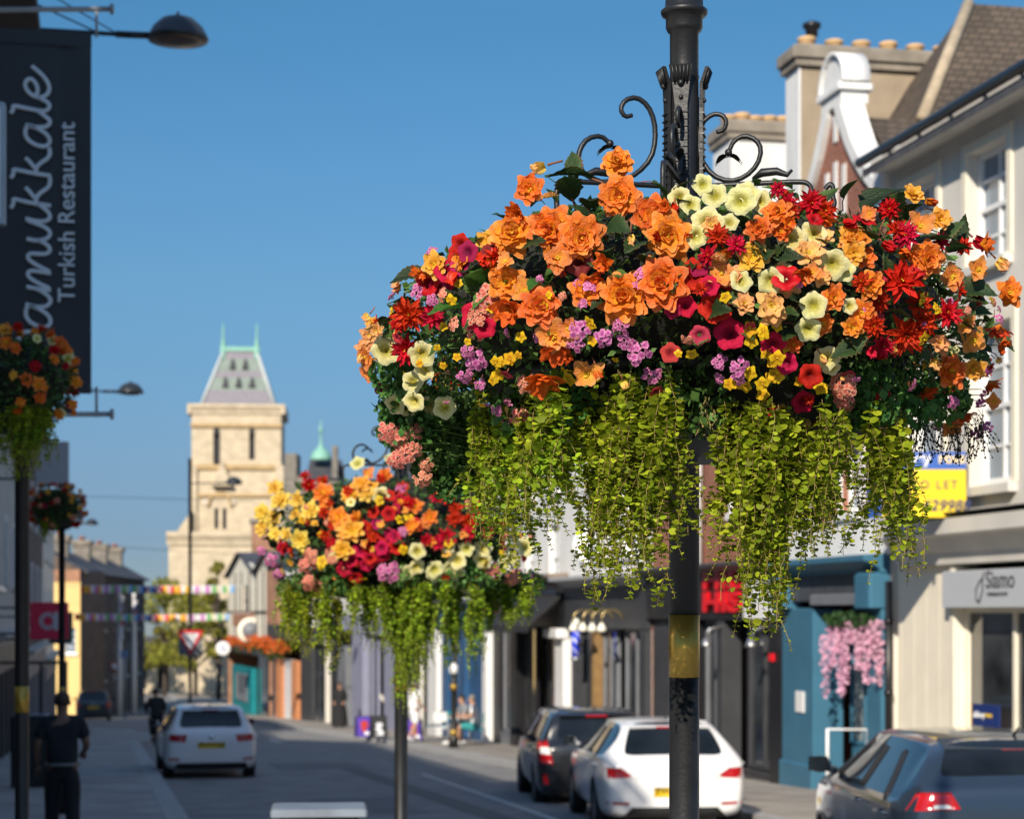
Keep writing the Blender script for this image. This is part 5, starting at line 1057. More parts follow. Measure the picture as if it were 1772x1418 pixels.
# ------------------------------------------------------------------ lamp posts
brass = M('gold band paint', (.42, .27, .05), .32, .2, 9, metal=.6)
SCR_L = [(94, 205), (107, 209), (116, 196), (107, 179), (86, 173), (66, 186), (54, 212), (52, 246), (60, 278), (84, 304), (110, 318), (150, 322)]
SCR_L2 = [(150, 322), (180, 312), (191, 290), (188, 268), (174, 249), (150, 243), (134, 256)]
SCR_R = [(56, 232), (70, 229), (74, 214), (66, 202), (48, 200), (30, 215), (24, 242), (28, 276), (48, 306), (78, 319), (106, 312), (127, 292), (134, 266), (124, 248), (104, 240), (86, 248), (77, 268)]
def lamp_post(label, D, px, band, group, lantern=False, top=4.9):
    p = at(px, 1120, D); g = gz(p.y) + .02; t = thing('lamp_post', label, 'lamp post', (p.x, p.y, g), 0, group); k = D / FPX * (5.4 / D); dz = 0
    zc = (p.y * -.0 + 0); h0 = band[0] - g; h1 = band[1] - g
    def Z(y): return 1.67 + (1060 - y) / 638.0 - .0 + (gz(p.y) - gz(5.2)) - g   # heights read off the near post
    r = .0408
    MB().lathe([(.11, 0), (.11, .04), (.085, .06), (.085, .42), (.07, .46), (r, .5), (r, h0)], 24).build('base', iron, t)
    MB().lathe([(r + .0015, h0), (r + .0015, h1)], 28).build('gold_band', brass, t)
    MB().lathe([(r, h1), (r, Z(170)), (.039, Z(168)), (.039, Z(58)), (.046, Z(54)), (.05, Z(48)), (.05, Z(30)), (.06, Z(27)), (.0635, Z(23)), (.0635, Z(19)), (.058, Z(16)), (.052, Z(13)), (.046, Z(0) if top < 4 else Z(-60)), (.034, top)], 28).build('shaft', iron, t)
    MB().lathe([(.03, top), (.06, top + .02), (.05, top + .06), (.02, top + .12), (.035, top + .16), (.0, top + .22)], 16).build('finial', iron, t)
    def arm(az, inner, outer, reach, hook):
        c, s_ = math.cos(az), math.sin(az)
        def P(o, y, side=0): rr = o / 638.0; return Vector((RT.x * rr * c - FW.x * rr * -s_ , RT.y * rr * c - FW.y * rr * -s_, Z(y)))
        q = MB()
        for pts in (inner, outer):
            if pts: pp = smooth_poly([(a, b_) for a, b_ in pts], 1); n_ = len(pp); q.tube([P(a, b_) for a, b_ in pp], [.0058 + .0016 * math.sin(math.pi * i / n_) for i in range(n_)], 8)
        dirn = P(100, 0) - P(0, 0); dirn.z = 0; dirn.normalize(); sd_ = Vector((-dirn.y, dirn.x, 0))
        pp = smooth_poly([(20, 324), (reach - 26, 324), (reach - 6, 328), (reach, 345), (reach - 3, 390)], 2); b_ = MB(); b_.tube([P(a, y) for a, y in pp], .0085, 4, sq=sd_); q.app(b_, Matrix.Identity(4))
        # twisted leaf along the bar and the pair of leaves at the scroll's eye
        e = P(*(outer or inner)[-1]) if outer else P(77, 268)
        for sg in (-1, 1):
            lp = leafb(rnd, 1, .4, .1, 0, 6); lp.mi = [0] * len(lp.mi); mm = Matrix((dirn * sg, sd_, Vector((0, 0, 1)))).transposed().to_4x4(); mm.translation = e + dirn * sg * .004 + Vector((0, 0, -.008)); 
            mm = mm @ Matrix.Rotation(R_(20), 4, 'Y') @ Matrix.Scale(.04, 4); q.app(lp, mm); q.app(lp, mm @ Matrix.Translation((0, 0, -.12)))
        q.ball(e, .011, 8); q.tube([P(118, 316), P(135, 306), P(160, 305), P(178, 312), P(186, 304)], [.004, .012, .011, .007, .004], 6)
        if hook: q.tube([P(a, y) for a, y in smooth_poly([(242, 340), (250, 330), (256, 337), (254, 352), (259, 366), (250, 382), (238, 388)], 2)], .007, 6)
        q.build('scroll_bracket', iron, t)
        # back plate with flared, riveted leaf top
        v = MB(); w_ = .024
        for (ya, yb, wa, wb, oa, ob) in ((345, 190, .017, .017, .044, .044), (190, 150, .017, .024, .044, .045), (150, 122, .024, .031, .045, .062)):
            pts = []
            for y, ww_, oo in ((ya, wa, oa), (yb, wb, ob)):
                for sg in (-1, 1):
                    for th in (0, .009): pts.append(dirn * (oo + th) + sd_ * (sg * ww_) + Vector((0, 0, Z(y))))
            v.add(pts, [(0, 1, 3, 2), (4, 6, 7, 5), (0, 4, 5, 1), (2, 3, 7, 6), (1, 5, 7, 3), (0, 2, 6, 4)], flat=True)
        for i in range(12): y = 200 + i * 12; v.box(-.006, .006, -.018, .018, -.0022, .0022, 0, Matrix.Translation(dirn * .051 + Vector((0, 0, Z(y)))) @ Matrix((dirn, sd_, Vector((0, 0, 1)))).transposed().to_4x4() @ Matrix.Rotation(rnd.uniform(-.12, .12), 4, 'X'))
        for i in range(5): a_ = (i - 2) * .008; v.tube([dirn * .058 + sd_ * a_ + Vector((0, 0, Z(152))), dirn * .072 + sd_ * a_ * 1.35 + Vector((0, 0, Z(124)))], .003, 5)
        v.ball(dirn * .058 + Vector((0, 0, Z(152))), .009, 8); v.ball(dirn * .054 + Vector((0, 0, Z(176))), .007, 8); v.build('back_plate', iron, t)
    a0 = R_(-14)
    arm(math.pi + a0 * -1 + 0, SCR_L, SCR_L2, 230, False); arm(a0, SCR_R, None, 221, True); arm(R_(-104), SCR_R, None, 221, False); arm(R_(76), SCR_L, SCR_L2, 230, False)
    return t, p
t1, P1 = lamp_post('large black lamp post in front carrying the huge central flower display', 5.4, 1184, (at(0, 1173, 5.4).z, at(0, 1065, 5.4).z), 'lamp posts with scroll brackets')
t2, P2 = lamp_post('second black lamp post with gold band below the smaller middle flower display', 12.2, 694, (at(0, 1197, 12.2).z, at(0, 1146, 12.2).z), 'lamp posts with scroll brackets', top=3.75)

MAIN = dict(
 BO='1072,303,62 1073,347,72 890,408,82 955,395,82 1013,418,74 1158,410,82 1078,516,94 1145,492,88 943,528,72 1340,378,50 1310,402,46 1480,415,48 1595,450,58 1495,495,50',
 OS='925,345,58 880,490,66 1132,378,72 1015,505,60 1425,560,40 1730,510,56 1640,640,66 1435,515,46 1485,540,48 1470,562,40 1348,405,38 1500,445,44 1375,600,30',
 DO='890,530,66 945,635,78 965,595,62 1020,480,52 1720,560,52 1605,675,50 1700,650,46 1690,425,48 1730,585,36 975,455,50 1655,700,52 1110,375,50 860,455,40',
 SO='965,575,66 1017,640,64 975,450,52 1580,400,58 1645,480,56 1675,470,48 1685,590,54 1655,690,56 1640,728,48 1250,475,48 1498,378,34 1398,475,46 632,618,48 637,650,44 905,505,52 990,565,44 1665,560,44 1715,690,36',
 PE='1395,440,50 1360,490,50 1330,528,54 1285,525,38 1335,545,40 1240,455,36 640,580,42 645,600,38 1265,480,40 1620,590,36 668,570,30 1420,480,36',
 YB='1300,447,54 768,462,48 840,415,42 1620,385,44 1575,345,42 1675,630,44 1470,440,40 1475,405,44 650,560,28 1540,600,26',
 RB='720,545,66 755,548,50 710,602,60 1395,365,52 1422,372,44 1530,372,40 1545,402,44 1545,490,70 1558,412,44 1622,540,58 1570,580,72 1600,562,56 1525,595,42 1480,490,34 1340,345,30 1360,360,40 1240,415,44 1270,430,40 1225,445,36 1500,560,44 1590,525,44 1625,420,36 1660,430,34 1520,520,44 1210,500,30 700,560,36',
 CP='796,443,34 825,545,48 848,562,40 1201,475,46 1237,530,50 1252,508,40 1263,580,48 1187,530,34 1338,597,38 1358,625,38 1398,636,40 1325,696,36 1388,685,36 1225,495,34 785,470,40 810,430,34',
 MG='800,462,36 775,480,36 820,440,32 1165,535,28 1150,520,26 755,495,30 1210,460,32', DP='1212,583,32 1185,708,30 1160,613,30 1112,682,22', DK='656,675,32',
 PY='672,605,48 733,612,44 737,638,34 719,655,38 723,684,42 690,692,40 742,706,40 770,702,44 700,710,36 1223,388,46 1205,412,36 1237,340,42 1295,337,38 1280,355,44 1368,415,46 1403,408,40 1435,460,44 1457,468,40 1280,487,38 1332,487,40 1400,527,44 1396,568,42 1432,625,38 1318,345,34 1175,345,34 1462,528,26 1262,385,30 1350,470,34 1215,335,34 1195,360,30 1440,640,30',
 VS='850,522,52 820,572,34 912,668,38 904,711,40 690,752,46 705,775,46 690,790,40 720,765,38 735,815,38 675,740,36 715,745,40 1455,655,42 1460,692,44 1455,675,36 838,545,34 740,795,28',
 VP='747,437,26 695,525,26 740,507,30 830,617,40 803,655,28 1010,565,42 1050,576,38 1105,606,44 1130,650,32 878,738,24 865,695,22 1243,721,30 1245,630,28 1277,628,38 1690,742,28 1700,700,26 1705,680,22 1620,728,24 1640,740,20 820,600,26 1000,585,34 1085,590,32 1710,640,26 1275,640,24 840,650,22 1700,725,24 1075,560,30 760,520,26 1255,735,20',
 BY='1298,570,26 1300,592,24 1273,645,26 1277,664,26 1297,643,26 1316,648,24 1318,670,24 1362,602,22 1326,610,22 1380,646,22 1418,662,24 1280,730,24 1328,735,22 1377,720,26 1366,741,26 1252,735,18 1338,640,24 905,580,18 780,562,16 735,622,16 870,635,24 882,622,24 900,610,16 760,600,14 800,610,14 820,585,14 1335,655,22 1290,665,22 1350,700,20 1335,620,22 855,655,18 865,628,20 770,630,14 1385,700,20 1345,565,18 1260,650,20 725,600,14',
 BU='945,297,44 695,490,38 1248,447,34 690,573,22 1090,405,30 640,610,30 1710,455,36 655,545,26 1625,600,26', BR='1352,340,30 1458,388,32 1525,420,34 1565,470,34 1530,610,32 1555,600,28 1590,455,30 1500,600,26 1515,668,14 1532,668,14 1690,410,40', BD='1032,640,26 980,610,30 1600,350,30 1620,360,28 1735,600,30')
LEAFP = '1000,300,80 985,325,70 1020,350,60 1015,372,50 990,290,60 835,480,95 790,530,80 935,485,60 715,473,60 690,545,55 1294,384,62 1518,345,75 1540,360,60 1350,440,60 1660,405,50 1060,395,55 1100,420,60 1120,445,50 1665,560,50 1680,510,50 1650,545,45 1690,540,45 1600,620,45 1570,370,60 1470,600,50 1260,420,50 1560,440,50 850,500,70 700,520,50 730,480,50 1420,420,45 1170,380,50 940,560,45 1040,440,55 1050,470,50 1640,400,50 1655,430,50 1310,430,50 1380,520,45 1480,580,45 1630,500,50 1555,540,45'
def parse(s): return [tuple(float(a) for a in w_.split(',')) for w_ in s.split()]
C1 = Vector((P1.x, P1.y, 2.47))
pm_ = Planter('huge mixed flower display of orange begonias around the near lamp post', 'flower displays round the lamp posts', C1, .83, .34, 5); pm_.trail = MB()
for kd, s_ in MAIN.items():
    for x, y, d in parse(s_): pm_.put(kd, x, y, d * .98 / 638)
for x, y, d in parse(LEAFP): p, n = pm_.surf(x, y); pm_.leaf(p, n, d * 1.05 / 638, bright=(x < 960 and y > 470 and x > 780))
back = (-(CAM - C1)); baz = math.atan2(back.y, back.x)
def scatter(P, n, kinds, d0, d1, azc=None, spread=math.pi, lo=-.5, hi=.95, merge=True):
    for _ in range(n):
        a = P.q.uniform(0, 6.283) if azc is None else azc + P.q.uniform(-spread, spread); p, nn = P.rsurf(a, lo, hi)
        if not P.high(p): P.bloom(P.q.choice(kinds), p, nn, P.q.uniform(d0, d1), merge=merge)
scatter(pm_, 110, ['OS', 'SO', 'RB', 'RB', 'PE', 'CP', 'PY', 'YB', 'BO'], .06, .1, baz, 1.5, -.5, .5)
for _ in range(70):
    p, n = pm_.rsurf(None, -.3, .6)
    if not pm_.high(p): pm_.leaf(p, n, pm_.q.uniform(.055, .1))
scatter(pm_, 46, ['RB', 'OS', 'RB', 'SO', 'DO', 'DO', 'PE', 'CP', 'DK', 'BR'], .04, .07, baz + math.pi, 1.3, -.1, .5)
scatter(pm_, 120, ['BY', 'BY', 'VP', 'VS', 'VP', 'BY', 'BU', 'DP', 'RB'], .02, .042, baz + math.pi, 1.45, -.95, .0)
lm = MB()
for _ in range(170):
    p, n = pm_.rsurf(baz + math.pi + pm_.q.uniform(-1.5, 1.5), -.45, .62); q = pm_.q
    if pm_.high(p): continue
    d_ = (n * .5 + Vector((q.uniform(-1, 1), q.uniform(-1, 1), q.uniform(-.9, .6)))).normalized(); z_ = (n * .8 + Vector((0, 0, .8)) - FW * .4); y_ = z_.cross(d_).normalized(); z_ = d_.cross(y_); L_ = q.uniform(.035, .075)
    m = Matrix((d_, y_, z_)).transposed().to_4x4(); m.translation = p * .975 + pm_.off - d_ * L_ * .4; lm.app(LEAVES[q.randrange(3)], m @ Matrix.Scale(L_, 4))
lm.build('leaf_mass', [Mplant('young begonia leaf', (.035, .08, .018), (.07, .135, .03), .25, rv=.4, hv_=.02, rough=.5), ST, STM], pm_.t)['kind'] = 'stuff'
pm_.fill(19000, .024, .58); pm_.tray(.52, 2.09, 2.27)
def prof(pts): return pl(pts)
def trails(P, groups, D, n, R0=.42, R1=.7, sz=1.0):
    """hanging runners in tufts: each group is ([(tuft column, weight)...], [(column, bottom row)...], top); they hang round the mound, most of them in front"""
    q = P.q; tot = sum(w_ for g in groups for _, w_ in g[0])
    for tufts, bot, ztop in groups:
        f = prof(bot)
        for tx_, wt_ in tufts:
            r0 = q.uniform(R0 + .08, R1)
            for _ in range(int(n * wt_ / tot)):
                x = tx_ + max(-22, min(22, q.gauss(0, 10.5))) * 5.4 / D; sd_ = 1 if q.random() < .88 else -.6; rad = r0 + q.uniform(-.09, .06); dep = 0
                for _k in range(4):
                    lat = (x - CX) / FPX * (D - dep) - (P.C - CAM).dot(RT); dep = math.sqrt(max(0, max(rad, abs(lat) + .02) ** 2 - lat * lat)) * sd_
                p = RT * lat - FW * dep; p.z = ztop + q.uniform(-.12, .05)
                zb = CAMH + (HY - f(x)) / FPX * (D - dep) - P.C.z; L = (p.z - zb) * (1.04 - .62 * q.random() ** 1.5) * (1 - .012 * abs(x - tx_) * D / 5.4)
                if L > .05: P.hang(p, L, merge=P.n.get('trailing_strand', 0) >= 100, sc=sz)
trails(pm_, [([(838, 1.1), (872, 1.5), (908, 1.2), (948, 1.3), (985, .6), (1040, 1.5), (1070, 1.3), (1105, 1.4), (1140, 1.2), (1160, .4)], [(820, 860), (850, 970), (880, 1000), (910, 1020), (930, 960), (955, 960), (990, 890), (1030, 1030), (1050, 1060), (1070, 1000), (1110, 1010), (1140, 1045), (1165, 990)], -.25),
  ([(1262, 1.0), (1292, 1.5), (1322, 1.8), (1352, 1.2), (1388, 1.1), (1420, .8), (1450, .7)], [(1240, 900), (1262, 980), (1290, 1040), (1320, 1125), (1345, 1060), (1370, 985), (1400, 960), (1450, 950)], -.33), ([(1520, 1.1), (1552, 1.2)], [(1500, 930), (1520, 980), (1550, 1010), (1575, 1010)], -.3)], 5.4, 400)
for x, y, r_, n_ in ((720, 720, .1, 520), (770, 720, .1, 520), (800, 770, .1, 520), (775, 830, .07, 320), (700, 740, .09, 420), (760, 755, .1, 520), (790, 795, .09, 420), (740, 815, .06, 260), (830, 740, .1, 420), (690, 700, .08, 300), (680, 640, .08, 300), (1500, 690, .1, 420), (1580, 700, .09, 360), (1640, 690, .08, 300), (1200, 700, .1, 400), (1120, 690, .09, 380), (980, 700, .09, 350), (900, 720, .09, 360)):
    p, n = pm_.surf(x, y); lm = MB(); cloud(lm, tuple(p * (.99 if x < 860 else .975) + FW * (.075 if x < 860 else .0)), (r_, r_, r_ * .9), n_, .028, pm_.q, 0, flat=.75); lm.build('leafy_sprig', LM, pm_.t, loc=pm_.off)
# wiry dried lobelia at the lower right and short dry stems
wy = MB(); q = random.Random(6)
for _ in range(85):
    x, y = q.uniform(1565, 1700), q.uniform(705, 745); p, n = pm_.surf(x, y); pts = [p + pm_.off]; d = (n + Vector((q.uniform(-.6, .6), q.uniform(-.6, .6), q.uniform(-1.4, .1)))).normalized()
    for k in range(5): d = (d + Vector((q.uniform(-.4, .4), q.uniform(-.4, .4), -.2))).normalized(); pts.append(pts[-1] + d * .02); wy.ball(pts[-1], q.uniform(.002, .0042), 4, 0, (1, .6, 1), .4)
    wy.tube(pts, .0008, 4, 0, .3, cap=False)
for x0, y0 in ((1222, 690), (1225, 700), (1215, 695)):
    for _ in range(4):
        p, n = pm_.surf(x0 + q.uniform(-8, 8), y0 + q.uniform(-14, 14)); pts = [p + pm_.off]
        for k in range(6): pts.append(pts[-1] + Vector((q.uniform(-.009, .009), q.uniform(-.009, .009), -q.uniform(.008, .017)))); wy.ball(pts[-1], q.uniform(.0015, .0035), 5, q.choice((0, 1)), g=.4)
        wy.tube(pts, .001, 4, 1, .5, cap=False)
wy.build('wiry_stems', [Mplant('dry dark stem', (.06, .05, .03), (.11, .085, .05), .15), TAN], pm_.t)['kind'] = 'stuff'
pm_.finish()

SECOND = dict(
 YL='480,845,44 492,865,48 470,888,40 452,887,38 465,905,34 485,893,36 515,870,42 530,880,44 517,928,46 470,930,32 450,910,34 505,890,30 625,855,48 500,925,30 635,860,40 458,920,30',
 YB='600,920,50 612,912,48 630,850,50 612,860,46 595,945,44 595,925,34 640,845,40', OS='570,860,44 590,890,46 720,880,36 740,898,36 705,905,34 662,820,34 565,870,34 625,895,28', SO='735,905,30 600,935,34 640,830,34',
 RB='540,850,40 556,842,36 525,830,30 690,845,36 702,868,38 770,865,44 780,895,44 802,905,48 770,925,50 812,932,44 832,900,40 655,830,30 790,880,44 760,940,40 560,890,34 575,915,32 585,900,30 740,940,34 820,880,40 750,860,36 850,920,36 560,930,34 575,945,32 600,850,30 640,950,30',
 CP='640,885,32 672,895,32 655,925,38 640,920,34 684,926,34 650,970,36 655,945,34 625,955,36 590,975,42 605,965,34 688,950,38 618,996,34 490,947,32 700,870,30 675,850,30 630,975,34 640,965,32 660,960,32', MG='670,925,30 690,880,26 645,905,26',
 PY='662,860,34 770,945,32 780,965,36 790,982,36 830,970,36 840,952,34 722,945,34 725,980,32 745,985,34 760,990,34 785,985,36 705,1010,34 735,1012,36 765,1000,36 785,1012,36 812,1018,34 840,1016,34 820,1000,32 895,945,38 808,945,32 775,985,32 800,1005,32 690,985,28 622,800,30 680,800,28 850,990,30 715,995,30 880,960,30',
 VS='535,975,36 545,960,32 530,1005,34 522,1020,30 546,1015,34 565,960,26 855,980,34 880,1000,34 840,1045,40 575,965,24 590,990,24 525,950,22', VP='470,970,34 480,985,32 680,985,44 692,842,26 900,1000,30 920,1006,30 665,990,28 775,840,24 690,915,22 910,1020,24 465,950,24', BY='705,1005,16 560,985,14 530,900,18', BD='668,872,22 620,890,24')
C2 = Vector((P2.x, P2.y, at(0, 922, 12.2).z))
pm2 = Planter('mixed flower display of red and yellow blooms around the second lamp post', 'flower displays round the lamp posts', C2, .8, .41, 17); pm2.trail = MB()
for kd, s_ in SECOND.items():
    for x, y, d in parse(s_): pm2.put(kd, x + pm2.q.uniform(-9, 9), y + pm2.q.uniform(-7, 7), d * (.72 if kd in ('CP', 'RB', 'MG') else .85) / 283)
for _ in range(70): p, n = pm2.rsurf(None, -.2, .6); pm2.leaf(p, n, pm2.q.uniform(.06, .12))
scatter(pm2, 90, ['RB', 'OS', 'PY', 'CP', 'YL', 'SO'], .06, .1, baz + .1, 1.4, -.5, .55); scatter(pm2, 90, ['RB', 'RB', 'OS', 'PY', 'CP', 'SO', 'VS', 'BY', 'YB'], .04, .075, baz + math.pi + .1, 1.4, -.75, .6); pm2.fill(9000, .03, .5); pm2.tray(.48, C2.z - .42, C2.z - .28)
for x in range(500, 930, 28):
    p, n = pm2.surf(x, 1015 + pm2.q.uniform(-22, 18)); lm = MB(); cloud(lm, tuple(p * .97), (.11, .11, .09), 240, .034, pm2.q, 0, flat=.75); lm.build('leafy_sprig', LM, pm2.t, loc=pm2.off)
trails(pm2, [([(500, 1), (520, 1.2), (540, .8)], [(490, 1110), (510, 1155), (530, 1130), (545, 1110)], -.33), ([(562, .8), (582, .7)], [(548, 1150), (575, 1180), (600, 1100)], -.33), ([(615, .9), (640, 1), (665, 1)], [(600, 1090), (640, 1130), (682, 1130)], -.33),
  ([(692, 1.2), (706, 1.6), (722, 1.6), (738, 1.3)], [(684, 1190), (700, 1265), (712, 1190), (735, 1160), (750, 1120)], -.33), ([(768, .8), (788, 1)], [(755, 1100), (785, 1175), (800, 1190)], -.33), ([(820, 1), (850, .9), (880, 1), (908, .9)], [(805, 1120), (822, 1190), (850, 1100), (890, 1090), (925, 1070)], -.33)], 12.2, 420)
pm2.finish()
# ------------------------------------------------------------------ left-hand posts with street lamps and small baskets
def dome_lamp(D, dx, dy, dome_w, label, px=None, cap_y=None, stay=True, r=.06):
    """dome street lamp: on a long arm from the left wall, or on its own pole at photo column px"""
    e0 = at(dx, dy, D); hw_ = dome_w / FPX * D / 2
    if px is None: p = Vector((XL, e0.y, e0.z - .3)); base = p.z
    else: p = at(px, 1120, D); base = gz(p.y) + .02
    t = thing('street_lamp', label, 'street lamp', (p.x, p.y, base), 0, 'black street lamps with dome heads'); e = Vector((e0.x - p.x, e0.y - p.y, 0)); za = e0.z - base; dr = e.normalized(); a = e - dr * hw_
    if px is not None:
        zt = at(px, cap_y, D).z - base; MB().lathe([(.1, 0), (.1, .9), (.085, 1.0), (r, 1.05), (r, zt), (r * 1.3, zt), (r * .8, zt + .06), (.0, zt + .1)], 16).build('pole', iron, t)
    else: MB().bev(0, .03, -.09, .09, -.1, 1.1, .01).build('wall_plate', iron, t)
    MB().tube([(0, 0, za + .03), (a.x, a.y, za + .03), (a.x + dr.x * .05, a.y + dr.y * .05, za + .04)], .022, 8).tube([a - dr * .3 + Vector((0, 0, za + .03)), a + dr * .04 + Vector((0, 0, za + .035))], .034, 8).build('arm', iron, t)
    if stay: MB().tube([(0, 0, za + 1.0), a * .82 + Vector((0, 0, za + .05))], .009, 5).build('stay_rod', iron, t)
    MB().lathe([(hw_ * .97, 0), (hw_, .015), (hw_ * .97, .04), (hw_ * .82, hw_ * .42), (hw_ * .55, hw_ * .68), (hw_ * .2, hw_ * .8), (.02, hw_ * .82), (.012, hw_ * .95)], 28, (e.x, e.y, za)).build('lamp_dome', M('dark grey lamp dome', (.022, .025, .03), .35, .1, 3), t)
    MB().lathe([(hw_ * .9, .012), (hw_ * .6, -.03), (.01, -.045)], 20, (e.x, e.y, za)).build('diffuser', M('smoked diffuser', (.1, .07, .055), .3), t)
    return t, p
dome_lamp(19.6, 308, 70, 106, 'nearest black dome street lamp on a long arm beyond the top of the banner')
dome_lamp(45, 226, 681, 46, 'second black dome street lamp at the foot of the banner')
dome_lamp(92, 159, 908, 23, 'smallest and farthest black dome street lamp beside the further flower basket')
dome_lamp(69, 405, 838, 30, 'tall slim black street lamp carrying the give way sign', 329, 797, stay=False)
def flower_post(px, D, ytop, label, r):
    p = at(px, 1120, D); g = gz(p.y) + .02; t = thing('flower_post', label, 'post', (p.x, p.y, g), 0, 'black flower posts on the left pavement'); zt = at(px, ytop, D).z - g
    MB().lathe([(.1, 0), (.1, .5), (.07, .6), (r, .66), (r, zt), (r * 1.4, zt), (r * .8, zt + .05), (.0, zt + .08)], 18).build('shaft', iron, t); MB().lathe([(r + .002, 1.5), (r + .002, 1.66)], 18).build('gold_band', brass, t)
    MB().tube([RT * -.3 + Vector((0, 0, zt - .25)), RT * .3 + Vector((0, 0, zt - .25))], .012, 6).build('cross_arm', iron, t)
flower_post(38, 12, 640, 'near black post below the orange flower basket at the left edge', .042); flower_post(107, 26, 860, 'further black post with the crimson letter sign in front of it', .042)
def basket(x, y, D, r, h, seed, label, kinds, trail):
    C = at(x, y, D); P = Planter(label, 'small flower baskets on the left lamps', C, r, h, seed, 'flower_basket'); P.trail = MB(); P.t['category'] = 'flower basket'
    azc = math.atan2(-C.y, -C.x)
    for _ in range(95): a = P.q.uniform(0, 6.283); p_, n_ = P.rsurf(a, -.75, .95); P.bloom(P.q.choice(kinds), p_, n_, P.q.uniform(.055, .1))
    for _ in range(40): p_, n_ = P.rsurf(None, -.4, .98); P.leaf(p_, n_, P.q.uniform(.06, .1))
    P.fill(3500, .034, .5); P.tray(r * .6, C.z - h * 1.05, C.z - h * .7)
    for x0, x1, yb in trail:
        for _ in range(int((x1 - x0) * 1.1)):
            xx = P.q.uniform(x0, x1); lat = (xx - x) / FPX * D; dep = math.sqrt(max(.0, (r * .8) ** 2 - lat * lat)); p_ = RT * lat - FW * dep; p_.z = -h * .55; L = (yb - y) / FPX * D - h * .55; P.hang(p_, L * P.q.uniform(.6, 1.0), merge=P.n.get('trailing_strand', 0) > 95)
    P.finish()
basket(30, 660, 12.0, .34, .3, 41, 'near left flower basket of orange and red blooms overlapping the banner foot', ['OS', 'OS', 'DO', 'OS', 'RB', 'RB', 'YB', 'PY'], [(-20, 12, 850), (40, 75, 830), (72, 92, 815)])
basket(97, 878, 26, .36, .29, 43, 'further left flower basket of red and peach blooms on the second lamp', ['SO', 'RB', 'CP', 'YB', 'VS', 'RB'], [(80, 100, 945)])
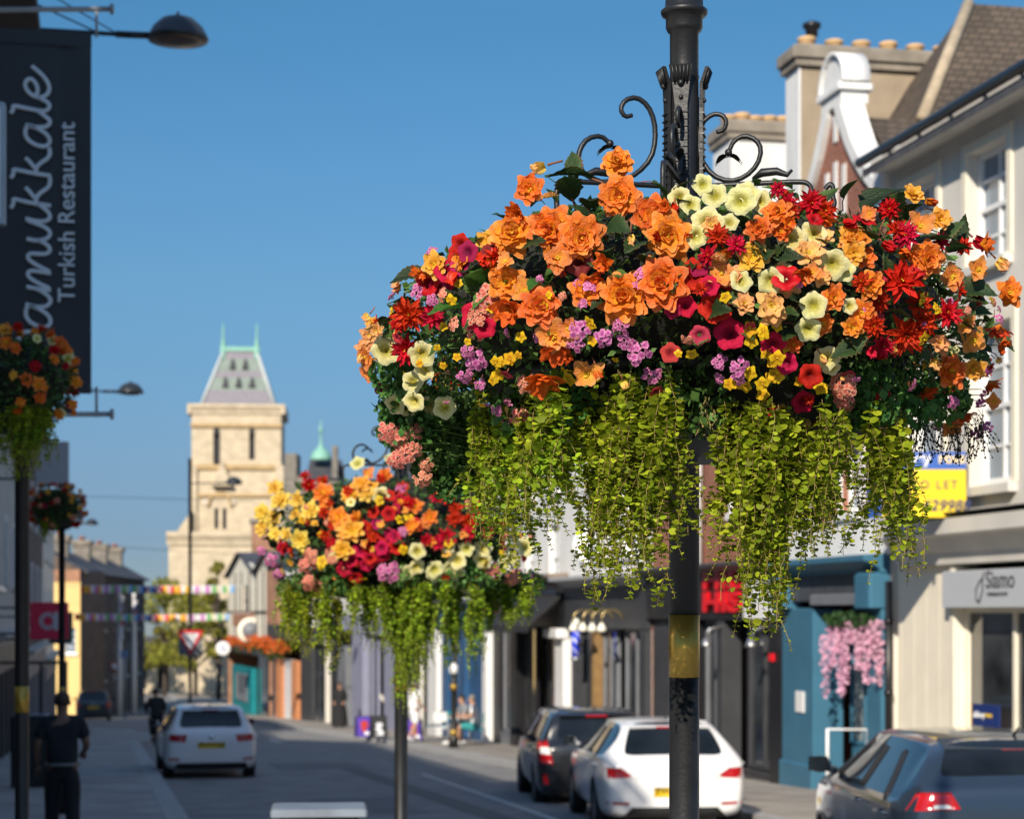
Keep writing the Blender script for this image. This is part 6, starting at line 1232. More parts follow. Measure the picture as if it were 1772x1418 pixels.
# ------------------------------------------------------------------ cars
tyre_m = M('tyre rubber', (.018, .018, .019), .8, .2, 20); rim_m = M('alloy rim', (.4, .4, .41), .3, .1, 8, metal=.8); plas_m = M('black plastic trim', (.02, .02, .021), .55, .1, 10)
cglass = M('car glass', (.01, .013, .016), .03, .5, 2, spec=.45); red_g = M('red lamp glass', (.42, .008, .012), .12, .1, 12, coat=.6); chrome = M('chrome', (.75, .75, .76), .12, .03, metal=1)
plate_y = M('yellow plate', (.8, .52, .01), .4, .03); plate_t = M('plate lettering', (.02, .02, .02), .5); clear_l = M('clear lamp lens', (.75, .74, .72), .1, .05, coat=.6)
def crv(pts, y):
    return pl(pts)(y)
def car(name, label, paint, loc, rz, spec, plate=None, plate_txt=''):
    t = thing(name, label, 'car', loc, rz); L, W, Hh = spec['L'], spec['W'], spec['H']; hw = W / 2
    yr, yf = -L / 2, L / 2; belt, gb, roof_r, roof_f, cowl = spec['belt'], spec['glassbase'], spec['roof_r'], spec['roof_f'], spec['cowl']
    zb = .2
    st = []   # y, width factor, bottom, belt z, roof half width, roof edge z, roof z
    rw = spec['roofw']
    def sec(y, wf, zbm, zbe, r_w, zre, zro): st.append((y, hw * wf, zbm, zbe, r_w, zre, zro))
    dk = spec['deck']                                       # height where the rear glass starts
    sec(yr, .80, .36, dk - .22, hw * .72, dk - .13, dk - .10)
    sec(yr + .05, .9, .28, dk - .12, hw * .8, dk - .03, dk - .0)
    sec(yr + .14, .955, .25, belt - .02, hw * .83, dk + .03, dk + .05)
    sec(yr + roof_r * .55, .985, .22, belt, hw * (.83 * .45 + rw * .55), dk + (Hh - dk) * .52, dk + (Hh - dk) * .6)
    sec(yr + roof_r, 1, zb, belt, hw * rw, Hh - .075, Hh - .02)
    sec(yr + roof_r + .22, 1, zb, belt, hw * (rw + .01), Hh - .05, Hh - .005)
    ym = (yr + roof_r + yf - roof_f) / 2
    sec(ym, 1, zb, belt - .02, hw * (rw + .02), Hh - .045, Hh)
    sec(yf - roof_f, 1, zb, belt - .05, hw * rw, Hh - .09, Hh - .05)
    yc = yf - cowl; zc = spec['bonnet']
    sec(yc - .02, .99, zb, zc - .06, hw * .8, zc + .02, zc + .06)
    sec(yf - cowl * .5, .97, zb, zc - .12, hw * .78, zc - .07, zc - .02)
    sec(yf - .16, .9, .24, zc - .24, hw * .7, zc - .18, zc - .14)
    sec(yf, .74, .3, zc - .4, hw * .6, zc - .34, zc - .3)
    bm = bmesh.new(); rings = []
    for (y, w_, zbm, zbe, r_w, zre, zro) in st:
        m_ = zbm + (zbe - zbm) * .52
        half = [(0, zbm), (w_ * .86, zbm), (w_ * .97, zbm + .1), (w_ * 1.0, m_), (w_ * .985, zbe - .05), (w_ * .955, zbe), (r_w, zre), (r_w * .84, zro - .012 if zro > .9 else zro), (r_w * .45, zro), (0, zro + .005)]
        rings.append([bm.verts.new((x, y, z)) for x, z in half] + [bm.verts.new((-x, y, z)) for x, z in reversed(half[1:-1])])
    nr = len(rings[0]); K = 9
    def role(i, k):
        kk = k if k < K else nr - 1 - k
        if kk == 5 and 3 <= i <= 7: return 1 if (i, kk) not in () else 0
        if kk in (7, 8) and i in (2, 3): return 1
        if kk in (6, 7, 8) and i == 7: return 1
        return 0
    for i in range(len(st) - 1):
        for k in range(nr):
            f = bm.faces.new((rings[i][k], rings[i][(k + 1) % nr], rings[i + 1][(k + 1) % nr], rings[i + 1][k])); f.material_index = role(i, k); f.smooth = True
    for rg, rev in ((rings[0], True), (rings[-1], False)):
        f = bm.faces.new(rg if not rev else rg[::-1]); f.smooth = True
    bmesh.ops.recalc_face_normals(bm, faces=bm.faces)
    cl_ = bm.edges.layers.float.new('crease_edge')
    for e in bm.edges:
        ms = {f.material_index for f in e.link_faces}
        if len(ms) > 1: e[cl_] = .75
        if all(v.co.z > dk - .02 and v.co.y < yr + .2 for v in e.verts): e[cl_] = max(e[cl_], .2)
    for i in range(len(st)):                                # shoulder and sill creases
        for k in (2, 5, nr - 2, nr - 5):
            pass
    me = bpy.data.meshes.new('body'); bm.to_mesh(me); bm.free()
    for m_ in (paint, cglass, plas_m): me.materials.append(m_)
    o = bpy.data.objects.new('tmp', me); COL.objects.link(o)
    o.modifiers.new('s', 'SUBSURF').levels = 3; o.modifiers['s'].render_levels = 3
    wy_r, wy_f, wr_ = yr + spec['oh_r'], yf - spec['oh_f'], spec['wr']
    cm = MB()
    for y in (wy_r, wy_f):
        for sx in (-1, 1):
            q = MB(); q.lathe([(wr_ + .045, -.3), (wr_ + .045, .3)], 28); cm.app(q, Matrix.Translation((sx * (hw - .02), y, wr_ + .01)) @ Ry(R_(90)))
    cme = cm.mesh('cut', plas_m, False); co = bpy.data.objects.new('tmpc', cme); COL.objects.link(co)
    bo = o.modifiers.new('b', 'BOOLEAN'); bo.object = co; bo.operation = 'DIFFERENCE'; bo.solver = 'EXACT'; bo.material_mode = 'TRANSFER'
    dg = bpy.context.evaluated_depsgraph_get(); ev = bpy.data.meshes.new_from_object(o.evaluated_get(dg))
    mats = [m_ for m_ in ev.materials]
    def split(nm, pred, parent):
        b_ = bmesh.new(); b_.from_mesh(ev); dele = [f for f in b_.faces if not pred(f)]; bmesh.ops.delete(b_, geom=dele, context='FACES')
        if not b_.faces: b_.free(); return None
        m2 = bpy.data.meshes.new(nm); b_.to_mesh(m2); b_.free(); [m2.materials.append(x) for x in mats]; oo = bpy.data.objects.new(nm, m2); COL.objects.link(oo); oo.parent = parent; return oo
    gi = [i for i, m_ in enumerate(mats) if m_ == cglass]
    body = split('body', lambda f: f.material_index not in gi, t)
    split('rear_window', lambda f: f.material_index in gi and f.calc_center_median().y < yr + roof_r + .05 and abs(f.normal.x) < .6, t)
    split('windscreen', lambda f: f.material_index in gi and f.calc_center_median().y > ym and abs(f.normal.x) < .6, t)
    for sg in (-1, 1): split('side_window', lambda f: f.material_index in gi and abs(f.normal.x) >= .6 and f.calc_center_median().x * sg > 0, t)
    bvh = BVHTree.FromPolygons([v.co[:] for v in ev.vertices], [p.vertices[:] for p in ev.polygons])
    bpy.data.objects.remove(o); bpy.data.objects.remove(co)
    def decal(nm, poly, mat, parent=t, off=.006, front=False, n=6, th=.02):
        """a thin piece that lies on the tail: a four-sided outline in (x, z) pressed on to the body"""
        a, b_, c, d = [Vector(p) for p in poly]; vs = []; d_ = -1 if front else 1
        for i in range(n + 1):
            for j in range(n + 1):
                p = a.lerp(b_, i / n).lerp(d.lerp(c, i / n), j / n); h = bvh.ray_cast(Vector((p.x, -5 * d_, p.y)), Vector((0, d_, 0)))
                y = h[0].y if h[0] is not None else (vs[-1][1] if vs else yr); vs.append((p.x, y - off * d_, p.y))
        k = n + 1; m_ = MB(); fs = [(i * k + j, i * k + j + 1, (i + 1) * k + j + 1, (i + 1) * k + j) for i in range(n) for j in range(n)]
        rim = [j for j in range(k)] + [i * k + n for i in range(1, k)] + [n * k + j for j in range(n - 1, -1, -1)] + [i * k for i in range(n - 1, 0, -1)]
        nb = len(vs); vs2 = vs + [(vs[r][0], vs[r][1] + th * d_, vs[r][2]) for r in rim]; fs += [(rim[i], rim[(i + 1) % len(rim)], nb + (i + 1) % len(rim), nb + i) for i in range(len(rim))]
        return m_.add(vs2, fs).build(nm, mat, parent)
    for lo in spec['lights']:
        for sg in (-1, 1): 
            l_ = decal('tail_light', [(sg * x, z) for x, z in lo], red_g)
            if spec.get('clear'): decal('reversing_lens', [(sg * x, z) for x, z in spec['clear']], clear_l, l_, .012)
    z0, z1, pw = spec['plate']; p_ = decal('number_plate', [(-pw, z0), (pw, z0), (pw, z1), (-pw, z1)], plate_y, off=.012, n=3)
    if plate_txt:
        yy = min(v.co.y for v in p_.data.vertices) - .004; tm_ = textmesh('plate_lettering', plate_txt, (z1 - z0) * .92, plate_t, p_, frame((-pw * .92, yy, z0 + .012), (1, 0, 0), (0, 0, 1)), extrude=.001, bold=.001)
        wdt = max(v.co.x for v in tm_.data.vertices); tm_.scale.x = pw * 1.84 / wdt
    for bp in spec.get('dark', ()): decal('rear_valance', bp, plas_m, off=.012, n=10)
    for bp in spec.get('refl', ()):
        for sg in (-1, 1): decal('reflector', [(sg * x, z) for x, z in bp], red_g, off=.012, n=3)
    bz = spec.get('badge'); 
    if bz: q = MB(); q.lathe([(.045, 0), (.05, .006), (.04, .012)], 18); h = bvh.ray_cast(Vector((0, -5, bz)), Vector((0, 1, 0))); bo_ = q.build('badge', chrome, t); bo_.rotation_euler = (R_(90), 0, 0); bo_.location = (0, h[0].y + .004, bz)
    sp = MB(); sp.prism([(yr + roof_r - .12, Hh - .07), (yr + roof_r + .12, Hh - .012), (yr + roof_r + .12, Hh - .04), (yr + roof_r - .11, Hh - .098)], -hw * rw * .88, hw * rw * .88, 'yz'); so = sp.build('spoiler', spec.get('spoiler', paint), t)
    MB().box(-.16, .16, yr + roof_r - .126, yr + roof_r - .11, Hh - .095, Hh - .073).build('brake_light', red_g, so)
    MB().tube([(0, yr + roof_r + .22, Hh - .01), (0, yr + roof_r + .08, Hh + .06)], [.012, .004], 6).build('aerial', plas_m, t)
    for sg in (-1, 1):
        mr_ = MB(); mr_.ball((sg * (hw + .07), yc - .42, belt + .05), .09, 12, 0, (1, .7, .72)); mr_.tube([(sg * (hw - .06), yc - .38, belt), (sg * (hw + .04), yc - .4, belt + .03)], .03, 6); mo = mr_.build('door_mirror', spec.get('mirror', paint), t); MB().box(sg * (hw + .02) if sg > 0 else -(hw + .165), (hw + .165) if sg > 0 else -(hw + .02), yc - .492, yc - .486, belt + .005, belt + .115).build('mirror_glass', cglass, mo)
        for y in (ym + .1, ym - .75): MB().tube([(sg * (hw - .03), y, belt - .1), (sg * (hw + .025), y - .02, belt - .1), (sg * (hw + .025), y - .18, belt - .1), (sg * (hw - .03), y - .2, belt - .1)], .012, 6).build('door_handle', paint, t)
        for y0, sl, r_ in ((ym + .12, .0, .06), (yr + roof_r + .3, -.16, .05), (yf - roof_f - .02, .22, .035)):   # window posts laid on the side glass
            pts = []
            for k in range(9):
                z = belt - .03 + (Hh - .12 - belt) * k / 8; h = bvh.ray_cast(Vector((sg * 5, y0 - sl * (k / 8 - .5) * 2, z)), Vector((-sg, 0, 0)))
                if h[0] is not None: pts.append(h[0] - Vector((sg * r_ * .72, 0, 0)))
            if len(pts) > 3: MB().tube(pts, r_, 8).build('window_post', plas_m, t)
    for y in (wy_r, wy_f):
        for sx in (-1, 1):
            w_ = bpy.data.objects.new('wheel', None); COL.objects.link(w_); w_.parent = t; w_.location = (sx * (hw - .115), y, wr_); w_.rotation_euler = (0, sx * R_(90), 0)
            MB().lathe([(wr_ * .64, -.1), (wr_ * .93, -.105), (wr_, -.075), (wr_, .075), (wr_ * .93, .105), (wr_ * .66, .1)], 32, cap=False).build('tyre', tyre_m, w_)
            q = MB(); q.lathe([(wr_ * .66, -.08), (wr_ * .66, .09), (wr_ * .6, .085), (wr_ * .58, .02), (wr_ * .2, .05), (.0, .055)], 28, cap=False)
            for k in range(5): q.box(.03, wr_ * .62, -.025, .025, .04, .085, 0, Rz(k * 1.2566))
            q.build('rim', rim_m, w_)
    return t
def paintm(nm, col, rough=.28, metal=.0, coat=.8): return M(nm, col, rough, .03, 2, metal=metal, coat=coat)
golf = dict(L=4.25, W=1.79, H=1.46, belt=.96, glassbase=.97, roof_r=.42, roof_f=1.75, cowl=1.05, bonnet=.98, roofw=.68, deck=1.0, oh_r=.78, oh_f=.86, wr=.315, plate=(.66, .77, .26), badge=.87,
            lights=[[(.5, .78), (.86, .80), (.84, .93), (.46, .92)]], dark=[[(-.7, .26), (.7, .26), (.66, .38), (-.66, .38)]], refl=[[(.6, .43), (.8, .44), (.8, .48), (.6, .47)]])
wht = paintm('white car paint', (.78, .78, .78)); 
def ground_at(x, y): return gz(y) - .1
car('parked_car', 'white hatchback seen from behind parked on the shaded left side', wht, (1.98, 38.5 + 2.15, ground_at(0, 40.6)), R_(1), golf, plate_txt='BN14 KXO')
scir = dict(L=4.26, W=1.82, H=1.41, belt=.98, glassbase=.98, roof_r=.62, roof_f=1.95, cowl=1.15, bonnet=.95, roofw=.62, deck=.96, oh_r=.82, oh_f=.88, wr=.325, plate=(.52, .63, .26), badge=.83,
            lights=[[(.5, .755), (.87, .735), (.85, .87), (.66, .865)]], clear=[(.43, .745), (.56, .735), (.56, .765), (.5, .775)], dark=[[(-.66, .24), (.66, .24), (.52, .39), (-.52, .39)]], refl=[[(.56, .42), (.82, .43), (.82, .46), (.56, .45)]])
c = at(1158, 1300, 24.3); car('parked_car', 'white sporty coupe parked behind the near lamp post, its rear brightly sunlit', wht, (7.0, 25.2, gz(25) - .15), R_(-7), scir, plate_txt='YW59 KFA')
toy = dict(L=4.4, W=1.78, H=1.5, belt=.98, glassbase=1.0, roof_r=.34, roof_f=1.7, cowl=1.0, bonnet=.98, roofw=.7, deck=1.02, oh_r=.85, oh_f=.9, wr=.32, plate=(.72, .83, .26), badge=.95,
           lights=[[(.66, .72), (.87, .74), (.86, 1.06), (.74, 1.06)]], clear=[(.7, .86), (.84, .87), (.84, .97), (.72, .97)], refl=[[(.72, .42), (.8, .42), (.8, .58), (.76, .58)]])
blk = paintm('black car paint', (.012, .013, .016)); c = at(1040, 1300, 28.3)
car('parked_car', 'glossy black estate car parked in front of the white coupe', blk, (7.36, 30.5, gz(30.5) - .15), R_(-7), toy, plate_txt='LK63 ZRE')
seat = dict(L=4.14, W=1.8, H=1.49, belt=1.09, glassbase=.98, roof_r=.46, roof_f=1.7, cowl=1.0, bonnet=1.08, roofw=.67, deck=1.21, oh_r=.8, oh_f=.86, wr=.325, plate=(.52, .63, .26), badge=.88,
            lights=[[(.5, 1.06), (.83, 1.04), (.76, 1.16), (.56, 1.165)]], clear=[(.55, 1.065), (.68, 1.06), (.67, 1.085), (.58, 1.09)])
dgr = paintm('dark blue grey car paint', (.026, .042, .066), .22, .3)
car('parked_car', 'dark blue grey hatchback cut by the right edge of the frame', dgr, (6.2, 13.66, gz(13.7) - .13), R_(-11.5), seat, plate_txt='LS17 OFD')
suv = dict(L=4.3, W=1.82, H=1.66, belt=1.08, glassbase=1.1, roof_r=.36, roof_f=1.7, cowl=1.0, bonnet=1.08, roofw=.74, deck=1.12, oh_r=.82, oh_f=.85, wr=.34, plate=(.74, .86, .28), badge=1.0, lights=[[(.66, .8), (.88, .8), (.86, 1.08), (.72, 1.08)]])
car('parked_car', 'dark grey tall car far down the left side of the street', paintm('dark grey car paint', (.035, .037, .042), .3, .3), (-.55, 106 + 2.1, ground_at(0, 108)), 0, suv, plate_txt='AK15 ORU')
car('parked_car', 'small dark teal car half hidden behind the dark grey tall car', paintm('dark teal car paint', (.01, .05, .07), .3, .3), (-1.85 + .1, 118, ground_at(0, 118)), 0, golf)
# ------------------------------------------------------------------ people
skin_m = M('skin', (.42, .23, .15), .55, .08, 8); skin_d = M('brown skin', (.16, .08, .05), .55, .08, 8); eye_m = M('eye', (.02, .015, .012), .3); lip_m = M('lips', (.35, .12, .1), .5)
def skinned(name, verts, edges, rad, mats, parent, levels=2, root=0):
    me = bpy.data.meshes.new(name); me.from_pydata(verts, edges, []); o = bpy.data.objects.new(name, me); COL.objects.link(o)
    o.modifiers.new('k', 'SKIN'); ly = me.skin_vertices[0].data
    for i, r in enumerate(rad): ly[i].radius = (r, r) if not hasattr(r, '__len__') else r; ly[i].use_root = (i == root)
    s = o.modifiers.new('s', 'SUBSURF'); s.levels = levels; s.render_levels = levels
    dg = bpy.context.evaluated_depsgraph_get(); ev = bpy.data.meshes.new_from_object(o.evaluated_get(dg)); bpy.data.objects.remove(o)
    ev.name = name
    for p in ev.polygons: p.use_smooth = True
    ev.materials.clear(); [ev.materials.append(m) for m in mats]
    n = bpy.data.objects.new(name, ev); COL.objects.link(n); n.parent = parent; return n
def person(label, loc, rz, J, skin, top, legs, hair, shoe, hair_len=0, scale=1.0, short_legs=False, sleeve=1, group=None):
    """J: joints; the figure faces +y. A continuous skinned body, clothes over it as parts"""
    t = thing('person', label, 'person', loc, rz, group); t.scale = (scale,) * 3
    V = Vector; P = {k: V(v) for k, v in J.items()}
    order = ['pelvis', 'waist', 'chest', 'neck', 'head', 'crown']; vs = [P[k] for k in order]; ed = [(i, i + 1) for i in range(5)]; rd = [(.15, .115), (.135, .1), (.155, .11), .055, (.075, .095), (.06, .075)]
    idx = {k: i for i, k in enumerate(order)}
    def addj(k, frm, r): idx[k] = len(vs); vs.append(P[k]); ed.append((idx[frm], idx[k])); rd.append(r)
    for s in 'LR':
        addj('sh' + s, 'chest', .062); addj('el' + s, 'sh' + s, .043); addj('wr' + s, 'el' + s, .03); addj('hip' + s, 'pelvis', .095); addj('kn' + s, 'hip' + s, .062); addj('an' + s, 'kn' + s, .042); addj('toe' + s, 'an' + s, .04)
    body = skinned('body', vs, ed, rd, [skin, eye_m, lip_m], t)
    ex = MB(); h = P['head']; f = V((0, 1, 0)) if 'face' not in P else P['face'].normalized(); sd = f.cross(V((0, 0, 1))).normalized(); up = V((0, 0, 1))
    hc = h + up * .035
    ex.ball(hc + f * .105 - up * .02, .016, 8, 0, (1, 1, 1.4))
    for s in (-1, 1): ex.ball(hc + f * .088 + sd * s * .032 + up * .005, .012, 8, 1); ex.ball(hc + sd * s * .082 - f * .005 - up * .01, .024, 8, 0, (.6, 1, 1.3))
    ex.ball(hc + f * .088 - up * .06, .02, 8, 2, (1.2, .6, .45))
    for s, sg in (('L', -1), ('R', 1)):
        w_ = P['wr' + s]; d = (w_ - P['el' + s]).normalized(); a = d.cross(V((.3 * sg, 1, .2))).normalized(); b_ = d.cross(a)
        ex.ball(w_ + d * .05, .036, 10, 0, (1, .9, 1.25))
        for k in range(4): q = w_ + d * .075 + a * (.019 * (k - 1.5)); L = (.062, .075, .07, .052)[k]; ex.tube([q, q + d * L * .5 + b_ * .006, q + d * L * .85 + b_ * .024], [.0095, .0088, .007], 6)
        ex.tube([w_ + d * .025 + a * .03, w_ + d * .055 + a * .048 + b_ * .01, w_ + d * .085 + a * .045 + b_ * .02], [.012, .01, .008], 6)
    b2 = bmesh.new(); b2.from_mesh(body.data); em = ex.mesh('x', [skin, eye_m, lip_m]); b2.from_mesh(em); b2.to_mesh(body.data); b2.free(); bpy.data.meshes.remove(em)
    tv = [P['pelvis'] - V((0, 0, .07)), P['waist'], P['chest'], P['neck'] - up * .035]; te = [(0, 1), (1, 2), (2, 3)]; tr = [(.2, .165), (.185, .15), (.2, .155), .085]
    for s in 'LR':
        k = len(tv); tv += [P['sh' + s], P['sh' + s].lerp(P['el' + s], .75 if sleeve < 2 else 1)]; te += [(2, k), (k, k + 1)]; tr += [.095, .078]
        if sleeve >= 2: tv.append(P['el' + s].lerp(P['wr' + s], .93)); te.append((k + 1, k + 2)); tr.append(.05)
    skinned('shirt', tv, te, tr, [top], t)
    if legs is not None:
        lv = [P['pelvis'] + up * .1, P['pelvis'] - up * .03]; le = [(0, 1)]; lr = [(.185, .155), (.185, .155)]
        for s in 'LR':
            k = len(lv); e = P['an' + s].lerp(P['kn' + s], .12); lv += [P['hip' + s], P['kn' + s]]; le += [(1, k), (k, k + 1)]; lr += [.13, .092]
            if not short_legs: lv.append(e); le.append((k + 1, k + 2)); lr.append(.078)
        skinned('trousers' if not short_legs else 'shorts', lv, le, lr, [legs], t)
    hm = MB(); hm.ball(hc + up * .03 - f * .014, .099, 14, 0, (.9, 1.0, 1.0))
    n_ = len(hm.v); hm.f = [fc for fc in hm.f if not (sum((V(hm.v[i]) - hc).dot(f) for i in fc) / len(fc) > .03 and sum(V(hm.v[i]).z for i in fc) / len(fc) < hc.z + .055)]; hm.mi = hm.mi[:len(hm.f)]; hm.fl = hm.fl[:len(hm.f)]
    if hair_len: hm.ball(hc - f * .06 - up * hair_len * .5, .075, 12, 0, (1, .6, hair_len / .1))
    hm.build('hair', hair, t)
    for s in 'LR':
        a, b_ = P['an' + s], P['toe' + s]; d = (b_ - a); d.z = 0; d.normalize(); q = MB(); q.tube([a + V((0, 0, -.02)) - d * .07, a - d * .01 + V((0, 0, -.035)), b_ + d * .04 + V((0, 0, -.0)), b_ + d * .09], [.042, .05, .044, .02], 10); q.build('shoe', shoe, t)
    return t
STAND = dict(pelvis=(0, 0, .93), waist=(0, .0, 1.1), chest=(0, -.01, 1.36), neck=(0, 0, 1.52), head=(0, .02, 1.61), crown=(0, .01, 1.7), shL=(-.19, 0, 1.42), elL=(-.25, -.03, 1.14), wrL=(-.23, .1, .92), shR=(.19, 0, 1.42), elR=(.25, -.02, 1.14), wrR=(.22, .17, .99), hipL=(-.1, 0, .88), knL=(-.11, .02, .48), anL=(-.12, -.02, .09), toeL=(-.13, .13, .04), hipR=(.1, 0, .88), knR=(.11, .03, .48), anR=(.12, -.02, .09), toeR=(.13, .13, .04))
def J_(**k): d = dict(STAND); d.update(k); return d
blk_c = M('black cotton', (.012, .012, .014), .9, .2, 12); nav_c = M('dark navy cotton', (.012, .014, .02), .9, .2, 12); wht_c = M('white cotton', (.75, .75, .76), .85, .05, 10); grey_c = M('grey cotton', (.2, .21, .23), .85, .1, 10); teal_c = M('teal cotton', (.03, .25, .26), .85, .1, 10)
hair_d = M('dark hair', (.02, .013, .01), .6, .3, 30); hair_g = M('grey hair', (.2, .18, .16), .6, .3, 30); shoe_b = M('black leather', (.015, .014, .014), .5, .2, 10); shoe_w = M('white trainer', (.7, .7, .7), .6, .05)
hair_s = M('shaved brown hair', (.05, .028, .02), .7, .2, 30)
p = at(108, 1210, 20.3)
m = person('man in a black t-shirt and trousers walking away on the left pavement', (p.x, p.y, gz(p.y) + .03), R_(2), J_(knL=(-.11, .1, .5), anL=(-.12, .12, .1), toeL=(-.13, .26, .05), knR=(.11, -.02, .48), anR=(.12, -.18, .12), toeR=(.13, -.04, .04), wrR=(.24, .22, 1.06), elR=(.27, -.02, 1.16), elL=(-.28, -.05, 1.15), wrL=(-.27, .06, .93)), skin_d, nav_c, blk_c, hair_s, shoe_b, scale=.905)
q = MB(); q.lathe([(.205, .0), (.205, .035)], 24, (0, 0, 0)); 
for i, v in enumerate(q.v): q.v[i] = (v[0], v[1] * .8, v[2])
q.build('belt', M('pale belt', (.16, .15, .14), .6), m, loc=(0, 0, .93))
# figure in a long black dress
p = at(599, 1230, 77); t = person('person in long black robe and headscarf standing by the lavender shop', (p.x - .25, p.y, gz(p.y) + .03), R_(160), J_(wrL=(-.2, .12, 1.0), wrR=(.2, .12, 1.0)), skin_m, blk_c, None, blk_c, shoe_b, sleeve=2, hair_len=.12)
MB().lathe([(.33, .06), (.3, .4), (.26, .75), (.2, 1.05), (.17, 1.12)], 22, cap=False).build('skirt', blk_c, t)
# man in white walking by the boards
p = at(716, 1230, 57); person('person in white t-shirt and pale shorts walking past the advertising boards', (p.x, p.y, gz(p.y) + .03), R_(-60), J_(knL=(-.11, .14, .5), anL=(-.12, .1, .1), toeL=(-.12, .24, .05), knR=(.11, -.02, .5), anR=(.12, -.28, .16), toeR=(.12, -.16, .06)), skin_m, wht_c, wht_c, hair_g, shoe_w, short_legs=True)
# two people sitting at the pavement cafe
SIT = J_(pelvis=(0, 0, .52), waist=(0, .02, .7), chest=(0, .06, .96), neck=(0, .1, 1.12), head=(0, .13, 1.21), crown=(0, .12, 1.3), shL=(-.19, .06, 1.02), elL=(-.24, .15, .78), wrL=(-.14, .36, .76), shR=(.19, .06, 1.02), elR=(.24, .16, .78), wrR=(.14, .38, .76), hipL=(-.1, .05, .5), knL=(-.12, .46, .52), anL=(-.12, .5, .1), toeL=(-.12, .64, .04), hipR=(.1, .05, .5), knR=(.12, .46, .52), anR=(.12, .38, .1), toeR=(.12, .52, .04))
def chair(p, rz, mat, label):
    t = thing('cafe_chair', label, 'chair', p, rz, 'pavement cafe chairs'); MB().bev(-.2, .2, -.2, .2, .42, .455, .01).build('seat', mat, t)
    q = MB(); q.bev(-.2, .2, -.215, -.185, .6, .86, .01); q.build('backrest', mat, t)
    for x in (-.18, .18):
        MB().tube([(x, -.19, 0), (x, -.2, .45), (x, -.21, .86)], .012, 6).build('leg', metal_g, t); MB().tube([(x, .19, 0), (x, .18, .43)], .012, 6).build('leg', metal_g, t)
    return t
p = at(824, 1290, 54); z = gz(p.y) + .025
person('person in a white t-shirt sitting side on at the cafe table', (p.x, p.y, z), R_(80), SIT, skin_m, wht_c, teal_c, hair_g, shoe_w, short_legs=True); chair((p.x, p.y, z), R_(80), teal_p, 'teal cafe chair under the sitter in white beside the white column')
p = at(806, 1290, 55.2); z = gz(p.y) + .025
person('person in a grey top sitting beyond the sitter in white', (p.x, p.y, z), R_(100), SIT, skin_m, grey_c, grey_c, hair_d, shoe_w); chair((p.x, p.y, z), R_(100), metal_g, 'grey cafe chair under the sitter in grey')
p = at(766, 1290, 56); z = gz(p.y) + .025; chair((p.x, p.y, z), R_(190), white_p, 'white cafe chair standing empty with its back to the street')
p = at(779, 1290, 58); z = gz(p.y) + .025; chair((p.x, p.y, z), R_(150), teal_p, 'teal cafe chair standing empty behind the black post')
p = at(752, 1290, 59); z = gz(p.y) + .025; chair((p.x, p.y, z), R_(60), teal_p, 'teal cafe chair furthest from the seated people')
p = at(795, 1290, 54.6); z = gz(p.y) + .025; t = thing('cafe_table', 'small round white topped cafe table in front of the seated people', 'table', (p.x, p.y, z)); MB().lathe([(.3, .71), (.32, .72), (.32, .735), (.3, .74)], 24).build('tabletop', white_p, t); MB().lathe([(.2, 0), (.19, .02), (.025, .05), (.025, .71), (.1, .712)], 16).build('pedestal', metal_g, t)
# cyclist riding away
p = at(270, 1288, 58); z = gz(p.y) - .1; t = thing('bicycle', 'black bicycle ridden away from the camera beside the white hatchback', 'bicycle', (p.x, p.y, z), R_(4))
for y in (-.52, .52):
    w_ = bpy.data.objects.new('wheel', None); COL.objects.link(w_); w_.parent = t; w_.location = (0, y, .34); w_.rotation_euler = (0, R_(90), 0)
    q = MB(); q.tube([(.325 * math.cos(a), .325 * math.sin(a), 0) for a in [k * 6.283 / 28 for k in range(29)]], .018, 6, cap=False); q.build('tyre', tyre_m, w_)
    q = MB()
    for k in range(12): q.tube([(0, 0, 0), (.31 * math.cos(k * .5236), .31 * math.sin(k * .5236), 0)], .0025, 4)
    q.build('spokes', metal_g, w_)
q = MB()
for a, b_ in (((0, -.52, .34), (0, -.1, .32)), ((0, -.52, .34), (0, -.2, .78)), ((0, -.1, .32), (0, -.22, .88)), ((0, -.1, .32), (0, .4, .78)), ((0, -.2, .76), (0, .38, .86)), ((0, .52, .34), (0, .36, .98))): q.tube([a, b_], .018, 8)
q.build('frame', black_p, t); MB().tube([(-.28, .3, 1.02), (-.2, .36, 1.02), (0, .37, 1.0), (.2, .36, 1.02), (.28, .3, 1.02)], .014, 6).build('handlebar', black_p, t); MB().ball((0, -.24, .92), .1, 10, 0, (.8, 1.3, .35)).build('saddle', black_p, t)
for sx in (-1, 1): MB().box(sx * .06 if sx > 0 else -.16, .16 if sx > 0 else -.06, -.15 + sx * .1, -.05 + sx * .1, .3 + sx * .12, .33 + sx * .12).build('pedal', black_p, t)
RIDE = J_(pelvis=(0, -.22, .99), waist=(0, -.12, 1.15), chest=(0, .04, 1.36), neck=(0, .12, 1.5), head=(0, .16, 1.59), crown=(0, .16, 1.68), shL=(-.19, .06, 1.41), elL=(-.27, .16, 1.2), wrL=(-.26, .28, 1.06), shR=(.19, .06, 1.41), elR=(.27, .16, 1.2), wrR=(.26, .28, 1.06), hipL=(-.1, -.18, .95), knL=(-.12, .18, .72), anL=(-.11, -.16, .3), toeL=(-.11, -.02, .24), hipR=(.1, -.18, .95), knR=(.12, .16, .82), anR=(.11, -.0, .5), toeR=(.11, .14, .44))
person('cyclist in dark clothes riding away in the shaded road', (p.x, p.y, z), R_(4), RIDE, skin_m, blk_c, blk_c, hair_d, shoe_b, sleeve=2, scale=.98)
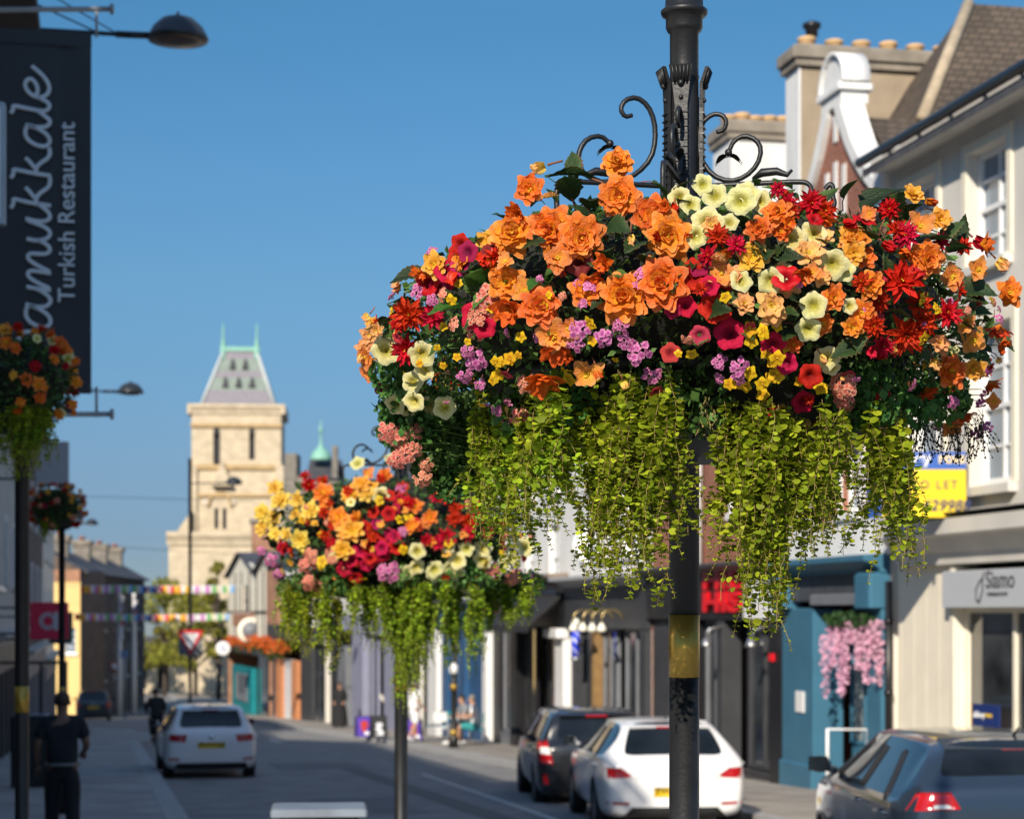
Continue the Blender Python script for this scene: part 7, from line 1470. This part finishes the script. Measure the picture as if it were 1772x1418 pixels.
# ------------------------------------------------------------------ street furniture
def aboard(px, py, D, wpx, hpx, rz, face, label, art):
    p = at(px, py, D); wd, hh = wpx / FPX * D, hpx / FPX * D; t = thing('advertising_board', label, 'sign board', (p.x, p.y, gz(p.y) + .025), rz, 'advertising boards on the right pavement'); a = R_(12)
    for s in (-1, 1):
        m_ = Matrix.Translation((0, s * .18, 0)) @ Matrix.Rotation(s * a, 4, 'X'); q = MB(); q.box(-wd / 2, wd / 2, -.012, .012, .04, hh, 0, m_); q.build('panel', face, t)
        q = MB()
        for x0, x1, z0, z1 in ((-wd / 2 - .02, -wd / 2, 0, hh + .02), (wd / 2, wd / 2 + .02, 0, hh + .02), (-wd / 2, wd / 2, hh, hh + .02)): q.box(x0, x1, -.018, .018, z0, z1, 0, m_)
        q.build('frame', black_p, t)
    m_ = Matrix.Translation((0, -.18, 0)) @ Matrix.Rotation(-a, 4, 'X')
    for mat, els in art:
        q = MB()
        for x, z, rx, rz_ in els: k = MB(); k.ball((0, 0, 0), 1, 14, 0, (rx * wd, .006, rz_ * hh)); q.app(k, m_ @ Matrix.Translation((x * wd, -.014, z * hh)))
        q.build('printed_picture', mat, t)
pur = M('purple board', (.1, .05, .4), .5, .1); red_a = M('red print', (.5, .04, .03), .5); whp = M('white print', (.75, .75, .78), .5); chalk = M('chalk board', (.025, .027, .03), .7, .2)
aboard(628, 1280, 62.5, 24, 37, R_(8), pur, 'purple advertising board with red and white picture furthest from the post', [(red_a, [(.05, .62, .3, .2), (.0, .42, .18, .16)]), (whp, [(.2, .22, .22, .09), (.1, .62, .1, .07)])])
aboard(655, 1283, 61, 26, 40, R_(8), chalk, 'black chalk board with white drawing between the purple boards', [(whp, [(.0, .62, .25, .1), (-.05, .42, .22, .12), (.1, .3, .2, .07), (.0, .2, .3, .05)])])
aboard(717, 1290, 58, 24, 38, R_(5), pur, 'purple advertising board with red and white picture right of the second post', [(red_a, [(-.1, .62, .25, .2), (-.05, .42, .2, .16)]), (whp, [(.1, .22, .25, .1)])])
p = at(785, 1300, 52); t = thing('bollard_post', 'slim black post with gold bands and white cap on the right pavement', 'post', (p.x, p.y, gz(p.y) + .02)); hh = (1300 - 1172) / FPX * 52
MB().lathe([(.13, 0), (.13, .25), (.1, .3), (.09, .7), (.075, .8), (.07, hh * .8), (.1, hh * .84), (.08, hh * .88), (.08, hh)], 18).build('shaft', iron, t); MB().lathe([(.1, hh), (.12, hh + .08), (.11, hh + .2), (.04, hh + .28)], 16).build('white_cap', white_p, t)
for z in (.32, hh * .78): MB().lathe([(.103, z), (.103, z + .16)], 18).build('gold_band', brass, t)
# litter bin in the foreground
p = at(552, 1405, 12); zt = at(0, 1396, 12).z - gz(p.y) - .02; t = thing('litter_bin', 'grey topped litter bin just showing at the bottom edge', 'litter bin', (p.x, p.y, gz(p.y) + .02), R_(-6))
MB().bev(-.245, .245, -.2, .2, 0, zt - .05, .02).build('body', black_p, t); MB().bev(-.285, .285, -.23, .23, zt - .045, zt, .012).build('lid', M('pale grey lid', (.2, .23, .27), .45, .25, 3), t); MB().box(-.16, .16, -.207, -.2, zt - .3, zt - .12).build('opening', plas_m, t)
# give way sign on the slim lamp post
p = at(329, 1110, 68.9); D = 68.9; k = D / FPX; t = thing('give_way_sign', 'red and white triangular give way sign on the slim lamp post', 'traffic sign', (p.x, p.y - .07, at(329, 1133, D).z)); a, b_, h = 22 * k, 0, 42 * k
def tri(s, dy0, dy1): c = h * .62; return MB().prism([(x * s, c + (z - c) * s) for x, z in ((-a, h * .93), (-a * .92, h), (a * .92, h), (a, h * .93), (a * .09, 0), (-a * .09, 0))], dy0, dy1, 'xz')
tri(1, -.012, .0).build('red_border', M('traffic red', (.5, .012, .02), .4, .05), t); tri(.66, -.016, -.0125).build('white_field', M('sign white', (.72, .72, .72), .4, .05), t)
s_t = M('sign lettering', (.03, .03, .03), .5)
for s_, z_, sz_ in (('GIVE', .66, 7.5), ('WAY', .47, 7.5)): tm_ = textmesh('lettering', s_, sz_ * k * 1.2, s_t, t, frame((0, -.018, h * z_), (1, 0, 0), (0, 0, 1)), extrude=.001, align='CENTER')
MB().box(-20 * k, 20 * k, .004, .012, -2 * k, 28 * k).build('back_board', M('grey backing board', (.12, .13, .14), .5), t); 
# far signs
def pole_sign(name, label, px, y0, y1, D, shape, mat, edge=None, base=None):
    p = at(px, (y0 + y1) / 2, D); g = gz(p.y); t = thing(name, label, 'traffic sign', (p.x, p.y, g)); r = (y1 - y0) / 2 / FPX * D; zc = p.z - g; MB().tube([(0, .05, 0), (0, .05, zc + r)], .045, 8).build('pole', metal_g, t)
    if shape == 'disc':
        o = MB().lathe([(r, -.02), (r, .02)], 24).build('disc', edge or mat, t); o.rotation_euler = (R_(90), 0, 0); o.location = (0, 0, zc); o = MB().lathe([(r * .7, 0), (r * .7, .012)], 24).build('disc_centre', mat, t); o.rotation_euler = (R_(90), 0, 0); o.location = (0, -.02, zc)
    else: MB().bev(-r, r, -.02, .02, zc - r, zc + r, .01).build('plate', mat, t)
pole_sign('no_entry_sign', 'red edged round traffic sign by the white flag pole', 197, 1146, 1164, 118, 'disc', MATS['sign white'], MATS['traffic red']); pole_sign('square_sign', 'plain white square sign above the dark grey tall car', 148, 1140, 1156, 114, 'square', MATS['sign white'])
pole_sign('blue_sign', 'pale blue square sign on a grey post at the end of the street', 216, 1126, 1140, 104, 'square', M('faded blue sign', (.1, .16, .26), .5))
# flag poles with limp flags
def flagpole(px, y0, y1, fl0, fl1, D, label, cross, wpx):
    p = at(px, y1, D); g = gz(p.y); t = thing('flag_pole', label, 'flag pole', (p.x, p.y, g)); zt = at(px, y0, D).z - g; MB().lathe([(.16, 0), (.15, zt * .5), (.09, zt), (.14, zt + .06), (.0, zt + .25)], 12).build('pole', white_p, t)
    z0, z1 = at(px, fl1, D).z - g, at(px, fl0, D).z - g; wd = wpx / FPX * D; q = MB(); n, m_ = 10, 24; vs = []
    for k in range(m_ + 1):
        for i in range(n + 1): f = i / n; g_ = k / m_; vs.append((.1 + f * wd * (.35 + .65 * (1 - g_)) * .9 - .25 * (1 - g_), -.12 + .14 * math.sin(f * 9 + g_ * 2), z0 + (z1 - z0) * g_))
    q.add(vs, [(k * (n + 1) + i, k * (n + 1) + i + 1, (k + 1) * (n + 1) + i + 1, (k + 1) * (n + 1) + i) for k in range(m_) for i in range(n)])
    for j, f in enumerate(q.f): k, i = divmod(j, n); q.mi[j] = cross(i / n, k / m_)
    q.build('flag', [M('flag white', (.75, .75, .76), .8), M('flag red', (.55, .02, .03), .8), M('flag blue', (.04, .06, .3), .8)], t)
flagpole(207, 1028, 1205, 1032, 1108, 116, 'tall white flag pole with a limp white flag crossed in red', lambda f, g: 1 if (.5 < g < .62 or (.72 < g < .82 and f < .5) or .3 < g < .38) else 0, 12)
flagpole(232, 1032, 1205, 1040, 1066, 118, 'white flag pole with a limp red white and blue flag', lambda f, g: 1 if g < .35 else (2 if .4 < g < .75 else 0), 9)
# bunting across the street
cols = [M('bunting red', (.6, .03, .04), .8), M('bunting sky', (.25, .45, .75), .8), M('bunting pale', (.65, .62, .6), .8), M('bunting orange', (.8, .3, .03), .8), M('bunting pink', (.75, .45, .45), .8), M('bunting cream', (.65, .62, .4), .8), M('bunting mauve', (.55, .15, .5), .8), M('bunting amber', (.75, .45, .04), .8), M('bunting navy', (.06, .06, .25), .8), M('bunting green', (.1, .4, .1), .8), M('bunting white', (.75, .75, .75), .8)]
def bunting(y, x0, x1, D, sag, label):
    a = at(x0, y, D); b_ = at(x1, y, D); t = thing('bunting', label, 'bunting', a, 0); d = b_ - a; n = 44; P = lambda f: d * f + Vector((0, 0, -sag * 4 * f * (1 - f)))
    MB().tube([P(k / 30 - .15) for k in range(40)], .01, 4).build('cord', white_p, t)
    for k in range(n): p_ = P((k + .5) / n); w_ = .1; h_ = .32; MB().add([(p_.x - w_, p_.y, p_.z), (p_.x + w_, p_.y, p_.z), (p_.x + w_ * .95, p_.y + .05, p_.z - h_), (p_.x - w_ * .95, p_.y + .05, p_.z - h_), (p_.x, p_.y - .02, p_.z - h_ / 2)], [(0, 4, 1), (1, 4, 2), (2, 4, 3), (3, 4, 0)]).build('pennant', cols[(k * 7 + k // 5) % 11], t)
bunting(1014, 140, 405, 88, .02, 'upper string of small coloured flags across the street'); bunting(1063, 130, 396, 100, .05, 'lower string of small coloured flags across the street')
# wires and dome camera
def wire(a, b_, D1, D2, sag, label): p, q_ = at(*a, D1), at(*b_, D2); pts = [p.lerp(q_, k / 16) - Vector((0, 0, sag * 4 * k / 16 * (1 - k / 16))) for k in range(17)]; tag(MB().tube(pts, .012, 4).build('overhead_wire', black_p), label, 'wire')
wire((95, 858), (440, 868), 95, 100, .0, 'upper thin dark overhead wire across the sky left of the tower'); wire((95, 938), (420, 960), 96, 102, .05, 'lower thin dark overhead wire across the sky left of the tower')
